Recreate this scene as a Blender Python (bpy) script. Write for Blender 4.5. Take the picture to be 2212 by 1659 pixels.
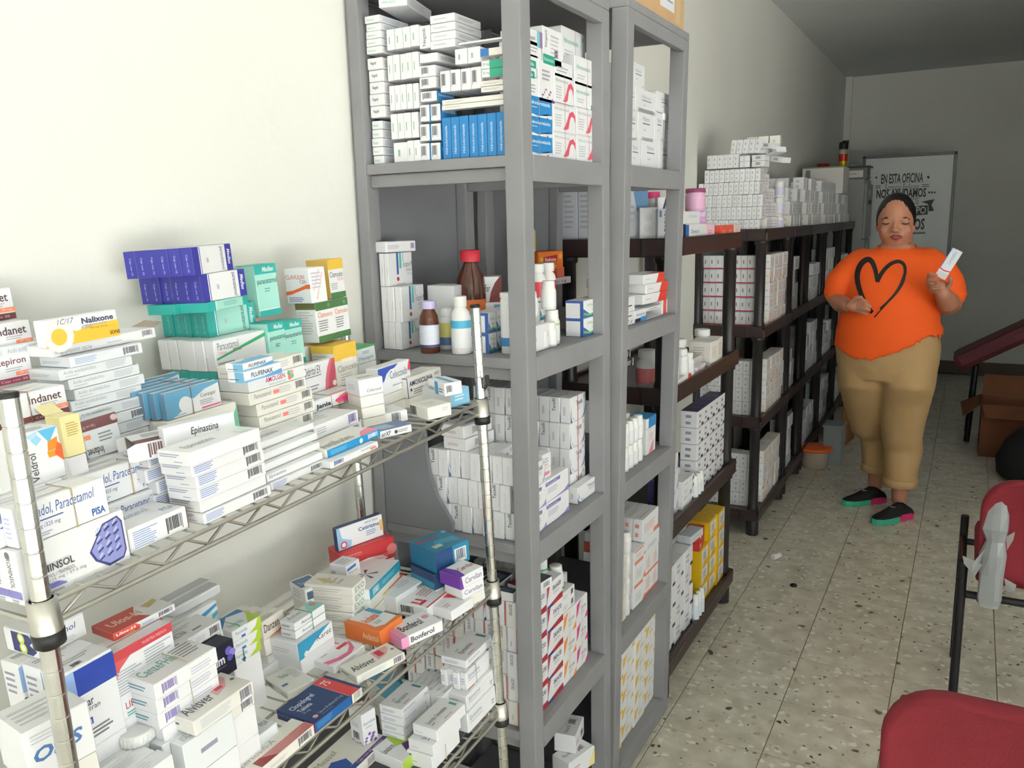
import bpy, bmesh, math, random
from mathutils import Matrix, Vector
random.seed(7)
rnd = random.Random(11)
scene = bpy.context.scene
COL = scene.collection
for o in list(bpy.data.objects): bpy.data.objects.remove(o)

# ------------------------------------------------------------------ camera
FPX, IW, IH = 1794.83, 2212.0, 1659.0
YAW, PITCH, ROLL = map(math.radians, (28.973, 10.991, -1.433))
CAM = Vector((0.0, 0.0, 1.52))
_f = Vector((-math.sin(YAW)*math.cos(PITCH), math.cos(YAW)*math.cos(PITCH), -math.sin(PITCH)))
_r0 = Vector((math.cos(YAW), math.sin(YAW), 0)); _u0 = _r0.cross(_f)
_r = math.cos(ROLL)*_r0 + math.sin(ROLL)*_u0; _u = _r.cross(_f)
cd = bpy.data.cameras.new('camera'); cam = bpy.data.objects.new('camera', cd); COL.objects.link(cam)
cd.sensor_width = 36.0; cd.sensor_fit = 'HORIZONTAL'; cd.lens = 36.0*FPX/IW
cd.clip_start = 0.02; cd.clip_end = 100
m3 = Matrix((_r, _u, -_f)).transposed()
cam.matrix_world = Matrix.Translation(CAM) @ m3.to_4x4()
scene.camera = cam

# ------------------------------------------------------------------ daylight and exposure
W = bpy.data.worlds.new('world'); scene.world = W; W.use_nodes = True
bg = W.node_tree.nodes['Background']
bg.inputs[0].default_value = (0.90, 0.965, 1.0, 1); bg.inputs[1].default_value = 2.3
vs = scene.view_settings
vs.view_transform = 'Standard'; vs.look = 'None'; vs.gamma = 1.0; vs.use_curve_mapping = False
vs.exposure = -0.50
sl = bpy.data.lights.new('sun', 'SUN'); sl.energy = 70.0; sl.angle = math.radians(.6); sl.color = (.97, .985, 1.0)
so = bpy.data.objects.new('sun', sl); COL.objects.link(so); so.rotation_euler = (0, math.radians(3), 0)     # noon sun: falls on the pavement outside only
# daylight enters through the open shop front behind and to the right of the camera: the openings are sampled as portals
FRONT_Y, RIGHT_X, SIDE_X, CEIL_Z, FAR_Y = -4.6, 4.2, 1.50, 2.81, 8.95
SIDE_OPEN = 1.6                                  # the glazed corner: the right side is open up to this depth
for i, (loc, rot, sx, sy) in enumerate((((2.2, FRONT_Y-.02, 1.33), (90, 0, 0), 4.0, 2.66), ((RIGHT_X+.05, (FRONT_Y+SIDE_OPEN)/2, 1.33), (0, 90, 0), 2.66, SIDE_OPEN-FRONT_Y))):
    pl = bpy.data.lights.new('shopfront_daylight', 'AREA'); pl.shape = 'RECTANGLE'; pl.size = sx; pl.size_y = sy; pl.cycles.is_portal = True
    po = bpy.data.objects.new('shopfront_daylight', pl); COL.objects.link(po)
    po.location = loc; po.rotation_euler = tuple(math.radians(v) for v in rot)

# ------------------------------------------------------------------ pixel of the photograph -> point in the place
def ray(px, py):
    return ((px-IW/2)/FPX)*_r - ((py-IH/2)/FPX)*_u + _f
class Frame:
    """a (possibly leaning) frame: local coordinates of a shelf"""
    def __init__(s, M): s.M = M; s.I = M.inverted(); s.c = s.I @ CAM
    def d(s, p): return s.I.to_3x3() @ ray(*p)
    def atz(s, p, z): d = s.d(p); return s.c + d*((z-s.c.z)/d.z)
    def atx(s, p, x): d = s.d(p); return s.c + d*((x-s.c.x)/d.x)
    def aty(s, p, y): d = s.d(p); return s.c + d*((y-s.c.y)/d.y)
    def onplane(s, p, q, n): d = s.d(p); return s.c + d*((q-s.c).dot(n)/d.dot(n))
WORLD = Frame(Matrix.Identity(4))

# ------------------------------------------------------------------ materials
_mats = {}
def lin(c):
    return tuple(((v/255)/12.92 if v/255 <= .04045 else ((v/255+.055)/1.055)**2.4) for v in c)
def mat(name, rgb, rough=.5, metal=0.0, bump=0.0, bscale=60., var=0.0, vscale=8., spec=.5, trans=0, coat=0, alpha=1):
    """rgb in 0-255 sRGB"""
    k = (name, tuple(rgb), rough, metal, bump, bscale, var)
    if k in _mats: return _mats[k]
    m = bpy.data.materials.new(name); m.use_nodes = True; nt = m.node_tree; b = nt.nodes['Principled BSDF']
    c = lin(rgb)+(1,)
    b.inputs['Base Color'].default_value = c; b.inputs['Roughness'].default_value = rough
    b.inputs['Metallic'].default_value = metal; b.inputs['Specular IOR Level'].default_value = spec
    if trans: b.inputs['Transmission Weight'].default_value = trans
    if coat: b.inputs['Coat Weight'].default_value = coat
    if var or bump: tc = nt.nodes.new('ShaderNodeTexCoord')
    if var:
        n = nt.nodes.new('ShaderNodeTexNoise'); n.inputs['Scale'].default_value = vscale; n.inputs['Detail'].default_value = 5
        nt.links.new(tc.outputs['Object'], n.inputs['Vector'])
        r = nt.nodes.new('ShaderNodeMapRange'); r.inputs['From Min'].default_value = .3; r.inputs['From Max'].default_value = .7
        r.inputs['To Min'].default_value = 1-var; r.inputs['To Max'].default_value = 1+var
        nt.links.new(n.outputs['Fac'], r.inputs['Value'])
        mx = nt.nodes.new('ShaderNodeVectorMath'); mx.operation = 'SCALE'; mx.inputs[0].default_value = c[:3]
        nt.links.new(r.outputs[0], mx.inputs['Scale']); nt.links.new(mx.outputs[0], b.inputs['Base Color'])
    if bump:
        n2 = nt.nodes.new('ShaderNodeTexNoise'); n2.inputs['Scale'].default_value = bscale; n2.inputs['Detail'].default_value = 4
        nt.links.new(tc.outputs['Object'], n2.inputs['Vector'])
        bp = nt.nodes.new('ShaderNodeBump'); bp.inputs['Strength'].default_value = bump; bp.inputs['Distance'].default_value = .004
        nt.links.new(n2.outputs['Fac'], bp.inputs['Height']); nt.links.new(bp.outputs[0], b.inputs['Normal'])
    _mats[k] = m
    return m
def ink(rgb): return mat('ink_%02x%02x%02x' % tuple(rgb), rgb, .42)
def card(rgb): return mat('card_%02x%02x%02x' % tuple(rgb), rgb, .40)

# ------------------------------------------------------------------ mesh helpers
class MB:
    """collects polygons with materials, builds ONE mesh object"""
    def __init__(s): s.v = []; s.f = []; s.mi = []; s.mats = []; s.sm = []
    def slot(s, m):
        if m not in s.mats: s.mats.append(m)
        return s.mats.index(m)
    def add(s, vs, fs, m, smooth=False):
        o = len(s.v); s.v += [tuple(v) for v in vs]; k = s.slot(m)
        for f in fs: s.f.append([o+i for i in f]); s.mi.append(k); s.sm.append(smooth)
    def box(s, a, b, m, M=None):
        x0, y0, z0 = a; x1, y1, z1 = b
        vs = [Vector((x, y, z)) for z in (z0, z1) for y in (y0, y1) for x in (x0, x1)]
        if M: vs = [M @ v for v in vs]
        s.add(vs, [(0,2,3,1),(4,5,7,6),(0,1,5,4),(2,6,7,3),(0,4,6,2),(1,3,7,5)], m)
    def bbox(s, a, b, m, r=.004, M=None):
        """box with chamfered edges"""
        bm = bmesh.new(); bmesh.ops.create_cube(bm, size=1)
        for v in bm.verts: v.co = Vector([(a[i]+b[i])/2 + v.co[i]*(b[i]-a[i]) for i in range(3)])
        bmesh.ops.bevel(bm, geom=list(bm.edges), offset=r, segments=2, affect='EDGES', profile=.6)
        bm.verts.index_update()
        vs = [(M @ v.co) if M else v.co.copy() for v in bm.verts]
        s.add(vs, [[v.index for v in f.verts] for f in bm.faces], m); bm.free()
    def tube(s, pts, r, m, n=8, cap=True, closed=False):
        pts = [Vector(p) for p in pts]; rs = r if isinstance(r, (list, tuple)) else [r]*len(pts)
        rings = []; N = len(pts); up = None
        for i, p in enumerate(pts):
            if closed: t = (pts[(i+1) % N]-pts[i-1])
            else: t = (pts[min(i+1, N-1)]-pts[max(i-1, 0)])
            t.normalize()
            if up is None:
                up = Vector((0,0,1)) if abs(t.z) < .9 else Vector((1,0,0))
            a = up - t*up.dot(t); a.normalize(); b = t.cross(a); up = a
            rings.append([p+(a*math.cos(2*math.pi*k/n)+b*math.sin(2*math.pi*k/n))*rs[i] for k in range(n)])
        vs = [v for R in rings for v in R]; fs = []
        for i in range(N if closed else N-1):
            j = (i+1) % N
            for k in range(n): fs.append((i*n+k, i*n+(k+1) % n, j*n+(k+1) % n, j*n+k))
        s.add(vs, fs, m, True)
        if cap and not closed:
            s.add(rings[0], [list(range(n))[::-1]], m); s.add(rings[-1], [list(range(n))], m)
    def lathe(s, prof, m, n=20, M=None, caps=True, smooth=True):
        """prof: list of (r,z)"""
        vs = []; fs = []
        for r, z in prof:
            for k in range(n):
                v = Vector((r*math.cos(2*math.pi*k/n), r*math.sin(2*math.pi*k/n), z)); vs.append(M @ v if M else v)
        for i in range(len(prof)-1):
            for k in range(n): fs.append((i*n+k, i*n+(k+1) % n, (i+1)*n+(k+1) % n, (i+1)*n+k))
        s.add(vs, fs, m, smooth)
        if caps:
            if prof[0][0] > 1e-5: s.add(vs[:n], [list(range(n))[::-1]], m)
            if prof[-1][0] > 1e-5: s.add(vs[-n:], [list(range(n))], m)
    def prism(s, poly, h0, h1, m, M=None, axis='z'):
        n = len(poly)
        def P(u, v, w): return {'z': Vector((u, v, w)), 'y': Vector((u, w, v)), 'x': Vector((w, u, v))}[axis]
        vs = [P(u, v, h0) for u, v in poly]+[P(u, v, h1) for u, v in poly]
        if M: vs = [M @ v for v in vs]
        fs = [list(range(n))[::-1], list(range(n, 2*n))]+[(i, (i+1) % n, n+(i+1) % n, n+i) for i in range(n)]
        s.add(vs, fs, m)
    def mesh(s, name):
        me = bpy.data.meshes.new(name); me.from_pydata(s.v, [], s.f)
        for m in s.mats: me.materials.append(m)
        me.polygons.foreach_set('material_index', s.mi); me.polygons.foreach_set('use_smooth', s.sm)
        me.update(); return me
    def build(s, name, parent=None, M=None):
        return link(name, s.mesh(name), parent, M)
def link(name, me, parent=None, M=None):
    o = bpy.data.objects.new(name, me); COL.objects.link(o)
    if parent is not None: o.parent = parent
    if M is not None: o.matrix_local = M
    return o
def empty(name, M=None, parent=None):
    o = bpy.data.objects.new(name, None); COL.objects.link(o); o.empty_display_size = .05
    if parent is not None: o.parent = parent
    if M is not None: o.matrix_local = M
    return o
def tag(o, label, cat, group=None, kind=None):
    if label: o['label'] = ' '.join(label.split()[:16])
    if cat: o['category'] = cat
    if group: o['group'] = group
    if kind: o['kind'] = kind
    return o
def struct(o): o['kind'] = 'structure'; return o
def T(x=0, y=0, z=0, rz=0, ry=0, rx=0):
    return Matrix.Translation((x, y, z)) @ Matrix.Rotation(math.radians(rz), 4, 'Z') @ Matrix.Rotation(math.radians(ry), 4, 'Y') @ Matrix.Rotation(math.radians(rx), 4, 'X')
def copy_tree(o, M=None, label=None, group=None):
    c = o.copy(); COL.objects.link(c)
    if M is not None: c.matrix_local = M
    if label: c['label'] = ' '.join(label.split()[:16])
    if group: c['group'] = group
    for ch in o.children:
        k = ch.copy(); COL.objects.link(k); k.parent = c
        for g in ch.children:
            q = g.copy(); COL.objects.link(q); q.parent = k
    return c

# ------------------------------------------------------------------ flat print: lettering cut into polygons
_txt = {}
def text_poly(s, bold=0., shear=0.):
    k = (s, bold, shear)
    if k in _txt: return _txt[k]
    cu = bpy.data.curves.new('lettering', 'FONT'); cu.body = s; cu.size = 1; cu.resolution_u = 2
    cu.fill_mode = 'FRONT'; cu.offset = bold; cu.shear = shear
    ob = bpy.data.objects.new('lettering', cu); COL.objects.link(ob)
    dg = bpy.context.evaluated_depsgraph_get(); me = ob.evaluated_get(dg).to_mesh()
    vs = [(v.co.x, v.co.y) for v in me.vertices]; fs = [list(p.vertices) for p in me.polygons]
    ob.evaluated_get(dg).to_mesh_clear(); bpy.data.objects.remove(ob); bpy.data.curves.remove(cu)
    if not vs: vs = [(0, 0)]; fs = []
    x0 = min(v[0] for v in vs); x1 = max(v[0] for v in vs); y0 = min(v[1] for v in vs); y1 = max(v[1] for v in vs)
    w = max(x1-x0, 1e-6); h = max(y1-y0, 1e-6)
    r = ([((x-x0)/w, (y-y0)/h) for x, y in vs], fs); _txt[k] = r
    return r

# face -> (origin, u axis, v axis, normal) of a carton L(y) x W(x) x H(z), centre of bottom at the origin
def face_axes(f, L, Wd, H):
    x, y = Wd/2, L/2
    return {'F': (Vector((x, -y, 0)), Vector((0, L, 0)), Vector((0, 0, H)), Vector((1, 0, 0))),
            'B': (Vector((-x, y, 0)), Vector((0, -L, 0)), Vector((0, 0, H)), Vector((-1, 0, 0))),
            'L': (Vector((-x, -y, 0)), Vector((Wd, 0, 0)), Vector((0, 0, H)), Vector((0, -1, 0))),
            'R': (Vector((x, y, 0)), Vector((-Wd, 0, 0)), Vector((0, 0, H)), Vector((0, 1, 0))),
            'T': (Vector((x, -y, H)), Vector((0, L, 0)), Vector((-Wd, 0, 0)), Vector((0, 0, 1)))}[f]
def decal(mb, ax, d, lvl):
    O, U, V, N = ax; off = N*(.00018+.00007*lvl); k = d[0]
    def P(u, v): return O+U*u+V*v+off
    if k == 'r':
        _, _, u0, v0, u1, v1, c = d
        mb.add([P(u0, v0), P(u1, v0), P(u1, v1), P(u0, v1)], [(0, 1, 2, 3)], ink(c))
    elif k == 'p':
        _, _, pts, c = d; mb.add([P(u, v) for u, v in pts], [list(range(len(pts)))], ink(c))
    elif k == 'c':
        _, _, u, v, r, c = d; ru, rv = r/U.length, r/V.length
        mb.add([P(u+ru*math.cos(a*math.pi/7), v+rv*math.sin(a*math.pi/7)) for a in range(14)], [list(range(14))], ink(c))
    elif k == 'b':      # bar code
        _, _, u0, v0, u1, v1, c = d; n = 11; r = random.Random(5)
        for i in range(n):
            a = u0+(u1-u0)*i/n; w = (u1-u0)/n*r.choice((.35, .5, .75)); vb = v0+(v1-v0)*(.16 if 0 < i < n-1 else 0)
            mb.add([P(a, vb), P(a+w, vb), P(a+w, v1), P(a, v1)], [(0, 1, 2, 3)], ink(c))
    elif k == 'bv':     # bar code with horizontal bars
        _, _, u0, v0, u1, v1, c = d; n = 11; r = random.Random(5)
        for i in range(n):
            a = v0+(v1-v0)*i/n; w = (v1-v0)/n*r.choice((.35, .5, .75))
            mb.add([P(u0, a), P(u1, a), P(u1, a+w), P(u0, a+w)], [(0, 1, 2, 3)], ink(c))
    elif k == 'l':      # lines of small print
        _, _, u0, v0, u1, v1, n, c = d; r = random.Random(3)
        for i in range(n):
            a = v0+(v1-v0)*(i+.25)/n; h = (v1-v0)/n*.42; e = u0+(u1-u0)*r.uniform(.65, 1)
            mb.add([P(u0, a), P(e, a), P(e, a+h), P(u0, a+h)], [(0, 1, 2, 3)], ink(c))
    elif k == 't':      # lettering: text fitted into a rectangle, rotated by quarter turns
        _, _, s, u0, v0, u1, v1, c = d[:8]; o = d[8] if len(d) > 8 else {}
        vs, fs = text_poly(s, o.get('b', 0.), o.get('s', 0.)); q = o.get('q', 0)
        def R(a, b):
            if q == 1: a, b = 1-b, a
            elif q == 2: a, b = 1-a, 1-b
            elif q == 3: a, b = b, 1-a
            return P(u0+(u1-u0)*a, v0+(v1-v0)*b)
        mb.add([R(a, b) for a, b in vs], fs, ink(c))
_carton = {}
def carton(L, Wd, H, base=(236,238,240), decals=(), flap=None):
    k = (round(L, 4), round(Wd, 4), round(H, 4), tuple(base), repr(decals), flap)
    if k in _carton: return _carton[k]
    mb = MB(); x, y = Wd/2, L/2; m = card(base)
    if flap:   # the near end stands open
        vs = [Vector((a, b, c)) for c in (0, H) for b in (-y, y) for a in (-x, x)]
        mb.add(vs, [(0,2,3,1),(4,5,7,6),(2,6,7,3),(0,4,6,2),(1,3,7,5)], m)
        i = card((150,146,140))
        t = .0008
        vs = [Vector((a, b, c)) for c in (t, H-t) for b in (-y, y-t) for a in (-x+t, x-t)]
        mb.add(vs, [(1,3,2,0),(6,7,5,4),(3,7,6,2),(2,6,4,0),(5,7,3,1)], i)
        g = min(H, Wd)*.7
        mb.add([(-x, -y, 0), (-x, -y, H), (-x-.3*g, -y-.6*g, H*.9), (-x-.3*g, -y-.6*g, H*.1)], [(0,1,2,3)], m)
        mb.add([(x, -y, 0), (x, -y, H), (x+.2*g, -y-.7*g, H*.85), (x+.2*g, -y-.7*g, H*.1)], [(3,2,1,0)], m)
    else:
        e = min(.0012, H*.06, Wd*.06)
        bm = bmesh.new(); bmesh.ops.create_cube(bm, size=1)
        for v in bm.verts: v.co = Vector((v.co.x*Wd, v.co.y*L, (v.co.z+.5)*H))
        bmesh.ops.bevel(bm, geom=list(bm.edges), offset=e, segments=1, affect='EDGES')
        bm.verts.index_update()
        mb.add([v.co.copy() for v in bm.verts], [[v.index for v in f.verts] for f in bm.faces], m); bm.free()
    cnt = {}
    for d in decals:
        f = d[1]; cnt[f] = cnt.get(f, 0)+1
        decal(mb, face_axes(f, L, Wd, H), d, cnt[f])
    me = mb.mesh('carton'); _carton[k] = me
    return me
# ================================================================== the room
WALLX, WALLX2, STEP_Y = -1.15, -1.185, 3.90
def plaster(name, rgb, stain=0.05):
    m = mat(name, rgb, .85, bump=.25, bscale=35., var=stain, vscale=1.3, spec=.2)
    return m
M_WALL = plaster('cream_paint', (232,232,225), .03)
M_CEIL = plaster('white_ceiling_paint', (232,236,234), .04)
def terrazzo():
    m = bpy.data.materials.new('terrazzo'); m.use_nodes = True; nt = m.node_tree; b = nt.nodes['Principled BSDF']
    b.inputs['Roughness'].default_value = .33
    tc = nt.nodes.new('ShaderNodeTexCoord'); oi = nt.nodes.new('ShaderNodeObjectInfo')
    ad = nt.nodes.new('ShaderNodeVectorMath'); ad.operation = 'ADD'
    sc = nt.nodes.new('ShaderNodeVectorMath'); sc.operation = 'SCALE'; sc.inputs['Scale'].default_value = 37.
    cb = nt.nodes.new('ShaderNodeCombineXYZ')
    nt.links.new(oi.outputs['Random'], cb.inputs[0]); nt.links.new(oi.outputs['Random'], cb.inputs[1])
    nt.links.new(cb.outputs[0], sc.inputs[0]); nt.links.new(tc.outputs['Object'], ad.inputs[0]); nt.links.new(sc.outputs[0], ad.inputs[1])
    nz = nt.nodes.new('ShaderNodeTexNoise'); nz.inputs['Scale'].default_value = 14; nz.inputs['Detail'].default_value = 3
    nt.links.new(ad.outputs[0], nz.inputs['Vector'])
    dm = nt.nodes.new('ShaderNodeMixRGB'); dm.inputs[0].default_value = .06
    nt.links.new(ad.outputs[0], dm.inputs[1]); nt.links.new(nz.outputs['Color'], dm.inputs[2])
    def chips(scale, thr, col, prev, fuzzy=.06):
        v = nt.nodes.new('ShaderNodeTexVoronoi'); v.inputs['Scale'].default_value = scale
        nt.links.new(dm.outputs[0], v.inputs['Vector'])
        sep = nt.nodes.new('ShaderNodeSeparateColor'); nt.links.new(v.outputs['Color'], sep.inputs[0])
        a = nt.nodes.new('ShaderNodeMath'); a.operation = 'LESS_THAN'; a.inputs[1].default_value = thr
        nt.links.new(sep.outputs[0], a.inputs[0])
        d = nt.nodes.new('ShaderNodeMapRange'); d.inputs['From Min'].default_value = .34; d.inputs['From Max'].default_value = .34-fuzzy
        nt.links.new(v.outputs['Distance'], d.inputs['Value'])
        mu = nt.nodes.new('ShaderNodeMath'); mu.operation = 'MULTIPLY'
        nt.links.new(a.outputs[0], mu.inputs[0]); nt.links.new(d.outputs[0], mu.inputs[1])
        mx = nt.nodes.new('ShaderNodeMixRGB'); nt.links.new(mu.outputs[0], mx.inputs[0])
        if isinstance(prev, tuple): mx.inputs[1].default_value = prev
        else: nt.links.new(prev, mx.inputs[1])
        mx.inputs[2].default_value = lin(col)+(1,)
        return mx.outputs[0]
    ra = nt.nodes.new('ShaderNodeValToRGB'); nt.links.new(nz.outputs['Fac'], ra.inputs[0])
    e = ra.color_ramp.elements; e[0].position = .35; e[0].color = lin((186,180,164))+(1,); e[1].position = .65; e[1].color = lin((212,207,192))+(1,)
    c = chips(34, .45, (226,223,212), ra.outputs[0])
    c = chips(46, .16, (172,162,140), c)
    c = chips(28, .045, (92,84,72), c, .12)
    c = chips(62, .05, (66,60,54), c)
    nt.links.new(c, b.inputs['Base Color'])
    return m
def build_room():
    grout = mat('grout', (128,118,100), .9)
    f = MB(); f.box((-1.5, FRONT_Y-.3, -.06), (RIGHT_X+.15, FAR_Y+.1, -.0035), grout)
    fl = struct(f.build('floor'))
    # tiles of 30 cm, laid one by one
    tm = MB(); a = .1488; tm.bbox((-a, -a, -.009), (a, a, 0), terrazzo(), .0012); me = tm.mesh('tile')
    x = -.733-.3; n = 0
    xs = [-.883-.3+.3*i for i in range(11)]; ys = [1.763+.3*i for i in range(24)]
    for j, yy in enumerate(ys):
        for i, xx in enumerate(xs):
            if xx-.15 > .06*yy+.25: continue          # outside the picture
            link('tile', me, fl, T(xx, yy, rnd.uniform(-.0006, 0)))
    near = MB(); near.box((-1.3, FRONT_Y-.3, -.02), (RIGHT_X, 1.61, -.0008), bpy.data.materials['terrazzo'])
    tag(near.build('tile_field', fl), None, None, kind='stuff')
    w = MB(); w.box((-9, -12, -.12), (13, FRONT_Y-.31, -.02), plaster('concrete_pavement', (206,202,194))); w.box((RIGHT_X+.16, FRONT_Y-.309, -.12), (13, 6, -.02), plaster('concrete_pavement', (206,202,194))); struct(w.build('pavement_outside'))
    c = MB(); c.box((-1.4, FRONT_Y-.2, CEIL_Z), (RIGHT_X+.2, FAR_Y+.2, CEIL_Z+.12), M_CEIL); struct(c.build('ceiling'))
    w = MB(); w.box((WALLX-.2, FRONT_Y-.2, -.06), (WALLX, STEP_Y, CEIL_Z), M_WALL); struct(w.build('wall_left'))
    w = MB(); w.box((WALLX-.2, STEP_Y, -.06), (WALLX2, FAR_Y, CEIL_Z), M_WALL); struct(w.build('wall_left_rear'))
    w = MB(); w.box((WALLX-.2, FAR_Y, -.06), (RIGHT_X+.2, FAR_Y+.15, CEIL_Z), M_WALL); struct(w.build('wall_far'))
    w = MB(); w.box((WALLX2, FAR_Y-.05, 0), (WALLX2+.06, FAR_Y, CEIL_Z), M_WALL); struct(w.build('trim_1'))
    w = MB(); w.box((RIGHT_X, FRONT_Y-.2, 2.66), (RIGHT_X+.15, SIDE_OPEN, CEIL_Z), M_WALL); w.box((RIGHT_X, SIDE_OPEN, -.06), (RIGHT_X+.15, 3.6, CEIL_Z), M_WALL); struct(w.build('wall_right'))
    w = MB(); w.box((SIDE_X, 3.6, -.06), (RIGHT_X+.15, 3.75, CEIL_Z), M_WALL); w.box((SIDE_X, 3.75, -.06), (SIDE_X+.15, FAR_Y+.15, CEIL_Z), plaster('bounce_cut_paint', (150,146,134))); struct(w.build('wall_right_rear'))  # unseen side wall, its tone darkened to cut bounced light at the far end
    w = MB(); w.box((WALLX, FRONT_Y-.2, 2.66), (RIGHT_X, FRONT_Y, CEIL_Z), M_WALL); w.box((WALLX, FRONT_Y-.2, -.06), (.2, FRONT_Y, 2.66), M_WALL); struct(w.build('wall_front'))
    bb = plaster('baseboard_terrazzo', (120,110,96), .1)
    w = MB(); w.bbox((WALLX2+.06, FAR_Y-.018, 0), (RIGHT_X, FAR_Y, .11), bb, .004); struct(w.build('baseboard_far'))
build_room()

# ================================================================== chrome wire rack
RX0, RXB, RY0, RY1, RTOP = -.752, -1.067, .449, 1.311, 1.374
M_RACK = T(RX0) @ Matrix.Rotation(math.radians(-2.0), 4, 'Y') @ T(-RX0)
TILT = Matrix.Rotation(math.radians(2.32), 4, 'X')
SZ = (1.159, .795, .535)
SHELF = [Frame(M_RACK @ T(0, RY0, z) @ TILT) for z in SZ]      # local: y along the shelf, z above the wires
M_CHROME = mat('chrome', (206,206,202), .2, 1.0, bump=.06, bscale=90, var=.10, vscale=40)
M_WIRE = mat('dull_chrome_wire', (196,194,186), .34, .9, var=.08, vscale=30)
M_BLACKPL = mat('black_plastic', (28,28,30), .45)
def build_rack():
    rk = tag(empty('wire_rack', M_RACK), 'chrome wire shelving rack with three shelves leaning at the left wall', 'rack')
    inv = M_RACK.inverted()
    for x in (RX0, RXB):
        for y in (RY0, RY1):
            z0 = .012 if x == RXB else 0
            p = MB(); pr = [(.0095, z0+.02)]
            z = z0+.045
            while z < RTOP-.01:
                pr += [(.0095, z-.0012), (.0087, z-.0004), (.0087, z+.0004), (.0095, z+.0012)]; z += .0254
            pr += [(.0095, RTOP-.004)]
            p.lathe(pr, M_CHROME, 18, T(x, y), smooth=False)
            po = p.build('post', rk)
            c = MB(); c.lathe([(.0098, RTOP-.006), (.0098, RTOP-.001), (.008, RTOP)], M_BLACKPL, 16, T(x, y)); c.build('end_cap', po)
            c = MB(); c.lathe([(.013, z0), (.013, z0+.008), (.006, z0+.012), (.006, z0+.03)], M_CHROME, 14, T(x, y)); c.build('levelling_foot', po)
    for k, z0 in enumerate(SZ):
        S = inv @ SHELF[k].M; Ls = RY1-RY0
        sh = MB()
        # perimeter: two wires on each side, a zigzag between them on the long sides
        r = .0032
        for x in (RX0, RXB):
            for z in (-.0035, -.0245): sh.tube([(x, .012, z), (x, Ls-.012, z)], r, M_WIRE, 8)
        for y in (0, Ls):
            for z in (-.0035, -.0245): sh.tube([(RX0-.012, y, z), (RXB+.012, y, z)], r, M_WIRE, 8)
        so = sh.build('shelf', rk, S)
        n = 13
        for x, sgn in ((RX0, 1), (RXB, -1)):
            t = MB(); pts = []
            for i in range(n*2+1):
                y = .02+(Ls-.04)*i/(n*2); pts.append((x-sgn*.004, y, -.005 if i % 2 else -.0235))
            t.tube(pts, .0022, M_WIRE, 6); t.build('truss_wire', so)
        for j in range(34):
            y = .02+(Ls-.04)*j/33
            if j == 0:
                d = MB(); d.tube([(RX0, 0, -.0022), (RXB, 0, -.0022)], .0018, M_WIRE, 6); me = d.mesh('deck_wire')
            link('deck_wire', me, so, T(0, y, 0))
        d = MB()
        for x in (RX0-.1, RXB+.1): d.tube([(x, .01, -.0065), (x, Ls-.01, -.0065)], .0026, M_WIRE, 6)
        d.build('support_wire', so)
        for x in (RX0, RXB):
            for y in (0, Ls):
                c = MB(); c.lathe([(.0155, -.030), (.0142, .004), (.0115, .004)], M_WIRE, 18, T(x, y), caps=False); c.build('collar', so)
                c = MB(); c.lathe([(.0105, -.045), (.0152, -.045), (.0158, -.030), (.0105, -.03)], M_BLACKPL, 18, T(x, y), caps=False); c.build('sleeve', so)
    # black plastic strap hooked on the far front post
    s = MB(); P = SHELF[0]
    s.bbox((-.004, -.034, -.009), (.004, .034, .009), M_BLACKPL, .002)
    g = tag(s.build('plastic_strap', None, P.M @ T(RX0+.0165, RY1-RY0-.006, .035, rz=40, rx=-22)), 'short black plastic strap caught on the chrome rack post', 'strap')
build_rack()
# grey board lying on the lowest wire shelf
mb = MB(); mb.bbox((-.145, -.38, 0), (.145, .36, .003), mat('grey_board', (84,86,88), .8), .001)
tag(mb.build('board', None, SHELF[2].M @ T(-.909, .44, .0004)), 'dark grey board lying flat on the lowest chrome shelf', 'board')
SHELF[2] = Frame(SHELF[2].M @ T(0, 0, .0040))

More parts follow.
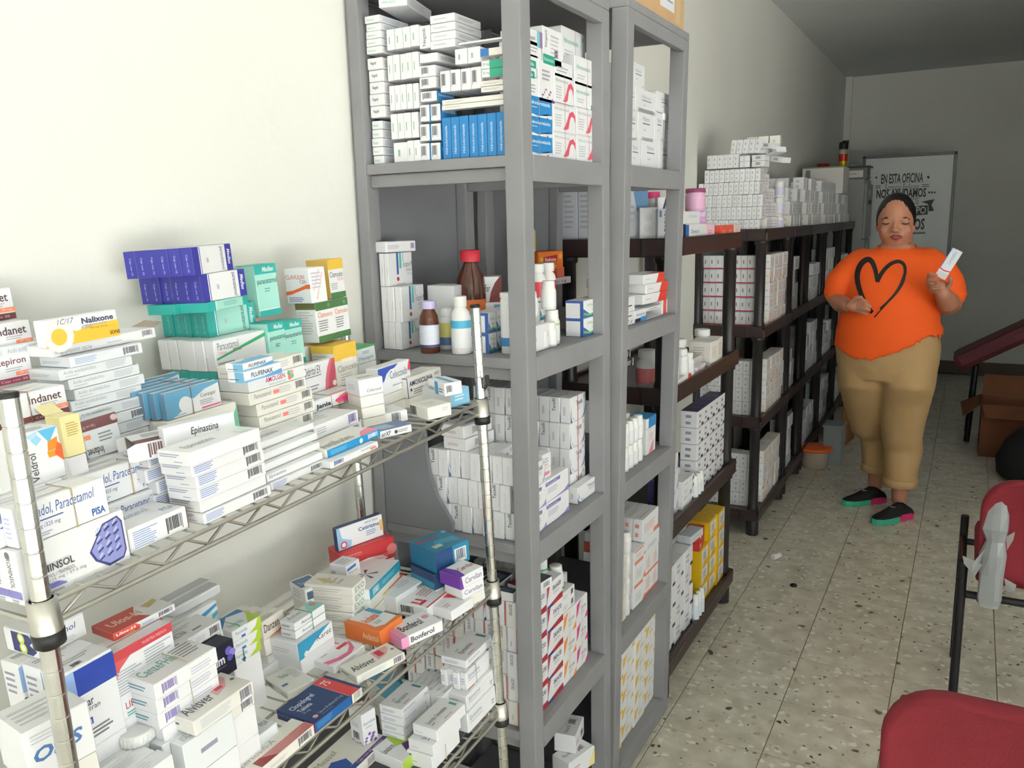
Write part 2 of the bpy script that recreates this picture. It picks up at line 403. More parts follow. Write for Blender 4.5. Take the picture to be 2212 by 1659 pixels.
# ================================================================== grey wooden shelf units
M_GREY = mat('grey_paint', (139,139,142), .6, bump=.35, bscale=28, var=.07, vscale=7)
M_GREYD = mat('grey_paint_panel', (126,127,133), .7, bump=.3, bscale=16, var=.08, vscale=5)
U1 = Frame(T(0, 0, 0))
U2L = 1.1
M_U2 = T(-.745) @ Matrix.Rotation(math.radians(U2L), 4, 'Y') @ T(.745)
U2 = Frame(M_U2)
US = (1.645, 1.257, .868, .442, .055)           # heights of the shelf tops
def wood_unit(name, label, M, y0, y1, xb, top, back, curved):
    u = tag(empty(name, M), label, 'shelf unit')
    P = .040; xf = -.745
    def part(n, a, b, m=M_GREY, r=.003, par=u):
        q = MB(); q.bbox(a, b, m, r); return q.build(n, par)
    zb = .0 if M == Matrix.Identity(4) else .0
    for x in (xf-P, xb):
        for y in (y0, y1-P):
            zz = 0 if x == xf-P else (0 if M == Matrix.Identity(4) else .0)
            part('post', (x, y, zz+(.008 if (x == xb and M != Matrix.Identity(4)) else 0)), (x+(P if x > xb else .028), y+P, top))
    for z in US:
        b = part('shelf_board', (xb+.0285, y0+.001, z-.021), (xf-.016, y1-.001, z), M_GREY, .002)
        part('front_rail', (xf-.018, y0+P+.0005, z-.049), (xf+.001, y1-P-.0005, z+.001))
        for y in (y0+.012, y1-.03): part('end_rail', (xb+.0285, y, z-.047), (xf-P-.0005, y+.018, z-.0215))
    part('top_board', (xb, y0, top), (xf, y1, top+.02))
    part('front_rail', (xf-.018, y0+P+.0005, top-.032), (xf+.001, y1-P-.0005, top-.0005))
    part('back_panel', (xb-.006, back[0], .03), (xb-.0005, back[1], top), M_GREYD, .001)
    if curved:
        q = MB(); pts = [(-1.1105, .869), (-.937, .869), (-.936, .891), (-.952, .915), (-.972, .945), (-.988, .985), (-.996, 1.04), (-.999, 1.12), (-1.0, 1.209), (-1.1105, 1.209)]
        q.prism(pts[::-1], y0+.001, y0+.011, M_GREYD, axis='y'); q.build('end_panel', u)
    return u
wood_unit('wooden_shelf_unit', 'tall grey painted wooden shelf unit nearest the chrome rack', Matrix.Identity(4), 1.41, 1.835, -1.141, 1.975, (1.415, 1.835), True)
wood_unit('wooden_shelf_unit', 'tall grey painted wooden shelf unit with a cardboard box on top', M_U2, 1.852, 2.306, -1.145, 1.985, (1.90, 2.306), False)

# ================================================================== black resin shelf units
M_RESIN = mat('black_resin', (40,37,38), .38, var=.06, vscale=20)
M_RESIN_REFL = mat('brown_reflection_resin', (58,44,42), .40, var=.06, vscale=20)  # black resin with the brown reflections on the shelves put into its colour
BS = (1.465, 1.022, .59, .13)
def resin_unit(label, y0, y1, xf, xb):
    u = tag(empty('resin_shelf_unit', T(0, 0, 0)), label, 'shelf unit', 'black resin shelf units along the wall')
    for k, z in enumerate(BS):
        q = MB(); q.bbox((xb, y0, z-.055), (xf, y1, z-.012), M_RESIN_REFL, .006)
        q.bbox((xf-.012, y0, z-.02), (xf, y1, z), M_RESIN_REFL, .003); q.bbox((xb, y0, z-.02), (xb+.012, y1, z), M_RESIN_REFL, .003)
        q.bbox((xb, y0, z-.02), (xf, y0+.012, z), M_RESIN_REFL, .003); q.bbox((xb, y1-.012, z-.02), (xf, y1, z), M_RESIN_REFL, .003)
        s = q.build('shelf', u)
        for j in range(4):
            r = MB(); x = xf-.09-j*.055; r.bbox((x-.004, y0-.003, z-.052), (x+.004, y0+.001, z-.006), M_RESIN, .001); r.build('rib', s)
    for x in (xf-.036, xb+.036):
        for y in (y0+.036, y1-.036):
            q = MB(); pr = [(.030, 0), (.030, .06)]
            for a, b in zip(BS[::-1][:-1], BS[::-1][1:]):
                pr += [(.025, a-.05), (.027, a), (.024, a+.02), (.024, b-.075), (.030, b-.07), (.030, b-.056)]
            q.lathe([p for p in pr], M_RESIN, 14, T(x, y)); q.build('post', u)
    return u
BU = [(2.335, 3.17, -.757, -1.138), (3.88, 4.54, -.815, -1.18), (4.565, 5.05, -.818, -1.18), (5.075, 5.68, -.82, -1.18), (5.705, 6.38, -.82, -1.18), (6.405, 7.05, -.82, -1.18)]
BLAB = ['black resin shelf unit next to the grey wooden unit, nearest of the row', 'second black resin shelf unit from the grey wooden units',
        'third black resin shelf unit from the grey wooden units', 'fourth black resin shelf unit from the grey wooden units',
        'fifth black resin shelf unit from the grey wooden units', 'farthest black resin shelf unit, beside the grey filing cabinet']
for (a, b, f, k), l in zip(BU, BLAB): resin_unit(l, a, b, f, k)
# ================================================================== cartons: placing helpers
WHT = (240,241,243); OFF = (234,232,224); CRM = (238,234,226)
BLK = (45,45,50); GRY = (150,152,156); NAV = (44,50,110); BLU = (60,110,190)
LOG = []
class Rec: pass
def place(fr, q0, yaw, L, Wd, H, base, decals, label, group=None, cat='medicine box', name='medicine_carton', flap=None, pitch=0, roll=0):
    a = math.radians(yaw); d = Vector((-math.sin(a), math.cos(a), 0)); n = Vector((math.cos(a), math.sin(a), 0))
    c = q0 + d*(L/2) - n*(Wd/2)
    me = carton(round(L, 4), round(Wd, 4), round(H, 4), base, decals, flap)
    M = fr.M @ Matrix.Translation(c) @ Matrix.Rotation(a, 4, 'Z')
    if pitch: M = M @ Matrix.Rotation(math.radians(pitch), 4, 'X')
    if roll: M = M @ Matrix.Rotation(math.radians(roll), 4, 'Y')
    o = link(name, me, None, M)
    tag(o, label, cat, group)
    r = Rec(); r.o = o; r.q0 = q0; r.L = L; r.W = Wd; r.H = H; r.z = q0.z; r.z1 = q0.z+H; r.yaw = yaw; r.fr = fr
    return r
def rb(fr, P0, P1, w, label, base=WHT, decals=(), z=0.0, yaw=0, on=None, L=None, H=None, end='n', xF=None, PL=None, P2=None, solveL=None, yawPL=False, **k):
    """carton whose aisle face runs from pixel P0 (bottom, near end) to P1 (top, far end)"""
    if on is not None: z = on.z1+.0006
    a = math.radians(yaw); d = Vector((-math.sin(a), math.cos(a), 0)); n = Vector((math.cos(a), math.sin(a), 0))
    if xF is not None: q0 = fr.atx(P0, xF)
    else: q0 = fr.atz(P0, z)
    if P2 is not None:                      # bottom far corner seen too: gives the turn and the length
        e = fr.atz(P2, q0.z)-q0; L = e.length; yaw = math.degrees(math.atan2(-e.x, e.y))
    if yawPL:                               # bottom back corner of the near end seen: gives the turn
        e = q0-fr.atz(PL, q0.z); yaw = math.degrees(math.atan2(e.y, e.x))
    if solveL is not None:                  # known length: find the turn
        best = None
        for i in range(-100, 101):
            a = math.radians(i*.4); d = Vector((-math.sin(a), math.cos(a), 0)); n = Vector((math.cos(a), math.sin(a), 0))
            er = abs((fr.onplane(P1, q0, n)-q0).dot(d)-solveL)
            if best is None or er < best[0]-1e-6: best = (er, i*.4)
        yaw = best[1]; L = solveL
    a = math.radians(yaw); d = Vector((-math.sin(a), math.cos(a), 0)); n = Vector((math.cos(a), math.sin(a), 0))
    if P1 is not None:
        q1 = fr.onplane(P1, q0, n)
        if L is None: L = (q1-q0).dot(d)
        if H is None: H = q1.z-q0.z
    if PL is not None: w = (fr.atz(PL, q0.z)-q0).length
    if end == 'f': q0 = q0 - d*L
    r = place(fr, q0, yaw, L, w, H, base, decals, label, **k)
    back = (q0-n*w).x
    LOG.append('%-60s x %.3f..%.3f y %.3f z %.3f L %.3f W %.3f H %.3f' % (label[:60], q0.x, back, q0.y, q0.z, L, w, H))
    return r
def clone(r, dx=0, dy=0, dz=0, label=None, group=None, dyaw=0, n=1):
    """copies of a carton, shifted along its own depth (dx), length (dy) and height (dz)"""
    c = r.o.copy(); COL.objects.link(c)
    M = r.o.matrix_basis @ T(dx, dy, dz, rz=dyaw); c.matrix_basis = M
    if label: c['label'] = ' '.join(label.split()[:16])
    if group: c['group'] = group; r.o['group'] = group
    q = Rec(); q.__dict__.update(r.__dict__); q.o = c; q.z = r.z+dz; q.z1 = r.z1+dz
    return q
def band(fr, c, L, Wd, H, at, rgb=(196,176,140), label='thin tan rubber band around a bundle of cartons', yaw=0, axis='y'):
    """rubber band round a bundle: loop in the plane across its length at position at (0..1)"""
    e = .0011; x, y, h = Wd/2+e, L/2+e, H
    if axis == 'y': yy = -L/2+L*at; pts = [(x, yy, -.0003), (x, yy, h+e), (-x, yy, h+e), (-x, yy, -.0003)]
    else: xx = -Wd/2+Wd*at; pts = [(xx, -y, -.0003), (xx, -y, h+e), (xx, y, h+e), (xx, y, -.0003)]
    m = MB(); m.tube(pts, .0008, mat('rubber', rgb, .6), 5, closed=True)
    o = m.build('rubber_band', None, fr.M @ Matrix.Translation(c) @ Matrix.Rotation(math.radians(yaw), 4, 'Z'))
    return tag(o, label, 'rubber band')
def ctr(r, extra=0):
    a = math.radians(r.yaw); return r.q0 + Vector((-math.sin(a), math.cos(a), 0))*(r.L/2) - Vector((math.cos(a), math.sin(a), 0))*((r.W+extra)/2)
ORD = ['first','second','third','fourth','fifth','sixth','seventh','eighth','ninth','tenth','eleventh','twelfth']
S1, S2, S3 = SHELF

def sup(r, n, label, base=OFF, decals=(), grow=.0, z0=0.0):
    """cartons that carry a carton whose foot is hidden"""
    h = (r.q0.z-z0)/n; z = z0
    for i in range(n):
        q = place(r.fr, Vector((r.q0.x+rnd.uniform(-.002, .001), r.q0.y+rnd.uniform(0, .004), z)), r.yaw, r.L*.97+grow, r.W*.97, h-.0006, base, decals, label % ORD[i] if '%' in label else label); z += h
    return q
# ================================================================== upper chrome shelf
def upper_shelf():
    # --- front left: three white cartons with a violet hexagon
    rom = [('p','F',[(.62,.44),(.78,.88),(.93,.93),(.97,.80),(.97,.22),(.93,.08),(.78,.04),(.66,.24)],(70,72,130)),
           ('p','F',[(.64,.45),(.785,.85),(.925,.90),(.955,.78),(.955,.24),(.925,.12),(.79,.09),(.68,.26)],(142,148,205))]
    for i in range(3):
        for j in range(4):
            u, v = .70+.082*i, .20+.165*j+.03*i
            rom.append(('p','F',[(u,v),(u+.055,v+.06),(u+.055,v+.09),(u,v+.03)],(52,54,112)))
            rom.append(('p','F',[(u+.005,v+.06),(u+.045,v+.135),(u+.03,v+.15),(u-.005,v+.08)],(196,200,232)))
    rom += [('t','F','ROMINSOL',.08,.42,.47,.56,(60,60,66),{'b':.012}), ('t','F','PARACETAMOL / TRAMADOL',.08,.31,.47,.38,(90,90,96)), ('t','F','325 mg / 37.5 mg',.22,.22,.56,.29,(110,110,116)),
            ('p','F',[(.05,.03),(.05,.2),(.3,.2),(.37,.13),(.37,.11),(.05,.11)],(112,108,178)), ('t','F','tabletas',.2,.035,.34,.085,(80,80,86)),
            ('t','L','ROMINSOL',.3,.30,.62,.86,(90,90,96),{'q':3}), ('r','L',0,.12,1,.26,(128,124,190)), ('c','L',.46,.91,.004,(110,110,116)), ('l','L',.2,.02,.8,.1,2,GRY)]
    a = rb(S1, (53,1311), (265,1100), .0225, 'white carton with violet hexagon pattern standing at the front of the top rack shelf', xF=-.767, decals=tuple(rom))
    b = clone(a, dx=-.0235, label='white violet-marked carton standing directly behind the hexagon carton')
    clone(a, dx=-.047, label='white violet-marked carton standing third deep behind the hexagon carton')
    pisa = (('t','F','Tramadol, Paracetamol',.06,.55,.86,.86,(70,100,170),{'s':.2}), ('r','F',.06,.47,.5,.5,(60,80,160)), ('t','F','37.5 mg /325 mg',.1,.26,.46,.4,(90,110,170),{'s':.2}),
            ('t','F','PISA',.80,.10,.95,.30,(40,90,170),{'b':.02}), ('l','F',.12,.08,.4,.2,2,(150,165,200)), ('l','T',.1,.35,.8,.65,2,(205,206,208)), ('l','L',.2,.2,.8,.8,5,(190,200,225)))
    p = rb(S1, (40,1187), (224,1031), .020, 'white tramadol carton in the rubber-banded bundle on top of the hexagon carton', xF=-.767, decals=pisa)
    clone(p, dx=-.0208, dy=-.008, label='white tramadol carton at the back of the bundle above the hexagon carton')
    band(S1, ctr(p, .021), p.L, .041, p.H, .62, label='rubber band around the tramadol bundle above the hexagon carton')
    clone(p, dx=-.0416, dy=-.02, dz=.002, label='white tramadol carton third deep behind the bundle above the hexagon carton')
    pl, ph = p.L, p.H
    d = rb(S1, (285,1196), (401,1093), .062, 'white tramadol carton lying flat with its bar code towards the aisle', decals=(('b','F',.62,.14,.92,.82,(60,60,64)), ('l','F',.06,.1,.5,.85,8,(150,170,215)), ('t','T','PISA',.74,.2,.95,.4,(120,150,190)), ('t','T','Paracetamol',.1,.55,.7,.8,(150,165,200)), ('r','R',0,0,1,1,(150,110,90))))
    q = S1.atx((352,1100), -.835); 
    c1 = rb(S1, (356,1112), None, .021, 'lower white tramadol carton standing behind the flat bar-coded one', decals=pisa, xF=-.833, L=pl, H=ph, end='f')
    c1.o.matrix_basis.translation += S1.M.to_3x3() @ Vector((0,0,.0006-c1.q0.z)); c1.q0.z = .0006; c1.z1 = ph+.0006
    c1b = clone(c1, dx=-.0217, label='lower white tramadol carton two deep behind the flat bar-coded one')
    c2 = rb(S1, (341,1046), None, .020, 'upper white tramadol carton with rubber band behind the flat bar-coded one', decals=pisa, z=c1.z1+.0006, L=pl, H=ph, end='f')
    clone(c2, dx=-.021, label='upper white tramadol carton two deep behind the flat bar-coded one')
    clone(c2, dx=-.042, label='upper white tramadol carton three deep behind the flat bar-coded one')
    band(S1, ctr(c2), c2.L, .0205, c2.H, .66, label='rubber band around the upper tramadol bundle')
    # --- white cartons with an italic name: front stack of six, second stack beside it
    def epi(n, bar=True, nameF=False):
        t = [('t','T','Epinastina',.12,.25,.52,.62,(150,152,156),{'s':.15}), ('r','T',.78,.1,.97,.55,(222,236,230)), ('l','L',.08,.55,.8,.85,2,(150,155,190)), ('l','L',.5,.2,.85,.35,1,(170,175,200))]
        if bar: t += [('b','F',.72,.2,.95,.9,(80,80,88)), ('l','F',.03,.2,.32,.9,5,(140,160,215))]
        if nameF: t += [('t','F','Epinastina',.04,.35,.32,.85,(90,110,160),{'s':.15})]
        return tuple(t)
    e6 = rb(S1, (443,1134), (584,1047), .055, 'white flat carton at the bottom of the front stack of six', decals=epi(6))
    eL, eH = e6.L, .0172
    def st(P, on, lab, dec, L=None):
        return rb(S1, P, None, .055, lab, on=on, L=eL*rnd.uniform(.985, 1.0), H=eH, decals=dec, yaw=rnd.uniform(-1.2, 1.2))
    e5 = st((436,1109), e6, 'white flat carton second from the bottom of the front stack of six', epi(0, False))
    e4 = st((431,1086), e5, 'white flat carton third from the bottom of the front stack of six', epi(0))
    e3 = st((427,1058), e4, 'white flat carton third from the top of the front stack of six', epi(0))
    e2 = st((417,1033), e3, 'white flat carton second from the top of the front stack of six', epi(0))
    e1 = st((413,1010), e2, 'white flat carton on top of the front stack of six', epi(0, False))
    zz = 0
    for i in range(5):
        rb(S1, (347,1100), None, .052, 'white flat carton %s from the bottom of the hidden stack behind the front stack of six' % ORD[i], z=zz, xF=None, L=eL*.92, H=eH, decals=epi(0), end='n') if False else \
        place(S1, Vector((-.822-.002*(i % 2), e6.q0.y-.022+.006*(i % 3), zz)), 0, eL*.9, .05, eH, WHT, epi(0), 'white flat carton %s from the bottom, hidden behind the front stack of six' % ORD[i])
        zz += eH+.0006
    rb(S1, (361,981), (505,890), .018, 'white carton standing on edge above the front stack, black italic name', z=zz, yaw=-17, decals=(('t','F','Epinastina',.36,.42,.75,.80,(60,60,66),{'s':.15,'b':.01}), ('t','F','Tabletas',.28,.2,.45,.36,(70,70,76)), ('t','F','20 mg',.7,.32,.84,.46,(70,70,76),{'s':.15})))
    f5 = rb(S1, (587,1060), (702,993), .058, 'white flat carton at the bottom of the second stack, bar code facing out', decals=epi(0))
    zz = f5.z1+.0006
    fl = ['white flat carton %s of the second stack' % s for s in ('second from the bottom', 'in the middle', 'second from the top', 'on top')]
    for i, (P, nm) in enumerate([((578,1043), True), ((574,1019), False), ((571,996), False), ((564,972), False)]):
        rb(S1, P, None, .056, fl[i], z=zz, L=f5.L*1.02, H=f5.H*1.02, decals=epi(0, False, nm), yaw=rnd.uniform(-1, 1)); zz += f5.H*1.02+.0006
    # --- paracetamol stack with amolgen, behind the second stack
    par = (('t','F','Paracetamol',.08,.45,.36,.82,(130,132,138)), ('r','F',.40,.4,.5,.72,(240,130,130)), ('b','F',.80,.25,.96,.9,(110,110,116)), ('l','F',.5,.3,.76,.85,3,(200,200,204)), ('l','L',.1,.3,.5,.6,1,(205,205,210)))
    amo = (('t','F','AMOLGEN',.28,.42,.62,.84,(190,60,110),{'b':.012}), ('t','F','paracetamol',.34,.1,.62,.34,(110,190,180)), ('c','F',.70,.68,.0042,(90,180,120)), ('c','F',.745,.72,.0038,(240,160,170)), ('c','F',.70,.34,.004,(240,120,120)), ('c','F',.745,.4,.0034,(120,190,150)))
    h = .0186; z = 0; xs = -.862
    for i in range(8):
        y0 = S1.atx([(557,938),(557,938),(557,938),(560,917),(555,896),(539,877),(538,852),(538,852)][i], xs-.002).y
        dec = amo if i == 6 else par
        lab = 'white flat carton with raspberry lettering near the top of the paracetamol stack' if i == 6 else 'white flat paracetamol carton, %s from the bottom of the paracetamol stack' % ORD[i]
        pr = place(S1, Vector((xs, y0, z)), rnd.uniform(-1.5, .5), .118, .062, h, OFF if i != 6 else WHT, dec, lab); z += h+.0006
    flu = (('r','F',0,0,1,.18,(120,180,220)), ('t','F','FLUFENAX',.18,.32,.76,.72,(40,60,100),{'b':.015,'s':.1}), ('p','F',[(.55,.18),(1,.45),(1,0),(.55,0)],(96,160,210)), ('r','L',.45,0,1,.9,(120,180,215)), ('l','L',.1,.2,.9,.35,1,(60,70,90)), ('p','T',[(0,.0),(1,.0),(1,.7),(.6,.9),(.3,.6),(0,.75)],(126,182,222)))
    f2 = rb(S1, (529,828), (606,781), .030, 'lower of two small pale blue cartons on the paracetamol stack', decals=flu, z=z, xF=None)
    rb(S1, (526,803), (588,768), .030, 'upper of two small pale blue cartons on the paracetamol stack', decals=flu, on=f2, yaw=3)
    # --- banded bundle with pink petals, and the cartons under it
    jan = (('t','F','Jania',.30,.12,.55,.62,(45,45,50),{'b':.03}), ('p','F',[(.68,.1),(.72,.1),(.80,.28),(.93,.55),(.93,.92),(.72,.78),(.62,.45),(.64,.32)],(244,120,110)), ('p','F',[(.62,.34),(.86,.40),(.86,.62),(.64,.56)],(238,70,150)), ('p','F',[(.76,.05),(.84,.12),(.84,.62),(.76,.5)],(238,70,150)), ('l','L',.1,.2,.9,.8,4,(190,190,200)), ('p','T',[(.6,.1),(.98,.1),(.98,.3),(.6,.3)],(240,150,150)), ('l','T',.1,.2,.5,.7,3,(205,205,208)))
    pbar = (('b','F',.76,.15,.95,.88,(120,100,170)), ('l','F',.04,.3,.3,.8,3,(180,180,200)), ('l','T',.2,.3,.7,.7,3,(208,206,206)))
    j3 = rb(S1, (686,978), (778,898), .070, 'white carton with violet bar code, lower one under the pink petal bundle', z=.0, decals=pbar, H=.0215)
    j2 = rb(S1, (682,951), (771,872), .072, 'white carton with violet bar code, upper one under the pink petal bundle', on=j3, H=.0215, decals=pbar, yaw=1)
    jj = rb(S1, (643,906), (768,836), .034, 'white carton with pink petals held by a band on top of the bar-coded pair', on=j2, decals=jan)
    clone(jj, dx=-.0348, dy=.004, label='white pink-petal carton at the back of the band on the bar-coded pair')
    band(S1, ctr(jj, .036), jj.L, .070, jj.H, .56, label='thin rubber band around the pink petal bundle')
    # --- blue edged carton and its neighbours along the front edge
    j5 = rb(S1, (716,1013), (816,953), .05, 'white flat paracetamol carton on the front edge beneath the bright blue one', decals=(('t','F','Paracetamol',.62,.5,.9,.82,(130,132,138)), ('r','F',.82,.2,.95,.45,(240,110,110)), ('b','F',.06,.2,.26,.9,(100,110,160))))
    rb(S1, (708,990), (820,926), .058, 'flat carton with bright blue edge and pink corner on the front edge', on=j5, yaw=-1.5, base=OFF, decals=(('r','F',0,0,1,1,(32,146,206)), ('b','F',.76,.2,.96,.85,(240,244,248)), ('l','F',.06,.2,.42,.8,4,(120,196,230)), ('c','F',.62,.45,.004,(220,240,250)), ('p','T',[(.62,.0),(1,.0),(1,.45),(.80,.35)],(238,130,160)), ('t','T','Antifludes',.05,.15,.6,.5,(150,152,158),{'b':.01})))
    ax = rb(S1, (822,949), (889,916), .045, 'flat white carton with slate blue top and telephone mark by the front edge', P2=(890,932), decals=(('r','T',0,0,1,1,(96,122,160)), ('p','T',[(.1,.2),(.6,.2),(.5,.8),(.1,.8)],(150,170,198)), ('t','F','airXP',.04,.25,.34,.85,(40,40,46),{'b':.01,'s':.2}), ('c','F',.5,.5,.0032,(60,60,66)), ('l','F',.56,.3,.95,.75,2,(110,112,118))))
    rb(S1, (779,930), (881,884), .062, 'flat white carton with rust red print and bar code lying behind the slate blue one', z=.0005, P2=(882,908), decals=(('p','T',[(0,.05),(.35,.05),(.22,.55),(0,.6)],(196,140,140)), ('b','F',.66,.12,.86,.9,(70,70,76)), ('l','F',.05,.3,.55,.7,2,(220,190,185)), ('l','T',.4,.3,.8,.8,3,(208,206,200))))
    rb(S1, (926,909), (974,869), .09, 'white flat carton turned with a bar code on its left end by the rack corner', yaw=-22, PL=(884,899), base=OFF, decals=(('b','L',.05,.1,.4,.9,(60,60,64)), ('l','F',.6,.5,.9,.8,2,(190,190,195)), ('l','T',.2,.3,.8,.7,2,(206,204,198))))
    # --- upright drug cartons at the back
    dz_ = rb(S1, (660,856), (721,772), .016, 'carton standing on edge with a rose swoosh behind the raspberry lettered carton', xF=-.925, H=None, base=WHT, decals=(('t','F','Debritol EX',.05,.62,.55,.9,(60,60,66),{'s':.2}), ('r','F',.05,.55,.55,.575,(90,90,96)), ('p','F',[(.62,.0),(.66,.35),(.76,.75),(.86,1),(1,1),(1,0)],(214,110,126)), ('p','F',[(.72,.0),(.76,.35),(.86,.75),(.94,1),(1,1),(1,.55),(.92,.2),(.9,0)],(196,84,104)), ('c','F',.93,.14,.005,(244,226,230)), ('l','F',.08,.1,.5,.3,2,(140,140,146)))) 
    sup(dz_, 2, 'off-white carton under the rose swoosh carton, layer %s')
    cb = rb(S1, (778,858), (826,812), .050, 'white cube shaped carton with its name on two faces, corner turned outwards', xF=-.838, yaw=-24, decals=(('t','F','Celecoxib',.3,.2,.9,.4,(60,60,66),{'s':.2}), ('t','T','Celecoxib',.2,.3,.8,.55,(60,60,66),{'s':.2,'q':2}), ('l','L',.2,.3,.8,.7,3,(205,205,208))))
    cw = rb(S1, (822,858), (884,775), .028, 'white carton with a deep blue wave standing behind the cube shaped carton', z=0.0, xF=-.865, yaw=0, decals=(('p','F',[(0,.55),(.0,.98),(.62,.98),(.5,.86),(.36,.84),(.24,.72),(.16,.5),(.06,.42)],(58,84,180)), ('t','F','Celecoxib',.34,.5,.88,.78,(110,120,150)), ('p','F',[(.9,.62),(1,.62),(1,.98),(.95,.92)],(226,80,110)), ('l','F',.4,.2,.8,.3,1,(170,170,176))))
    rb(S1, (850,860), (860,800), .026, 'white blue-waved carton, second one standing behind the cube shaped carton', xF=-.898, L=.085, H=.072) if False else None
    am = (('t','F','AMOXICILINA',.04,.56,.72,.82,(56,56,92),{'b':.02}), ('c','F',.08,.38,.003,(50,50,60)), ('l','F',.14,.1,.5,.42,3,(120,120,130)), ('l','F',.78,.7,.95,.85,2,(110,110,116)), ('l','T',.25,.2,.8,.8,3,(204,202,196)), ('r','L',0,.96,1,1,(74,64,140)), ('r','L',.92,0,1,1,(74,64,140)), ('l','L',.2,.6,.7,.9,3,(200,200,206)))
    a1 = rb(S1, (884,861), (952,792), .022, 'white antibiotic carton with navy capital lettering standing at the rack end, front one', xF=-.852, base=OFF, decals=am)
    sup(cw, 2, 'flat off-white carton under the deep blue waved one, layer %s'); sup(a1, 1, 'flat off-white carton under the antibiotic pair at the rack end'); sup(cb, 3, 'flat off-white carton under the cube shaped one, layer %s')
    clone(a1, dx=-.0228, dy=-.002, label='white antibiotic carton with violet edges standing behind its twin at the rack end')
    for r_ in (a1,):
        r_.z
    fb = rb(S1, (976,881), (1012,834), .085, 'flat pale blue edged carton beneath the small capsule carton by the rack post', yaw=-14, z=.0, decals=(('r','F',0,0,1,1,(130,190,222)), ('l','F',.2,.3,.8,.7,2,(210,230,240)), ('r','T',.5,0,1,1,(196,222,236))))
    rb(S1, (962,857), (997,822), .052, 'small white and blue capsule carton on the pale blue edged carton', z=fb.z1+.0006, yaw=-30, PL=(916,847), decals=(('r','L',.42,0,.62,1,(70,150,205)), ('t','L','FLUFENAX',.02,.2,.4,.5,(60,60,66)), ('l','L',.66,.2,.95,.6,2,(110,110,116)), ('b','F',.1,.2,.45,.8,(70,70,76)), ('r','T',.4,0,.62,1,(90,165,214))))
    # --- amber and green antibiotic cartons in a pile by the wall
    yel = (232,190,72); cl = (('r','F',0,0,1,.16,(78,122,74)), ('r','F',0,.80,1,1,(78,122,74)), ('t','F','Clamoxin',.1,.62,.92,.75,(228,120,60)), ('l','F',.1,.26,.7,.56,5,(140,142,140)), ('r','L',0,.84,1,1,(110,112,70)), ('l','L',.1,.2,.9,.8,9,(205,206,198)), ('c','F',.75,.9,.004,(110,150,106)))
    c12 = (('r','F',0,.74,1,1,yel), ('t','F','Clamoxin',.06,.54,.92,.68,(90,92,84)), ('t','F','12 h',.55,.44,.9,.53,(220,110,100)), ('l','F',.08,.22,.6,.4,4,(170,172,168)), ('r','F',0,0,1,.15,(78,122,74)), ('r','L',0,.0,1,1,(214,178,92)), ('l','L',.2,.3,.7,.7,5,(226,200,130)), ('r','T',0,0,1,1,yel))
    g1 = rb(S1, (729,838), (767,735), .052, 'tall amber and white antibiotic carton at the foot of the pile by the wall', xF=-.925, base=OFF, decals=(('r','F',0,.62,1,1,yel), ('r','T',0,0,1,1,yel), ('r','L',0,.82,1,1,yel), ('l','L',.1,.1,.9,.78,10,(206,200,186)), ('t','F','Clamoxin',.1,.34,.95,.5,(150,152,140)), ('r','F',.3,.56,.8,.64,(246,240,220)), ('l','F',.2,.12,.8,.3,3,(190,190,180))))
    z0 = g1.q0.z
    g1.o.matrix_basis.translation += S1.M.to_3x3() @ Vector((0, 0, 0))
    hb = g1.z1; sup(g1, 2, 'flat off-white carton beneath the tall amber carton, layer %s')
    g1b = place(S1, Vector((-.985, g1.q0.y-.01, 0)), 0, .05, .055, hb, OFF, (('r','L',0,.5,1,1,yel), ('r','T',0,0,1,1,yel)), 'amber carton half hidden behind the tall amber and white one')
    k1 = rb(S1, (690,741), (717,648), .046, 'green and white antibiotic carton, left of the pair on the amber cartons', xF=-.955, decals=cl, base=WHT)
    k2 = rb(S1, (727,731), (749,641), .046, 'green and white antibiotic carton, right of the pair on the amber cartons', xF=-.958, decals=cl, base=WHT)
    rb(S1, (675,656), (700,575), .05, 'white antibiotic carton with orange wave on top of the green pair', z=k1.z1+.0006, PL=(634,654), yaw=-4, decals=(('t','L','CLAVULIN',.05,.70,.80,.82,(206,70,70)), ('t','L','12h',.62,.58,.85,.68,(120,90,110)), ('p','L',[(0,.34),(.3,.38),(.6,.46),(.85,.54),(1,.55),(1,.42),(.8,.42),(.5,.34),(.2,.26),(0,.24)],(236,110,60)), ('l','L',.1,.04,.8,.2,3,(130,140,190)), ('l','F',.12,.4,.8,.9,5,(190,190,205)), ('p','F',[(.3,.1),(.36,.1),(.85,.85),(.78,.85)],(232,190,206)), ('p','F',[(.15,.35),(.2,.35),(.65,.95),(.58,.95)],(232,190,206))))
    rb(S1, (716,646), (738,557), .05, 'amber topped antibiotic carton standing on the right green carton', z=k2.z1+.0006, decals=c12, base=WHT)
    mx = rb(S1, (773,789), (809,742), .042, 'white carton with a green top beside the amber carton', xF=-.955, decals=(('r','T',0,0,1,1,(70,168,96)), ('r','F',0,.9,1,1,(70,168,96)), ('t','F','Mexapin',.1,.12,.85,.42,(90,160,190)), ('l','F',.3,.55,.75,.75,2,(130,190,200))))
    sup(mx, 2, 'white carton beneath the green-topped one, layer %s', WHT)
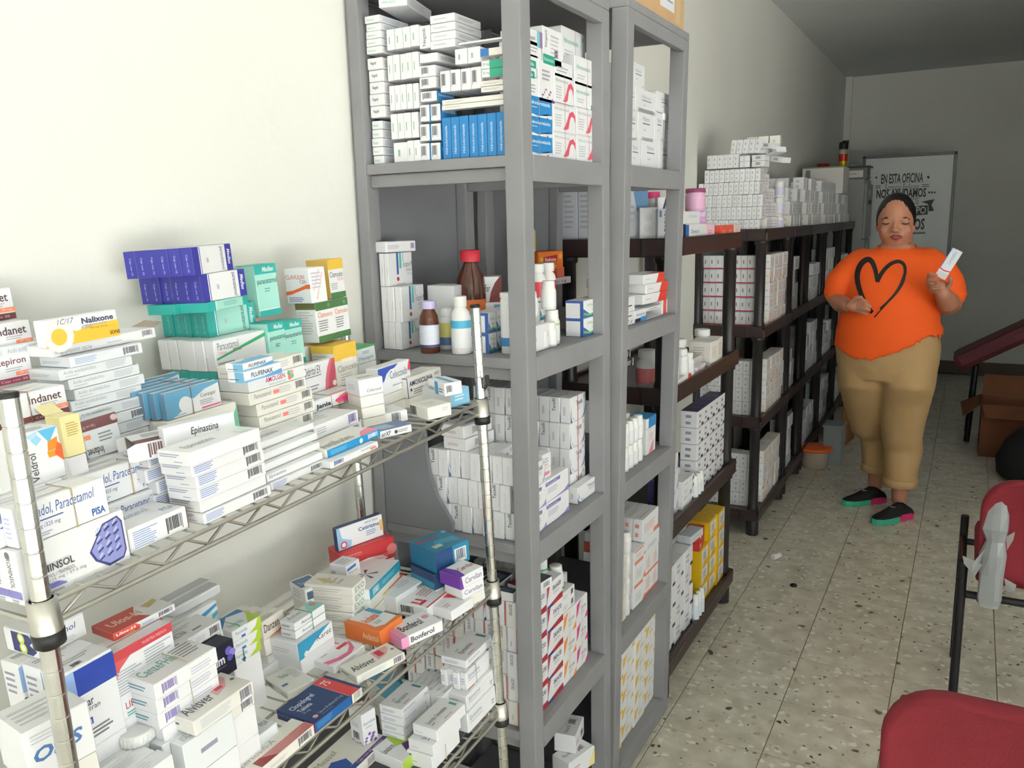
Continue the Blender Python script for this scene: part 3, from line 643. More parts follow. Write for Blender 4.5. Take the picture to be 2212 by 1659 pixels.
    # --- teal and blue paracetamol bundles
    def med(c1, c2, txt, up=False):
        if up: return (('r','F',0,.82,1,1,c1), ('r','F',0,0,1,.12,c1), ('r','F',0,.12,1,.14,(230,244,240)), ('t','F','Medlex',.34,.86,.88,.96,(236,246,244),{'s':.25,'b':.02}), ('t','F','paracetamol',.06,.60,.96,.74,txt), ('l','F',.35,.46,.65,.56,2,(120,160,156)), ('r','T',0,0,1,1,c1))
        return (('r','F',0,0,.16,1,c1), ('r','F',.84,0,1,1,c1), ('r','F',.16,0,.18,1,(250,250,252)), ('r','F',.18,0,.195,1,c1), ('t','F','Medlex',.88,.22,.96,.82,(240,244,250),{'q':3,'s':.25,'b':.02}), ('t','F','paracetamol',.68,.06,.79,.92,txt,{'q':3}), ('l','F',.34,.3,.40,.7,1,(190,190,200)), ('r','L',0,0,1,1,c1), ('t','L','Caja con 10',.4,.12,.62,.75,(200,204,236),{'q':3}), ('r','T',0,0,.14,1,c1), ('r','T',.86,0,1,1,c1))
    BLU2 = (62,62,160); TEA = (52,176,168); TEL = (166,222,210)
    mb_ = med(BLU2, WHT, (96,98,120)); mt_ = med(TEA, TEL, (60,110,112))
    xs = -.952
    def rowx(P0, P1, n, w, base, dec, lab, x=xs, H=None, z=None):
        if z is None: r = rb(S1, P0, P1, w, lab % 'front one', xF=x, base=base, decals=dec, H=H)
        else: r = rb(S1, P0, P1, w, lab % 'front one', z=z, solveL=.094, base=base, decals=dec, H=H)
        for i in range(1, n):
            clone(r, dx=-(w+.0006)*i, dy=rnd.uniform(-.003, .003), dz=0, label=lab % ('%s from the front' % ORD[i]))
        return r
    r1 = rowx((470,804), (569,701), 6, .0205, WHT, (('t','F','Paracetamol',.06,.66,.46,.9,(110,112,118)), ('t','F','Tableta',.06,.52,.22,.62,(236,150,150)), ('r','F',.34,.54,.5,.64,(240,110,120)), ('p','F',[(.02,.36),(.6,.62),(1,.80),(1,.92),(.6,.72),(.02,.42)],(66,170,120)), ('l','F',.04,.08,.4,.3,2,(170,172,176))), 'white paracetamol carton with green wave in the upright row, %s', H=.048)
    r2 = rowx((453,729), (545,639), 6, .0205, TEL, mt_, 'teal paracetamol carton in the upright row above the green wave row, %s', z=r1.z1+.0006, H=.044)
    zt = r2.z1
    rl = rb(S1, (449,675), (531,626), .05, 'teal paracetamol carton lying flat above the upright teal row, front one', z=r2.z1+.0006, H=.0145, solveL=.096, base=TEL, decals=(('r','F',0,0,.2,1,TEA), ('r','F',.88,0,1,1,TEA), ('r','F',.2,0,.23,1,(220,244,240)), ('l','F',.4,.3,.8,.8,3,(130,190,184)), ('r','L',0,0,1,1,TEA), ('r','T',0,0,1,1,TEA)))
    clone(rl, dx=-.051, dy=-.01, label='teal paracetamol carton lying flat above the upright teal row, back one')
    r3 = rowx((439,654), (524,565), 6, .0200, WHT, mb_, 'blue and white paracetamol carton in the lower blue row, %s', z=rl.z1+.0006, H=.041)
    r4 = rowx((421,595), (494,512), 6, .0195, WHT, mb_, 'blue and white paracetamol carton in the top blue row, %s', z=r3.z1+.0006, H=.040)
    LOG.append('med z: white %.3f-%.3f teal %.3f-%.3f lie %.3f-%.3f b1 %.3f-%.3f b2 %.3f-%.3f' % (r1.q0.z, r1.z1, r2.q0.z, r2.z1, rl.q0.z, rl.z1, r3.q0.z, r3.z1, r4.q0.z, r4.z1))
    for i in range(5):
        place(S1, Vector((xs-.001-.0212*i, r1.q0.y, 0)), 0, r1.L*.97, .0205, max(.02, r1.q0.z-.0008), TEL, (('r','F',0,0,1,.3,TEA), ('r','L',0,0,1,1,TEA)), 'teal paracetamol carton at the foot of the tall wall pile, %s from the front' % ORD[i])
    up_ = med(TEA, TEL, (60,110,112), True)
    t1 = rb(S1, (563,686), (594,568), .045, 'tall teal paracetamol carton standing on end beside the blue bundles', xF=-.985, base=TEL, decals=up_)
    t2 = rb(S1, (590,800), (613,692), .045, 'teal paracetamol carton standing on end, left of the two below the tall one', xF=-.945, base=TEL, decals=up_)
    t3 = rb(S1, (622,792), (650,688), .045, 'teal paracetamol carton standing on end, right of the two below the tall one', xF=-.965, base=TEL, decals=up_)
    sup(t2, 2, 'off-white carton beneath the left teal carton standing on end, layer %s'); sup(t3, 2, 'off-white carton beneath the right teal carton standing on end, layer %s')
    LOG.append('t1 %.3f t2 %.3f t3 %.3f' % (t1.q0.z, t2.q0.z, t3.q0.z))
    # --- pale blue heart cartons in a slanting row
    cor = (('p','F',[(0,0),(0,1),(1,1),(1,.92),(.72,.80),(.5,.55),(.3,.25),(.08,0)],(108,170,206)), ('c','F',.34,.42,.011,(240,242,244)), ('p','F',[(.30,.2),(.5,.55),(.42,.62),(.3,.5)],(240,242,244)), ('t','F','Coraspir',.62,.46,.92,.66,(120,118,124)), ('l','F',.60,.2,.9,.42,3,(170,170,176)), ('r','F',.62,.06,.98,.13,(222,110,140)), ('l','F',.14,.06,.4,.12,1,(140,160,176)), ('r','L',.0,0,1,1,(112,150,176)), ('r','T',0,0,1,.25,(150,190,212)))
    co = rb(S1, (363,909), (471,820), .0105, 'pale blue heart carton at the front of the slanting banded row', xF=-.886, base=WHT, decals=cor)
    for i in range(1, 6): clone(co, dx=-.0122*i, dy=-.007*i, dz=.0018*i, label='pale blue heart carton, %s from the front of the slanting row' % ORD[i])
    band(S1, ctr(co, .062)+Vector((0, -.015, 0)), co.L, .073, co.H+.006, .62, (160,130,120), 'brown rubber band around the slanting pale blue row')
    clone(co, dx=-.080, dy=.0, dz=.009, label='pale blue heart carton at the very back of the slanting row')
    LOG.append('cor z %.3f' % co.q0.z)
    for i in range(2):
        place(S1, Vector((-.880, co.q0.y-.01+.004*i, i*(co.q0.z/2))), 0, .12, .11, co.q0.z/2-.0006, OFF, (('t','F','Acido acetilsalicilico',.1,.3,.6,.7,(170,172,176)), ('p','F',[(.8,.2),(1,.2),(1,.9)],(120,190,160))), 'flat off-white carton beneath the slanting pale blue row, %s one' % ('lower', 'upper')[i])
    # --- stack of long grey-white aspirin cartons
    asp = (('t','F','Acido acetilsalicilico',.05,.5,.48,.82,(165,168,174)), ('l','F',.06,.2,.3,.4,1,(200,200,204)), ('l','F',.62,.2,.95,.85,5,(190,194,200)), ('l','L',.1,.3,.8,.6,2,(200,202,206)))
    aspb = (('b','F',.72,.15,.95,.88,(96,98,104)), ('l','F',.06,.2,.4,.8,4,(160,180,220)), ('l','L',.1,.3,.8,.6,2,(170,180,190)))
    asu = (('t','F','Acido acetilsalicilico',.03,.12,.36,.5,(150,152,158),{'q':2}), ('b','F',.86,.3,.97,.9,(120,120,126)), ('l','F',.5,.3,.7,.5,1,(190,190,194)))
    xs = -.915; GW = (228,232,236)
    A = [((176,939), (322,874), aspb), ((169,915), (312,855), asp), ((156,891), (304,835), asp), ((164,866), (299,813), asp), ((152,844), (293,789), asp), ((131,824), (269,774), asp), ((154,795), (280,744), aspb)]
    rs = []
    for i, (a_, b_, dc) in enumerate(A):
        r = rb(S1, a_, b_, .064, 'long off-white carton, %s from the top of the tall grey-white stack' % ORD[7-i], xF=xs+.0015*(i % 3), base=GW, decals=dc, yaw=rnd.uniform(-1, 1)) if not rs else \
            rb(S1, a_, None, .064, 'long off-white carton, %s from the top of the tall grey-white stack' % ORD[7-i], z=rs[-1].z1+.0006, base=GW, decals=dc, L=rs[0].L, H=rs[0].H, yaw=rnd.uniform(-1, 1))
        rs.append(r)
    LOG.append('asp bottom z %.3f' % rs[0].q0.z)
    z = 0; hh = rs[0].q0.z; n = max(1, round(hh/rs[0].H))
    for i in range(n):
        place(S1, Vector((xs-.002, rs[0].q0.y+.004*(i % 2), z)), 0, rs[0].L*.95, .062, hh/n-.0006, GW, asp, 'long off-white carton at the hidden foot of the tall grey-white stack, layer %s' % ORD[i]); z += hh/n
    top = rb(S1, (113,773), (332,711), .060, 'long off-white carton with an open end flap on the tall grey-white stack', z=rs[-1].z1+.0006, base=WHT, decals=asu, L=.150, H=.0135, yaw=-1)
    fp = MB(); fp.add([(0,0,0),(0,0,.013),(-.018,.014,.014),(-.022,.016,.004)], [(0,1,2,3)], card((206,200,190))); fp.add([(-.05,0,.0137),(0,0,.0137),(-.002,.016,.019),(-.04,.016,.021)], [(0,1,2,3)], card((160,146,128)))
    fo = fp.build('end_flap', top.o, T(.028, .0755, 0))
    place(S1, Vector((-.985, top.q0.y-.03, rs[-1].z1+.0006)), 4, .10, .04, .018, GW, asp, 'off-white carton peeping out behind the open-ended one on the grey-white stack')
    nal = (('p','F',[(0,0),(1,0),(1,.62),(.62,.60),(.5,.50),(.42,.44),(.36,.5),(.3,.66),(.2,.74),(.1,.66),(.03,.5)],(246,190,62)), ('c','F',.18,.36,.0195,(250,246,236)), ('c','F',.18,.34,.0105,(246,192,70)), ('p','F',[(.14,.38),(.18,.62),(.205,.40)],(246,192,70)), ('t','F','Nalixone',.50,.66,.94,.88,(70,72,104),{'b':.03}), ('l','F',.52,.56,.96,.63,1,(150,152,168)), ('t','F','500 mg / 50 mg',.60,.42,.84,.50,(140,120,60)), ('t','F','SONS',.86,.1,1.0,.24,(70,56,30),{'b':.02}), ('t','F','1C/17',.18,.76,.40,.96,(110,116,130),{'s':.3}), ('t','F','650',.48,.48,.62,.62,(150,156,170),{'s':.3}))
    rb(S1, (101,754), (250,668), .018, 'yellow and white antibiotic carton with penned notes on the grey-white stack', z=top.z1+.0006, decals=nal)
    # --- maroon and white capsule cartons at the left edge
    MAR = (118,62,66)
    def ind(c, t='Indanet', sub=(90,58,68)):
        return (('r','F',0,0,1,.2,c), ('t','F',t,.45,.58,.92,.86,sub,{'b':.012}), ('r','F',.74,.24,1,.38,(244,144,110)), ('t','F','25 mg',.80,.27,.95,.35,(252,226,214)), ('l','F',.6,.4,.9,.56,2,(190,188,192)), ('t','F','Caja con 30',.5,.04,.9,.14,(240,226,226)), ('l','T',.1,.3,.9,.7,2,(226,214,214)), ('l','L',.2,.2,.7,.8,4,(214,210,212)))
    ix = -.90
    i4 = rb(S1, (0,930), (139,830), .02, 'white and maroon capsule carton in front of the banded bundle left of the tall stack', xF=ix, end='n', decals=ind(MAR))
    for i in range(1, 3): clone(i4, dx=-.0206*i, label='white and maroon capsule carton, %s deep in the banded bundle left of the tall stack' % ORD[i])
    band(S1, ctr(i4, .042), i4.L, .062, i4.H, .45, (176,140,130), 'brown rubber band around the maroon capsule bundle')
    LP = i4.L
    i3 = rb(S1, (75,818), (60,758), .05, 'white carton with raspberry band reading ten tablets at the left edge', z=i4.z1+.0006, end='f', L=LP, yaw=0, decals=ind((164,64,92), 'stepiron', (120,70,90)))
    i2 = rb(S1, (75,751), (62,690), .05, 'white capsule carton with golden band at the left edge', on=i3, end='f', L=LP, decals=(('r','F',0,0,1,.2,(226,186,30)), ('p','F',[(0,0),(.5,0),(.3,.2),(0,.2)],(170,110,40)))+ind((226,186,30))[1:])
    rb(S1, (36,687), (21,621), .05, 'white and maroon capsule carton at the top of the left edge pile', on=i2, end='f', L=LP, decals=ind(MAR))
    LOG.append('i4 z %.3f' % i4.q0.z)
    for i in range(4):
        place(S1, Vector((ix-.002-.0212*i, i4.q0.y+.01, 0)), 0, i4.L*.9, .0205, i4.q0.z-.0008, WHT, (('r','F',0,0,1,.25,MAR), ('r','L',0,0,1,.25,MAR)), 'white and maroon carton beneath the left edge pile, %s from the front' % ORD[i])
    # --- blocks-of-colour carton, pale yellow open carton and the two tumbled maroon ones
    vel = (('p','F',[(.12,.94),(.44,.99),(.36,.74),(.24,.86)],(176,214,236)), ('p','F',[(.46,.99),(.96,.99),(.70,.72)],(96,186,226)), ('p','F',[(.24,.84),(.36,.72),(.52,.82),(.42,.92)],(150,206,234)), ('p','F',[(.66,.74),(.92,.80),(.90,.58),(.62,.56)],(232,140,40)), ('p','F',[(.60,.55),(.88,.56),(.84,.44),(.62,.44)],(226,150,30)), ('p','F',[(.90,.70),(1,.62),(1,.30),(.78,.48)],(226,100,50)), ('t','F','Veldrol',.10,.06,.30,.60,(56,56,62),{'q':1}), ('r','F',0,0,.05,.2,(110,186,216)), ('l','T',.1,.2,.9,.8,3,(150,160,170)))
    v = rb(S1, (64,1054), (124,918), .03, 'tall white carton with blue and orange blocks behind the chrome post', xF=-.815, decals=vel)
    LOG.append('vel z %.3f' % v.q0.z)
    sup(v, 2, 'white carton hidden under the colour block carton, layer %s', WHT)
    yo = rb(S1, (146,990), (158,895), .03, 'small pale yellow carton with its flaps torn open', xF=-.852, base=(238,226,166), decals=(('l','F',.2,.5,.9,.85,6,(190,170,90)),), L=.024)
    sup(yo, 2, 'white carton hidden under the pale yellow one, layer %s', WHT)
    fl2 = MB(); yc = card((240,230,176))
    fl2.add([(-.015,-.012,yo.H),(-.015,.012,yo.H),(-.034,.010,yo.H+.012),(-.036,-.010,yo.H+.010)], [(0,1,2,3)], yc)
    fl2.add([(-.012,-.0122,yo.H),(.014,-.0122,yo.H),(.004,-.026,yo.H+.007),(-.010,-.024,yo.H+.009)], [(0,1,2,3)], yc)
    fl2.build('torn_flap', yo.o)
    ind2 = (('r','F',0,.72,1,1,(110,62,64)), ('t','F','Indanet',.02,.06,.45,.26,(70,60,66),{'q':2,'b':.012}), ('r','F',.02,.5,.2,.62,(244,144,110)), ('l','F',.4,.35,.85,.62,3,(150,150,154)), ('t','F','Caja con 30',.06,.78,.4,.88,(206,170,170),{'q':2}), ('c','F',.92,.88,.004,(200,180,180)), ('l','L',.2,.3,.8,.8,5,(150,156,160)))
    z2 = c2.z1
    rb(S1, (192,991), (256,890), .026, 'tilted upside-down maroon and white capsule carton resting on the tramadol bundle', z=z2+.001, yaw=-16, PL=(157,992), base=GW, decals=ind2, pitch=5)
    rb(S1, (299,998), (344,940), .055, 'open maroon and white capsule carton lying on its side on the tramadol bundle', z=z2+.001, yaw=-24, base=WHT, L=.075, H=.022, flap=1, decals=(('r','T',0,0,1,.34,(110,62,64)), ('l','T',.2,.5,.8,.85,3,(170,160,160)), ('b','F',.18,.1,.6,.9,(120,90,96))))
upper_shelf()
# ================================================================== middle chrome shelf
def middle_shelf():
    R = lambda P0, P1, w, lab, **k: rb(S2, P0, P1, w, lab, **k)
    # --- left end, behind the near post
    pra = R((165,1640), (241,1400), .036, 'tall white carton with blue squares standing at the left end of the middle shelf', xF=-.838, decals=(('r','F',0,.66,.24,.97,(150,180,226)), ('r','F',.24,.66,1,.97,(40,70,170)), ('t','F','Pradaxar',-.0,.50,.5,.60,(70,72,80),{'b':.01}), ('t','F','dabigatran',.05,.42,.6,.50,(90,92,100)), ('r','F',.0,.28,.42,.36,(46,70,160)), ('t','F','110 mg',.05,.29,.4,.35,(236,240,250)), ('l','F',.05,.1,.9,.24,3,(120,122,130)), ('l','L',.15,.6,.8,.9,4,(150,152,170)), ('b','T',.3,.1,.5,.35,BLK), ('l','T',.1,.5,.9,.8,2,(170,170,172))))
    clone(pra, dx=-.0368, label='tall white carton standing second deep at the left end of the middle shelf')
    clone(pra, dx=-.0736, dy=-.004, label='tall white carton standing third deep at the left end of the middle shelf')
    vir = R((84,1425), (180,1322), .04, 'white carton with big navy and lime letter lying on the tall blue squares carton', z=pra.z1+.0006, PL=(22,1400), decals=(('t','F','Virquinol',.1,.45,.8,.8,(70,76,140),{'s':.15}), ('l','F',.3,.1,.85,.35,3,(200,202,210)), ('p','L',[(.25,.1),(.25,.95),(.8,.95),(.95,.75),(.8,.52),(1,.3),(.85,.08)],(50,56,112)), ('c','L',.55,.72,.007,(206,220,90)), ('c','L',.58,.30,.0075,(206,220,90)), ('c','L',.55,.74,.004,(238,240,236)), ('c','L',.58,.32,.0045,(238,240,236))))
    sup(vir, 1, 'white carton under the navy and lime lettered one', z0=pra.z1) if False else None
    lib = R((263,1561), (369,1343), .022, 'white carton with a red upper band and small print standing beside the tall one', xF=-.842, decals=(('r','F',0,.86,1,1,(206,72,80)), ('p','F',[(0,.86),(.3,.86),(.12,.74),(.04,.6),(0,.62)],(214,96,100)), ('l','F',.05,.35,.46,.72,9,(176,180,188)), ('l','F',.5,.35,.95,.82,11,(176,180,188)), ('t','F','LIBERTRIM',.1,.14,.62,.24,(190,60,72)), ('l','F',.1,.02,.4,.1,2,(90,180,160)), ('t','F','MUESTRA MEDICA',.5,.91,.9,.95,(240,200,204)), ('r','L',.9,0,1,1,(206,200,204))))
    sup(lib, 2, 'white carton beneath the red banded standing carton, layer %s', WHT) if lib.q0.z > .02 else None
    clone(lib, dx=-.0226, dy=.004, label='white carton standing directly behind the red banded one')
    ul = R((247,1385), (377,1304), .05, 'red and white carton lying across the red banded one, bar code at its end', z=lib.z1+.0006, yaw=-4, PL=(213,1362), decals=(('p','F',[(0,0),(0,1),(.34,1),(.42,.5),(.4,0)],(224,84,66)), ('t','F','Ulos-H',.04,.4,.34,.8,(252,240,236),{'b':.03}), ('p','F',[(.1,0),(.3,.35),(.34,0)],(240,140,80)), ('b','F',.72,.2,.96,.85,(90,90,110)), ('l','F',.44,.2,.68,.6,4,(160,180,220)), ('r','L',0,0,1,1,(204,70,62)), ('p','T',[(0,0),(.6,0),(.5,.5),(.66,1),(0,1)],(206,84,72)), ('t','T','Ulos-H',.1,.35,.6,.7,(236,190,180),{'b':.03}), ('p','T',[(.75,.5),(.95,.7),(.95,.9),(.7,.8)],(206,180,120))))
    # --- white and blue banded bundle and silver cartons behind it
    ena = R((372,1400), (468,1296), .02, 'white carton with blue and gold print in the banded bundle by the wall', xF=-.93, decals=(('p','F',[(.6,.35),(.72,.55),(.98,.75),(.98,.9),(.62,.7)],(70,150,200)), ('p','F',[(.85,.2),(.98,.35),(.98,.55),(.86,.45)],(90,190,210)), ('t','F','enalafil',.05,.3,.5,.55,(220,180,100),{'b':.02}), ('l','T',.1,.3,.9,.7,2,(206,206,206))))
    clone(ena, dx=-.0206, dz=0, label='white carton second deep in the blue and gold banded bundle by the wall')
    sil = R((378,1335), (452,1272), .025, 'silvery long carton on the blue and gold bundle by the wall, front one', z=ena.z1+.0006, decals=(('r','T',0,.1,1,.9,(196,198,202)), ('r','F',0,.1,1,.8,(212,214,216))), H=.014, L=.085)
    clone(sil, dx=-.026, dy=.006, label='silvery long carton on the blue and gold bundle by the wall, back one')
    sup(ena, 2, 'white carton beneath the blue and gold banded bundle, layer %s', WHT) if ena.q0.z > .02 else None
    # --- stack of three teal lettered cartons in front
    can = (('t','T','CanzeFHin',.05,.40,.60,.72,(100,170,160),{'b':.01}), ('l','T',.62,.3,.98,.95,6,(150,150,154)), ('b','F',.10,.2,.34,.8,(130,110,180)), ('l','F',.55,.2,.95,.7,3,(200,196,216)), ('l','L',.2,.3,.8,.7,2,(90,150,170)), ('l','L',0,.1,.15,.9,5,(120,120,126)))
    z = 0
    c3 = R((347,1578), (468,1478), .062, 'white carton with teal name at the bottom of the banded stack of three', decals=can, H=.0215, xF=-.80, L=.095); sup(c3, 2, 'white carton beneath the teal lettered stack of three, layer %s', WHT)
    c2 = R((343,1546), None, .062, 'white carton with teal name in the middle of the banded stack of three', on=c3, L=c3.L, H=.0215, decals=can, yaw=1)
    c1 = R((339,1515), None, .062, 'white carton with teal name on top of the banded stack of three', on=c2, L=c3.L, H=.0215, decals=can, yaw=-.5)
    LOG.append('canz top %.3f' % c1.z1)
    band(S2, ctr(c3), c3.L+.004, .066, .0665, .52, label='rubber band around the teal lettered stack of three')
    blk = R((468,1476), (503,1378), .045, 'black carton with violet flowers standing behind the teal lettered stack', xF=-.83, base=(24,28,48), decals=(('t','F','um',.0,.42,.5,.62,(220,222,232),{'b':.03}), ('c','F',.72,.72,.006,(110,100,190)), ('c','F',.88,.62,.0055,(140,130,210)), ('c','F',.74,.5,.005,(90,84,170)), ('l','F',.05,.3,.7,.4,1,(90,94,120))))
    iv = (('t','T','IVERMECTINA',.02,.3,.42,.55,(80,82,92)), ('r','T',.5,.25,.7,.3,(50,50,56)), ('l','T',.05,.6,.8,.8,2,(190,190,194)), ('b','F',.72,.15,.96,.85,(70,70,76)), ('r','L',.85,0,1,1,(60,60,66)), ('l','F',.4,.3,.68,.7,3,(206,206,210)))
    i1 = R((392,1444), (483,1370), .05, 'white carton with black bars lying below its twin beside the black carton', xF=-.862, decals=iv, H=.018)
    i2 = R((386,1420), None, .05, 'white carton with black bars lying on its twin beside the black carton', on=i1, L=i1.L, H=.017, decals=iv)
    sup(i1, 2, 'white carton beneath the black barred pair, layer %s', WHT)
    # --- green banded stack
    fer = (('p','F',[(.55,0),(1,0),(1,1),(.9,1),(.8,.4)],(176,206,60)), ('t','F','Ferovida',.1,.5,.5,.8,(90,170,180)), ('r','F',.28,.1,.42,.3,(60,110,190)), ('p','T',[(.0,.4),(.5,.9),(1,.7),(1,1),(0,1)],(60,130,196)), ('p','T',[(.55,0),(.9,.5),(1,.75),(1,0)],(180,208,70)), ('t','T','Ferovida',.15,.2,.6,.45,(120,190,196)))
    g3 = R((507,1441), (566,1408), .05, 'lime and white carton at the bottom of the green banded stack', xF=-.872, decals=fer, H=.018)
    g2 = R((507,1416), None, .05, 'lime and white carton in the middle of the green banded stack', on=g3, L=g3.L, H=.018, decals=fer)
    g1 = R((505,1390), None, .05, 'lime and white carton on top of the green banded stack', on=g2, L=g3.L, H=.018, decals=fer, yaw=-2)
    sup(g3, 1, 'white carton beneath the green banded stack', WHT) if g3.q0.z > .012 else None
    band(S2, ctr(g3), g3.L, .051, .0562, .35, (60,150,90), 'green rubber band around the lime and white stack')
    dz = (('t','F','Danzen',.05,.35,.75,.8,(110,80,70),{'b':.015}), ('p','F',[(.1,0),(1,0),(1,.5),(.7,.12)],(236,120,60)), ('l','T',.1,.2,.8,.8,3,(190,180,174)), ('l','L',.1,.3,.9,.7,3,(196,186,180)))
    d1 = R((571,1384), (611,1316), .02, 'cream carton with brown name and orange corner in the banded bundle, front one', xF=-.93, base=CRM, decals=dz)
    for i in range(1, 4): clone(d1, dx=-.0206*i, dy=-.004*i, label='cream carton with brown name, %s from the front of the orange cornered bundle' % ORD[i])
    sup(d1, 2, 'cream carton beneath the orange cornered bundle, layer %s', CRM)
    # --- slim grey cartons, front left
    alv = (('t','T','Alvisver',.06,.28,.52,.62,(80,82,100),{'b':.012}), ('p','T',[(.60,.5),(.76,.5),(.76,.85),(.60,.85)],(214,90,104)), ('p','T',[(.56,.3),(.76,.42),(.90,.7),(.9,.85),(.58,.85)],(222,170,172)), ('p','T',[(.62,.45),(.74,.45),(.74,.8),(.62,.8)],(206,64,84)), ('b','F',.76,.1,.97,.92,(100,96,120)), ('l','F',.1,.2,.68,.85,5,(200,204,214)), ('l','L',.1,.4,.7,.7,1,(90,92,110)), ('c','T',.92,.5,.003,(130,130,136)))
    av = R((426,1612), (550,1510), .06, 'slim white carton with red square, lower of the pair at the front left', xF=-.775, decals=alv, H=.019, base=OFF)
    av2 = R((423,1592), None, .06, 'slim white carton with red square, upper of the pair at the front left', on=av, L=av.L, H=.020, decals=alv, base=OFF)
    sup(av, 2, 'white carton beneath the red square pair, layer %s', WHT)
    # --- bottom left corner
    sis = R((70,1700), (118,1604), .07, 'white carton with blue capital letters at the lower left corner of the middle shelf', xF=-.80, L=.07, H=.062, yaw=-8, decals=(('t','F','OSIS',.1,.35,.85,.62,(80,120,180),{'b':.03,'s':.2}), ('l','F',.1,.7,.8,.9,3,(200,202,206)), ('l','T',.1,.2,.9,.8,4,(198,198,200))))
    sup(sis, 1, 'white carton beneath the blue lettered one at the lower left corner') if sis.q0.z > .012 else None
    q = S2.atx((373,1629), -.768)
    tl = place(S2, Vector((-.768, q.y-.14, q.z-.05)), 0, .14, .027, .05, WHT, (('p','T',[(0,.1),(.18,.0),(.3,.3),(.28,.8),(.12,1),(0,.9)],(240,240,242)), ('l','T',.6,.2,.9,.8,3,(220,220,222)), ('l','F',.1,.3,.5,.7,4,(200,200,206))), 'white carton lying in the row at the bottom edge under the jar lid, front one')
    for i in range(1, 3): clone(tl, dx=-.0278*i, dy=-.003*i, label='white carton lying in the row under the jar lid, %s from the front' % ORD[i])
    place(S2, Vector((-.768-.0834, q.y-.15, q.z-.05)), 0, .13, .04, .052, WHT, (('p','T',[(.05,.0),(.30,.0),(.42,.25),(.40,.7),(.25,.9),(.05,.7)],(40,170,150)), ('t','T','AA',.66,.3,.9,.7,(90,90,96),{'b':.02})), 'white carton with a teal oval at the back of the row under the jar lid')
    sup(tl, 3, 'white carton beneath the teal oval row, layer %s', WHT); sup(pra, 1, 'white carton beneath the tall blue squares carton', WHT)
    cp = MB(); wp = mat('white_plastic', (236,236,234), .35)
    cp.lathe([(.0, .0), (.0205, .0), (.0215, .002), (.0215, .012), (.0195, .0145), (.018, .0148), (.0, .0148)], wp, 24)
    for i in range(24):
        a = 2*math.pi*i/24; cp.box((-.0006, -.0008, .002), (.0012, .0008, .012), wp, T(.0213*math.cos(a), .0213*math.sin(a), 0, rz=math.degrees(a)))
    cz = tl.z1
    q = S2.atz((302,1598), cz+.0008)
    tag(cp.build('bottle_cap', None, S2.M @ T(q.x-.004, q.y, cz+.0008)), 'round white plastic jar lid lying on the white cartons at the bottom edge', 'lid')
    du = (('t','T','Duoxodosa',.1,.3,.75,.6,(170,172,180)), ('l','F',.3,.4,.75,.7,1,(150,152,170)), ('l','T',.1,.65,.5,.8,1,(200,200,204)))
    d0 = R((408,1690), (478,1622), .024, 'pale carton with grey name in the fanned row by the jar lid, front one', xF=-.772, L=.08, H=.05, decals=du, base=(232,236,238))
    for i in range(1, 4): clone(d0, dx=-.0247*i, dy=-.010*i, label='pale carton with grey name, %s in the fanned row by the jar lid' % ORD[i])
    sup(d0, 1, 'pale carton beneath the fanned row by the jar lid', WHT)
    fe = R((603,1587), (600,1567), .055, 'pale grey carton with slate lettering lying at the bottom edge left of the red dotted one', z=.012, end='f', L=.09, H=.02, decals=(('t','T','Fenitoina Sodica',.05,.45,.85,.72,(110,124,150)), ('r','T',.05,.38,.4,.40,(120,130,150)), ('t','T','250 mg/5 ml',.08,.18,.45,.32,(140,150,170)), ('t','T','PISA',.82,.2,.96,.4,(130,134,140)), ('l','L',.2,.4,.8,.7,1,(150,160,176))), base=(232,236,238))
    le = R((681,1588), (679,1569), .042, 'white carton with red dotted edge and bar code lying on the front wires', z=.0, end='f', L=.125, H=.017, decals=(('t','T','Lertosin-A',.1,.55,.6,.8,(170,160,160)), ('r','T',.2,.0,1,.42,(196,120,120)), ('l','T',.2,.02,1,.42,6,(214,160,156)), ('p','T',[(.2,0),(.45,0),(.3,.42),(.2,.42)],(150,60,60)), ('b','F',.74,.15,.96,.88,(80,80,86)), ('l','F',.3,.3,.6,.6,2,(200,196,196))), base=OFF)
    # --- navy and red carton, centre front
    cl = R((682,1583), (783,1482), .07, 'navy carton with a red stripe and white lettering lying on the front wires', P2=(785,1501), PL=(600,1553), base=(34,62,112), decals=(('r','T',.72,0,.93,1,(222,70,74)), ('r','T',.715,0,.722,1,(236,200,204)), ('t','T','Clopidogrel',.08,.62,.52,.80,(226,232,242),{'b':.012}), ('t','T','Tableta',.1,.48,.34,.60,(226,232,242),{'b':.012}), ('t','T','75 mg',.1,.36,.22,.44,(190,200,220)), ('t','T','75',.76,.66,.88,.86,(250,226,226),{'b':.02}), ('c','T',.13,.14,.0042,(226,170,170)), ('t','T','Caja con 28 tabletas de 75 mg',.2,.1,.68,.2,(190,200,220)), ('l','T',.2,.04,.5,.08,1,(120,140,180)), ('r','F',0,0,.74,1,(30,94,160)), ('l','F',.04,.25,.4,.9,5,(90,150,206)), ('r','F',.76,.0,.98,1,(232,230,224)), ('b','F',.80,.0,.98,.95,(150,150,140)), ('r','L',.9,0,1,1,(222,70,74)), ('t','L','Clopidogrel Tableta',.05,.5,.6,.7,(150,164,196))))
    a3 = R((772,1479), (874,1409), .05, 'slim white carton with red square lying right of the navy carton', P2=(876,1425), base=OFF, decals=alv, z=0)
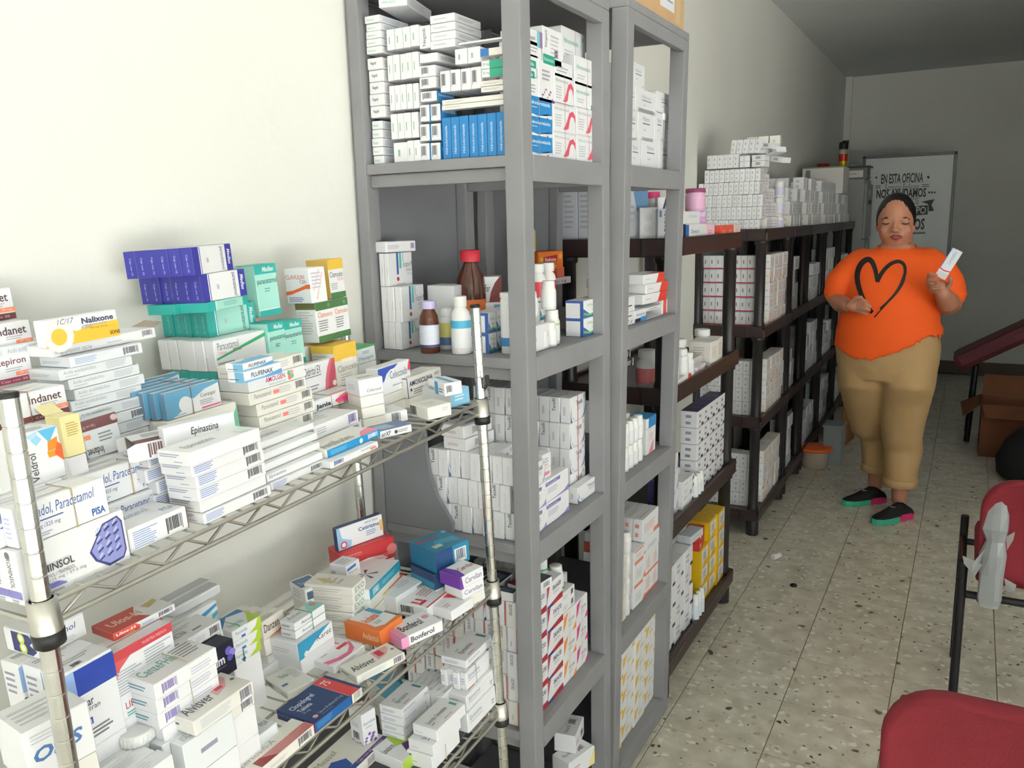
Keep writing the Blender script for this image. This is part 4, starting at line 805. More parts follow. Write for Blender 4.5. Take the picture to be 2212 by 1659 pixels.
    lix = R((723,1456), (789,1392), .075, 'white carton with pink swoosh and red strength mark lying flat in the middle', z=.0, P2=(790,1408), decals=(('t','T','Lixiana 60 mg',.12,.52,.80,.74,(206,80,110),{'b':.012}), ('r','T',.58,.36,.90,.46,(222,80,90)), ('p','T',[(-.0,.3),(.3,.16),(.6,.14),(.8,.26),(.95,.45),(.96,.36),(.8,.12),(.6,.03),(.3,.04),(0,.14)],(228,110,150)), ('l','F',.2,.3,.8,.7,3,(206,200,200)), ('l','T',.14,.44,.4,.5,1,(200,140,150))), PL=(632,1440))
    no = R((623,1513), (683,1465), .05, 'pale cream carton with teal name and bar code on its end lying left of the navy one', z=.0, P2=(682,1482), PL=(556,1490), base=(234,234,226), decals=(('t','T','Notix',.3,.62,.6,.82,(110,170,160),{'b':.012}), ('r','T',.1,.3,.3,.38,(90,120,180)), ('l','T',.62,.4,.95,.9,6,(190,196,200)), ('b','L',.06,.2,.42,.8,(110,120,150)), ('t','L','Notix',.72,.3,.98,.6,(80,110,150))))
    rb(S2, (560,1478), (650,1410), .06, 'white carton with a dark blue end panel lying behind the teal named one', z=.0, yaw=0, L=.10, H=.018, decals=(('r','L',0,0,1,1,(60,66,100)), ('l','T',.4,.3,.9,.7,2,(180,182,190)), ('p','T',[(.55,.6),(.85,.6),(.7,1)],(80,170,200))))
    # --- wave carton with two small ones on top
    ka = R((647,1429), (717,1340), .03, 'white carton with sky blue wave standing in the middle of the shelf', xF=-.872, decals=(('p','F',[(0,0),(0,1),(.4,1),(.95,1),(.5,.55),(.25,.2),(.12,0)],(48,150,190)), ('t','F','Karet',.52,.42,.94,.72,(90,100,110),{'s':.2}), ('c','F',.2,.16,.005,(236,240,242)), ('l','L',.1,.3,.8,.6,2,(206,206,210)), ('r','T',.2,.3,.9,.5,(230,140,140))), PL=(594,1408))
    sup(ka, 1, 'white carton beneath the sky blue wave carton', WHT) if ka.q0.z > .008 else None
    am = (('t','F','Amet',.2,.35,.55,.7,(96,100,130)), ('l','L',.1,.3,.8,.6,2,(110,114,140)), ('t','T','Amet',.08,.45,.5,.8,(140,150,164)), ('p','T',[(.55,.0),(1,.0),(1,1),(.8,1),(.62,.5)],(150,214,206)), ('c','T',.88,.6,.006,(230,140,150)))
    a5 = R((640,1382), (703,1325), .032, 'small white carton with teal corner, lower of the green banded pair on the wave carton', z=ka.z1+.0006, decals=am, H=.0135)
    R((638,1364), None, .032, 'small white carton with teal corner, upper of the green banded pair on the wave carton', on=a5, L=a5.L, H=.0135, decals=am)
    band(S2, ctr(a5), a5.L, .033, .0275, .55, (60,160,110), 'green rubber band around the small teal cornered pair')
    # --- right half
    exg = (('l','F',.1,.2,.9,.85,4,(150,152,154)), ('t','R','EXO',.1,.2,.9,.8,(70,140,130)), ('l','L',.1,.2,.9,.8,3,(206,204,200)), ('l','T',.2,.3,.8,.7,3,(196,190,180)), ('p','T',[(.2,.6),(.5,.9),(.6,.7),(.3,.4)],(206,190,140)))
    zb = .0
    for i, (P, PLx, P2x) in enumerate([((765,1372), (690,1352), (790,1342)), ((764,1345), (668,1325), (791,1318)), ((764,1325), (669,1308), (791,1300)), ((765,1307), (669,1290), (791,1281)), ((764,1289), (668,1272), (791,1264))]):
        r = rb(S2, P, None, .05, 'white carton of the banded stack by the wall, %s from the bottom' % ORD[i], z=zb, PL=PLx, P2=P2x, H=.0165 if i else .02, decals=(('l','L',.1,.25,.9,.75,2,(200,200,198)), ('t','F','EXO',.15,.2,.85,.8,(80,150,140)))+exg[3:], base=OFF if i < 4 else CRM)
        zb = r.z1+.0006
    LOG.append('exo top %.3f' % zb)
    rb(S2, (749,1400), (812,1350), .07, 'white carton with green corner lying under the banded stack', z=.0, L=.06, H=.02, yaw=0) if False else None
    te = rb(S2, (662,1308), (676,1268), .05, 'white carton with slate blue panel in the banded bundle left of the stack', xF=-.96, yaw=-20, L=.04, PL=(611,1296), decals=(('r','T',.0,.2,.9,.9,(90,120,160)), ('t','T','Tesalon',.1,.4,.8,.6,(210,220,230)), ('r','F',.1,.3,.8,.8,(70,96,120)), ('l','L',.2,.2,.8,.8,3,(206,204,200))))
    sup(te, 3, 'off-white carton under the slate blue panel carton, layer %s')
    # red, cube, blue cartons at the back
    con = rb(S2, (738,1243), (850,1158), .05, 'large red carton with white oval by the back corner', xF=-.985, yaw=-24, base=(206,58,62), decals=(('p','F',[(.1,.1),(.25,.3),(.5,.38),(.75,.32),(.85,.1),(.7,0),(.25,0)],(238,232,230)), ('t','F','CONTAC',.25,.1,.62,.26,(190,50,56),{'b':.02}), ('c','F',.94,.45,.011,(230,130,130)), ('l','F',.1,.7,.5,.85,1,(230,120,120)), ('t','F','CONTAC',.12,.62,.4,.72,(226,130,130)), ('l','F',.6,.15,.95,.35,3,(232,140,140)), ('r','T',.6,.4,.92,.9,(206,176,170))))
    sup(con, 2, 'off-white carton under the large red carton, layer %s')
    rb(S2, (732,1191), (824,1110), .014, 'white antihistamine carton with navy edges standing on the red carton', z=con.z1+.0006, yaw=-20, decals=(('r','L',0,0,1,1,(40,60,110)), ('r','T',0,0,1,1,(44,64,114)), ('p','F',[(0,0),(0,1),(.06,1),(.1,.5),(.3,.3),(.26,0)],(150,190,226)), ('t','F','Cetirizina',.46,.56,.92,.74,(44,66,130),{'b':.015}), ('t','F','APOTEX',.60,.82,.9,.9,(60,66,100)), ('l','F',.62,.24,.88,.5,3,(130,160,200)), ('c','F',.12,.2,.0072,(206,50,70)), ('c','F',.12,.2,.0045,(240,230,230)), ('r','F',.93,.28,1,.76,(230,180,110))))
    an = rb(S2, (750,1247), (776,1206), .035, 'small white cube carton with a blue patch in front of the red carton', xF=-.935, PL=(714,1240), decals=(('p','F',[(.05,.45),(.7,.55),(.7,.8),(.05,.7)],(70,120,190)), ('t','F','Anacept',.1,.1,.8,.35,(110,112,120)), ('l','L',.1,.1,.4,.4,3,(120,120,126)), ('l','T',.1,.2,.9,.8,3,(204,202,198))))
    sup(an, 3, 'off-white carton under the small blue patched cube, layer %s')
    xo = rb(S2, (800,1297), (864,1223), .075, 'white carton with aubergine star and teal edge lying in the back row', z=.045, solveL=.13, base=WHT, decals=(('r','F',0,0,1,1,(42,150,176)), ('b','F',.1,.1,.3,.8,(220,230,234)), ('l','F',.4,.3,.9,.7,2,(150,206,220)))+tuple(('p','T',[(.45,.5),(.45+.16*math.cos(a),.5+.34*math.sin(a)),(.45+.16*math.cos(a+.3),.5+.34*math.sin(a+.3))],(100,60,84)) for a in [i*2*math.pi/5+.2 for i in range(5)]), H=.02)
    sup(xo, 2, 'off-white carton under the aubergine star carton, layer %s')
    ad2 = rb(S2, (940,1276), (974,1240), .10, 'navy and teal carton beneath the bright teal one at the back right', z=.026, yaw=-20, L=.075, H=.03, PL=(868,1262), base=(30,60,104), decals=(('r','F',.55,.2,.9,.8,(206,214,220)), ('r','L',0,0,1,.5,(40,130,160))))
    sup(ad2, 1, 'off-white carton under the navy and teal carton')
    rb(S2, (944,1240), (976,1180), .10, 'teal blue carton with red slanted lettering at the back right', z=ad2.z1+.0006, yaw=-20, PL=(859,1231), L=.08, base=(40,130,166), decals=(('t','T','ADencort',.02,.70,.62,.88,(220,60,56),{'b':.02,'s':.2}), ('p','T',[(.1,.1),(.5,.3),(.9,.2),(.9,.5),(.4,.55)],(70,160,190)), ('r','T',.15,.18,.4,.34,(206,200,180)), ('r','F',.55,.15,.9,.8,(220,226,230)), ('b','F',.6,.2,.88,.75,(70,90,110)), ('c','T',.9,.85,.005,(150,200,220)), ('r','L',0,0,1,1,(34,110,150)), ('r','F',0,0,.5,1,(28,70,120))))
    cap = rb(S2, (859,1326), (917,1252), .075, 'white carton with orange and yellow corner lying left of the red striped one', z=.0, yawPL=True, PL=(800,1310), decals=(('p','T',[(0,.45),(1,.75),(1,1),(0,1)],(232,110,70)), ('p','T',[(0,.42),(.3,.55),(.32,.8),(0,.8)],(240,200,50)), ('t','T','Capotena',.03,.5,.34,.68,(160,70,40),{'b':.012}), ('l','T',.4,.3,.9,.6,3,(206,204,202)), ('b','F',.72,.1,.95,.9,(110,106,110))))
    hh = rb(S2, (926,1338), (973,1273), .085, 'white carton with red block letter and red stripe lying to the right of the orange one', z=.0, yawPL=True, PL=(861,1325), decals=(('r','T',.0,.0,1,.05,(224,60,66)), ('r','T',.06,.25,.32,.36,(214,60,66)), ('r','T',.08,.38,.14,.62,(214,60,66)), ('r','T',.24,.38,.30,.62,(214,60,66)), ('l','T',.45,.4,.9,.8,4,(206,150,150)), ('b','L',.1,.15,.55,.85,(60,56,60))))
    rb(S2, (977,1342), (1022,1291), .06, 'white carton with a red curl lying at the right end of the front wires', z=.0, yawPL=True, PL=(929,1327), decals=(('p','T',[(.55,.95),(.7,.6),(.9,.35),(1,.3),(1,.6),(.85,.75),(.8,1)],(226,80,84)), ('l','T',.1,.3,.4,.55,2,(190,160,160))))
    ce = rb(S2, (1000,1296), (1046,1274), .05, 'white carton beneath the purple ended one by the far post', z=.02, yaw=-16, L=.055, H=.022, decals=(('t','F','Cervilan',.1,.3,.9,.7,(110,80,140)),))
    sup(ce, 1, 'white carton under the purple named pair by the far post')
    rb(S2, (996,1275), (1052,1254), .055, 'purple and white carton with its name on the top, tilted by the far post', z=ce.z1+.001, yaw=-14, L=.06, H=.024, decals=(('r','L',0,0,1,1,(110,50,160)), ('p','T',[(0,0),(.22,0),(.34,.5),(.22,1),(0,1)],(118,60,170)), ('t','T','Cervilan',.36,.35,.96,.62,(190,110,90),{'b':.012}), ('t','F','Cervilan',.2,.3,.9,.75,(110,80,140)), ('p','F',[(0,0),(.12,0),(.06,1),(0,1)],(118,60,170))))
    an2 = rb(S2, (824,1400), (868,1331), .075, 'orange and white carton with orange lettering lying behind the pink ended one', z=.0, yawPL=True, PL=(748,1378), decals=(('r','L',0,0,1,1,(232,122,56)), ('r','F',0,0,1,1,(236,126,58)), ('p','T',[(0,0),(.12,.0),(.2,.5),(.16,1),(0,1)],(236,126,58)), ('p','T',[(0,0),(1,0),(1,.14),(.4,.10),(.1,.24)],(236,126,58)), ('t','T','Andantol',.22,.45,.75,.72,(236,116,50),{'b':.02}), ('r','T',.80,.5,.98,.95,(70,160,200)), ('t','L','Andantol',.5,.3,.95,.7,(250,220,190),{'b':.012}), ('l','T',.3,.25,.6,.38,2,(160,160,164))))
    rb(S2, (869,1404), (956,1340), .045, 'white and pink carton with black name on two faces on the front wires', z=.0, P2=(958,1362), PL=(826,1380), decals=(('r','F',0,0,.17,1,(238,160,200)), ('r','L',0,0,1,1,(228,150,190)), ('r','T',0,0,.15,1,(226,150,186)), ('t','F','Bonferol',.22,.3,.78,.8,(66,66,78),{'b':.02}), ('t','T','Bonferol',.18,.3,.70,.68,(76,76,84),{'b':.02}), ('c','T',.85,.6,.0065,(220,150,180))))
middle_shelf()
# ================================================================== lowest chrome shelf
def lowest_shelf():
    epi = (('t','T','Epinastina',.18,.30,.58,.56,(76,78,84),{'s':.15}), ('l','T',.2,.62,.35,.7,1,(150,150,154)), ('r','T',.86,.2,.93,.6,(90,140,150)), ('l','T',.2,.1,.5,.2,1,(224,150,150)), ('t','F','Epinastina',.08,.5,.48,.8,(140,150,176),{'s':.15}), ('r','F',.08,.42,.5,.45,(150,160,190)), ('l','F',.84,.2,.94,.5,2,(130,140,170)), ('l','L',.15,.3,.8,.7,3,(170,176,200)))
    R = lambda P0, P1, w, lab, **k: rb(S3, P0, P1, w, lab, **k)
    t4 = R((1013,1585), (1069,1481), .055, 'white carton standing at the bottom of the banded pile by the far rack post', z=0, decals=epi)
    t3 = R((1010,1538), None, .055, 'white carton standing second from the bottom of the pile by the far post', on=t4, L=t4.L*.97, H=t4.H*.8, decals=epi)
    LOG.append('t4 H %.3f' % t4.H)
    t2 = R((1009,1492), None, .0135, 'white carton on edge in the upper row of the pile by the far post, front one', on=t3, L=t4.L*.97, H=t4.H*.9, decals=epi)
    for i in range(1, 4): clone(t2, dx=-.0142*i, dy=rnd.uniform(-.004, .004), label='white carton on edge, %s in the upper row by the far post' % ORD[i])
    R((1008,1445), None, .058, 'white flat carton on top of the pile by the far rack post', on=t2, L=t4.L, H=.0165, decals=epi)
    band(S3, ctr(t2, .042), t2.L, .057, t2.H, .34, label='rubber band around the upper row by the far post')
    # lying pair and a row on edge behind
    for i in range(5):
        place(S3, Vector((-.835-.0005*i, .655+.001*i, .0172*i)), 0, .085, .052, .0165, WHT, epi, 'white flat carton, %s from the bottom of the stack left of the pile by the post' % ORD[i])
    r0 = place(S3, Vector((-.80, .735, .0)), 0, .08, .0135, .075, WHT, epi, 'white carton on edge in the row between the two white piles, front one')
    for i in range(1, 6): clone(r0, dx=-.0143*i, dy=rnd.uniform(-.003, .003), label='white carton on edge, %s in the row between the two white piles' % ORD[i])
    eze = (('t','T','Ezetimiba / Simvastatina',.1,.42,.72,.6,(80,82,88),{'s':.12}), ('l','T',.1,.28,.25,.36,1,(130,130,134)), ('r','T',.86,.25,.93,.55,(90,150,150)), ('l','T',.4,.12,.75,.2,1,(224,150,150)), ('l','L',.1,.3,.5,.45,1,(200,200,204)))
    z = 0; ps = [((934,1672), 'bottom'), ((936,1656), 'second'), ((938,1632), 'third')]
    e0 = R((936,1668), (992,1580), .055, 'white carton at the bottom of the front stack on the lowest shelf', z=0, decals=eze, H=.03)
    e1 = R((938,1634), None, .055, 'white carton in the middle of the front stack on the lowest shelf', on=e0, L=e0.L, H=.021, decals=eze)
    e2 = R((946,1602), None, .055, 'white cholesterol carton on top of the front stack on the lowest shelf', on=e1, L=e0.L, H=.021, decals=eze, yaw=-2)
    LOG.append('eze %.3f' % e2.z1)
    band(S3, ctr(e0), e0.L, .058, .0525, .45, label='rubber band around the front stack on the lowest shelf')
    az = (('r','F',0,.86,1,1,(40,140,140)), ('t','F','AZOGEN',.15,.1,.75,.26,(60,62,68),{'q':2,'b':.012}), ('l','F',.2,.4,.8,.8,6,(190,190,190)), ('r','T',0,0,1,1,(90,160,190)), ('r','F',.9,0,1,1,(40,140,140)), ('l','L',.2,.3,.8,.8,5,(206,200,210)))
    a = rb(S3, (850,1588), (873,1500), .05, 'white carton with teal frame leaning at the middle of the lowest shelf, front one', z=.012, yaw=-20, L=.05, base=OFF, decals=az)
    sup(a, 1, 'off-white carton beneath the leaning teal framed pair') if a.q0.z > .01 else None
    clone(a, dx=-.052, dy=.012, label='white carton with teal frame behind its leaning twin on the lowest shelf')
    ms = rb(S3, (843,1613), (841,1588), .085, 'carton with blue and violet edge and a bar code lying near the front wires', z=.0, end='f', L=.13, H=.022, base=OFF, decals=(('r','T',0,0,1,.14,(90,60,120)), ('p','T',[(0,0),(.4,0),(.3,.14),(0,.14)],(50,80,160)), ('t','T','Caja con 60 tabletas',.35,.02,.9,.12,(210,206,226)), ('p','T',[(.0,.1),(.3,.15),(.36,.4),(.2,.6),(0,.5)],(50,90,170)), ('b','F',.5,.15,.7,.85,(150,150,150)), ('t','T','Messel',.02,.7,.4,.85,(150,170,120))))
    es = rb(S3, (788,1613), (810,1528), .036, 'white upright carton with violet petals standing on the blue and violet edged carton', z=ms.z1+.0006, yaw=-14, PL=(753,1601), decals=(('b','L',.2,.08,.7,.36,(70,66,80)), ('l','L',.2,.5,.8,.66,4,(200,200,204)), ('t','F','Espiralona',.1,.6,.9,.72,(120,120,126),{'s':.15}), ('l','F',.2,.5,.8,.57,1,(180,180,184)))+tuple(('c','F',.1+.8*((i*7) % 10)/10, .05+.3*((i*3) % 7)/7, .0014+.0008*(i % 3), (130,90,160)) for i in range(16))+tuple(('c','L',.05+.9*((i*7) % 10)/10, .01+.08*((i*3) % 7)/7, .0013, (130,90,160)) for i in range(8)))
    rb(S3, (872,1672), (916,1640), .075, 'white carton with lime green and purple shapes at the bottom edge', z=0, yaw=-6, L=.07, H=.024, decals=(('p','T',[(.4,.55),(1,.3),(1,1),(.55,1)],(170,204,60)), ('p','T',[(.3,.0),(.95,.0),(1,.3),(.55,.5)],(90,50,120)), ('t','T','Linedorm',.02,.55,.4,.75,(80,80,86)), ('r','F',0,0,1,1,(176,206,80))))
    rb(S3, (700,1690), (760,1600), .08, 'off-white carton with dark bar and green name lying left of the violet edged one', z=0, L=.10, H=.026, base=OFF, yaw=4, decals=(('r','T',.2,.8,.9,.84,(60,60,60)), ('t','T','Messel',.1,.5,.6,.7,(150,160,110)))) if False else None
    rb(S3, (1010,1672), (1060,1655), .06, 'small red and green carton by the foot of the far rack post', z=0, L=.05, H=.02, base=(200,60,50), decals=(('r','T',0,0,1,.4,(60,140,70)),)) if False else None
lowest_shelf()
# ================================================================== wooden units: packed cartons
def cc(ox, oy, s): return lambda x, y: (ox+x*s, oy+y*s)
k1 = cc(740, 0, .27125); k2 = cc(760, 360, .2652); k3 = cc(780, 760, .26528); k4 = cc(1000, 1140, .3129)
k5 = cc(1280, 0, .4218); k6 = cc(1300, 680, .3134); k9 = cc(1300, 1100, .33697); z4 = cc(1320, 80, .315); z5 = cc(1320, 400, .336)
PN = [0]
def endbox(fr, k, xl, yb, xr, yt, n, label, group, y0=1.425, d=.09, rows=1, base=WHT, dec=(), z0=None, jit=.0015, xmax=None):
    """rows x n cartons whose ends fill a rectangle of the photograph on the plane y=y0"""
    a = fr.aty(k(xl, yb), y0); b = fr.aty(k(xr, yt), y0)
    x0, x1 = max(a.x, -1.107) if fr is U1 else a.x, b.x; zb = a.z if z0 is None else z0; zt = b.z
    if xmax is not None: x1 = min(x1, xmax)
    w = (x1-x0)/n; h = (zt-zb)/rows; out = []
    for r in range(rows):
        for i in range(n):
            L = d*rnd.uniform(.97, 1)
            yy = y0+rnd.uniform(0, jit*3)
            if x0+w*(i+1) > -.835: L = min(L, 1.447-yy)
            out.append(place(fr, Vector((x0+w*(i+1)-.0004, yy, zb+h*r+.0004)), rnd.uniform(-.6, .6), round(L, 3), w-.0011, h-.0009, base, dec, label+gp(r, i, rows, n), group))
    return out
def gp(r, i, rows, n):
    s = ''
    if n > 1: s += ', %s from left' % ORD[i] if i < 12 else ', far right'
    if rows > 1: s += ', %s row up' % ORD[r]
    return s
def frontbox(fr, k, xl, yb, xr, yt, label, group=None, xF=-.772, d=.06, base=WHT, dec=(), z0=None, ymin=1.4495, **kw):
    a = fr.atx(k(xl, yb), xF); b = fr.atx(k(xr, yt), xF)
    ya = max(a.y, ymin); zb = a.z if z0 is None else z0
    return place(fr, Vector((xF, ya, zb)), kw.get('yaw', 0), b.y-ya, d, b.z-zb, base, dec, label, group)
def bottle(fr, x, y, z, r, h, label, cap=(238,238,236), body=(238,238,236), lab=None, neck=.62, caph=.22, group=None, rough=.35, name='pill_bottle', stripe=None, shoulder=.12, capr=None):
    rt = empty(name, fr.M @ T(x, y, z, rz=rnd.uniform(0, 360) if lab is None else 118)); tag(rt, label, 'bottle', group)
    m = MB(); hb = h*(1-caph); cr = capr or r*.82; mb_ = mat('bottle_%02x%02x%02x' % tuple(body), body, rough)
    m.lathe([(r*.9, 0), (r, r*.08), (r, hb*(1-shoulder)), (r*.92, hb*(1-shoulder*.5)), (r*neck, hb), (r*neck, hb+h*caph*.5)], mb_, 18); m.build('body', rt)
    c = MB(); c.lathe([(cr, hb+.001), (cr, h-.0015), (cr*.93, h), (0, h)], mat('cap_%02x%02x%02x' % tuple(cap), cap, .4), 18); c.build('cap', rt)
    if lab:
        q = MB(); n = 18; zs = (hb*.14, hb*(1-shoulder)*.93); rr = r+.0004
        q.lathe([(rr, zs[0]), (rr, zs[1])], ink(lab), n, caps=False)
        a0 = 0
        dk = ink((110,112,120))
        for j in range(5):
            zz = zs[0]+(zs[1]-zs[0])*(.18+.15*j); a1 = math.radians(-60); a2 = math.radians(25-12*(j % 2))
            ps = [a1+(a2-a1)*t/5 for t in range(6)]; t = (zs[1]-zs[0])*(.09 if j == 3 else .05); e = rr+.0003
            q.add([(e*math.cos(p), e*math.sin(p), zz) for p in ps]+[(e*math.cos(p), e*math.sin(p), zz+t) for p in ps], [(i, i+1, i+7, i+6) for i in range(5)], dk)
        if stripe:
            for (f0, f1, col) in stripe:
                e = rr+.0002; q.lathe([(e, zs[0]+(zs[1]-zs[0])*f0), (e, zs[0]+(zs[1]-zs[0])*f1)], ink(col), n, caps=False)
        q.build('label', rt)
    return rt
LN = lambda f, c=(176,180,186), n=2: ('l', f, .12, .3, .85, .7, n, c)
def unit_one():
    G = 'packed cartons on the top shelf of the nearest grey unit'
    gl = (('t','L','Hidrocloro',.12,.3,.62,.6,(120,190,160)), ('l','F',.1,.2,.8,.8,4,(190,204,220)))
    ng = (('t','L','Negstik',.22,.35,.62,.68,(90,84,92),{'b':.012}), ('l','F',.1,.2,.8,.8,3,(206,200,206)), ('r','T',0,0,1,.2,(240,180,190)))
    up = (('l','L',.3,.1,.5,.9,1,(150,186,170)), LN('F'))
    br = (('b','L',.15,.2,.6,.85,(100,102,108)), ('l','F',.1,.2,.8,.8,4,(206,208,212)))
    bF = (('r','F',0,0,1,1,(52,140,204)), ('t','F','Hidroclorotiazida',.1,.5,.9,.75,(224,238,248),{'b':.01}), ('p','F',[(0,.0),(.6,.0),(1,.3),(1,.0)],(236,242,246)), ('b','L',.15,.2,.7,.85,(110,112,118)))
    Z = US[0]+.0006
    endbox(U1, k1, 142, 1310, 306, 955, 1, 'green named flat carton low in the far left column', 'flat green named cartons', rows=5, dec=gl, z0=Z, d=.085)
    r = endbox(U1, k1, 152, 950, 312, 450, 1, 'dark named white carton in the far left column', 'dark named cartons in the far left column', rows=5, dec=ng, d=.085)
    endbox(U1, k1, 100, 450, 292, 110, 1, 'flat white carton topping the far left column', 'flat cartons topping the far left column', rows=5, dec=gl, y0=1.423, d=.10)
    t = place(U1, Vector((-1.005, 1.43, U1.aty(k1(140, 112), 1.43).z+.0008)), 14, .14, .06, .0215, WHT, gl, 'white flat carton turned askew on top of the far left column')
    u = 'white carton on edge in the %s layer of the second column'
    endbox(U1, k1, 400, 1305, 515, 1125, 1, 'white carton with lined end at the foot of the second column', None, dec=up, z0=Z)
    endbox(U1, k1, 517, 1300, 612, 1110, 2, u % 'foot', 'cartons on edge in the second column', dec=up, z0=Z)
    endbox(U1, k1, 385, 1112, 592, 886, 4, u % 'lowest', 'cartons on edge in the second column', dec=up)
    endbox(U1, k1, 371, 884, 592, 655, 5, u % 'second', 'cartons on edge in the second column', dec=up)
    endbox(U1, k1, 352, 648, 597, 405, 5, u % 'third', 'cartons on edge in the second column', dec=up)
    endbox(U1, k1, 343, 403, 600, 190, 4, u % 'topmost', 'cartons on edge in the second column', dec=up)
    endbox(U1, k1, 606, 392, 688, 192, 1, 'white carton with dark upright name beside the second column', None, dec=(('t','L','Negstik',.3,.1,.7,.9,(90,70,90),{'q':1}),))
    b_ = 'white ended blue carton low in the third column'
    endbox(U1, k1, 616, 1282, 772, 1130, 2, b_, 'blue faced cartons in the third column', dec=bF, z0=Z, d=.06)
    endbox(U1, k1, 614, 1127, 772, 975, 2, b_, 'blue faced cartons in the third column', dec=bF, d=.06)
    endbox(U1, k1, 614, 972, 772, 820, 2, b_, 'blue faced cartons in the third column', dec=bF, d=.06)
    endbox(U1, k1, 614, 815, 745, 716, 1, 'blue faced flat carton on the third column', None, dec=bF, d=.065)
    endbox(U1, k1, 604, 711, 728, 508, 1, 'bar coded white carton above the blue ones in the third column', 'bar coded cartons in the third column', dec=br, rows=2, d=.10)
    endbox(U1, k1, 604, 505, 745, 410, 1, 'plain white carton above the bar coded pair of the third column', None, dec=(LN('F'),), d=.10)
    endbox(U1, k1, 696, 398, 885, 92, 1, 'white flat carton in the stack topping the third column', 'flat stack topping the third column', rows=4, dec=(LN('L', (200,200,204), 1), LN('F')), d=.10)
    sp = (('t','L','Hidroclorotiazida',.35,.12,.62,.8,(206,228,244),{'q':1,'b':.01}),)
    endbox(U1, k1, 790, 1262, 1292, 885, 7, 'bright blue carton on edge on the top grey shelf', 'bright blue cartons on edge', base=(44,132,198), dec=sp, z0=Z, d=.055)
    band(U1, U1.aty(k1(1080, 1262), 1.45)*1.0, .05, .12, .055, .0, (200,110,110), 'red rubber band around the bright blue row') if False else None
    endbox(U1, k1, 790, 882, 1292, 742, 1, 'long off-white flat carton lying above the bright blue row', 'long cartons above the bright blue row', rows=2, base=OFF, dec=(('l','L',.05,.3,.4,.7,2,(200,198,190)),), d=.06)
    endbox(U1, k1, 772, 738, 1092, 522, 4, 'bar coded white carton on edge above the long flat cartons', 'bar coded cartons on edge', dec=br, d=.08)
    endbox(U1, k1, 892, 519, 1092, 362, 2, 'white carton on edge in the upper middle of the top grey shelf', 'plain cartons on edge, upper middle', dec=up, d=.08)
    endbox(U1, k1, 1095, 738, 1290, 622, 1, 'cream carton between the blue and green cartons', 'cream cartons by the near post', rows=2, base=CRM, dec=(LN('L'),), d=.03)
    grn = (('r','L',.35,0,1,1,(56,168,136)), ('t','L','25 mg',.06,.3,.34,.7,(100,150,140)))
    endbox(U1, k1, 1095, 620, 1290, 456, 1, 'green and white carton marked 25 mg beside the near post', 'green 25 mg cartons', rows=2, dec=grn, d=.03)
    endbox(U1, k1, 1095, 454, 1290, 362, 1, 'cream carton with blue end beside the near post', None, base=CRM, dec=(('r','L',0,0,.35,1,(60,120,190)),), d=.03)
    endbox(U1, k1, 915, 359, 1290, 285, 1, 'long white flat carton near the top by the near post', None, dec=(('l','L',.1,.3,.5,.6,1,(180,190,180)),), d=.05)
    # --- aisle face of the same shelf
    bl = (('r','F',0,.3,1,1,(48,138,204)), ('p','F',[(0,.3),(.4,.18),(.8,.3),(1,.4),(1,.3)],(48,138,204)), ('t','F','Hidroclorotiazida',.08,.66,.92,.82,(232,242,250),{'b':.015}), ('l','F',.1,.5,.5,.58,1,(190,220,240)), ('r','F',.46,0,.48,1,(170,150,160)), ('c','F',.8,.12,.003,(70,110,180)))
    ro = (('t','F','Hidroclorotiazida',.06,.74,.7,.84,(170,172,178)), ('l','F',.08,.2,.4,.62,5,(196,198,202)), ('p','F',[(.42,.14),(.58,.4),(.70,.72),(.86,.80),(.97,.66),(.97,.40),(.90,.58),(.80,.62),(.72,.5),(.66,.2),(.56,.14)],(222,90,112)), ('r','F',0,.0,1,.06,(214,214,218)), ('r','F',.5,0,.515,1,(200,150,150)))
    te = (('t','F','Hidroclorotiazida',.08,.56,.68,.70,(110,180,160),{'b':.01}), ('l','F',.1,.2,.5,.4,2,(196,200,204)), ('r','F',.78,.02,.98,.24,(50,160,140)), ('c','F',.88,.82,.006,(190,214,212)), ('r','F',.55,0,.565,1,(190,160,150)))
    for i, (a, b, c, d_) in enumerate([(1475,1236,1670,1100), (1472,1084,1668,955), (1470,938,1665,800)]):
        frontbox(U1, k1, a, b, c, d_, 'blue and white carton by the near post, %s from the shelf up' % ORD[i], dec=bl, z0=Z if i == 0 else None)
    for i, (a, b, c, d_) in enumerate([(1680,1246,1858,1066), (1868,1266,2050,1100), (1680,1052,1856,846), (1866,1078,2026,886), (1690,828,1840,622)]):
        frontbox(U1, k1, a, b, c, d_, ['white carton with pink ribbon, lower left of the five by the aisle', 'white carton with pink ribbon, lower right of the five by the aisle', 'white carton with pink ribbon, middle left of the five', 'white carton with pink ribbon, middle right of the five', 'white carton with pink ribbon, uppermost of the five'][i], dec=ro, z0=Z if i < 2 else None)
    frontbox(U1, k1, 1850, 852, 2012, 692, 'white and teal carton, lower one by the far front post', dec=te)
    frontbox(U1, k1, 1850, 668, 2026, 502, 'white and teal carton, upper one by the far front post', dec=te)
    frontbox(U1, k1, 1690, 602, 1830, 520, 'small white carton wedged between ribbon and teal cartons', dec=(LN('F'),))
    frontbox(U1, k1, 1470, 786, 1560, 620, 'small white double carton above the blue ones by the near post', dec=(LN('F', (170,172,180), 3),))
    frontbox(U1, k1, 1564, 796, 1684, 508, 'white carton with plum coloured flowers by the near post', dec=(('r','F',0,0,1,.07,(130,60,130)),)+tuple(('c','F',.2+.7*((i*7) % 10)/10, .08+.25*((i*3) % 7)/7, .002, (150,90,150)) for i in range(12))+(('l','F',.2,.5,.8,.8,3,(170,160,176)),))
    tz = (('r','F',0,0,.8,.55,(44,160,140)), ('t','F','azida',.1,.15,.6,.42,(224,244,240),{'b':.02}))
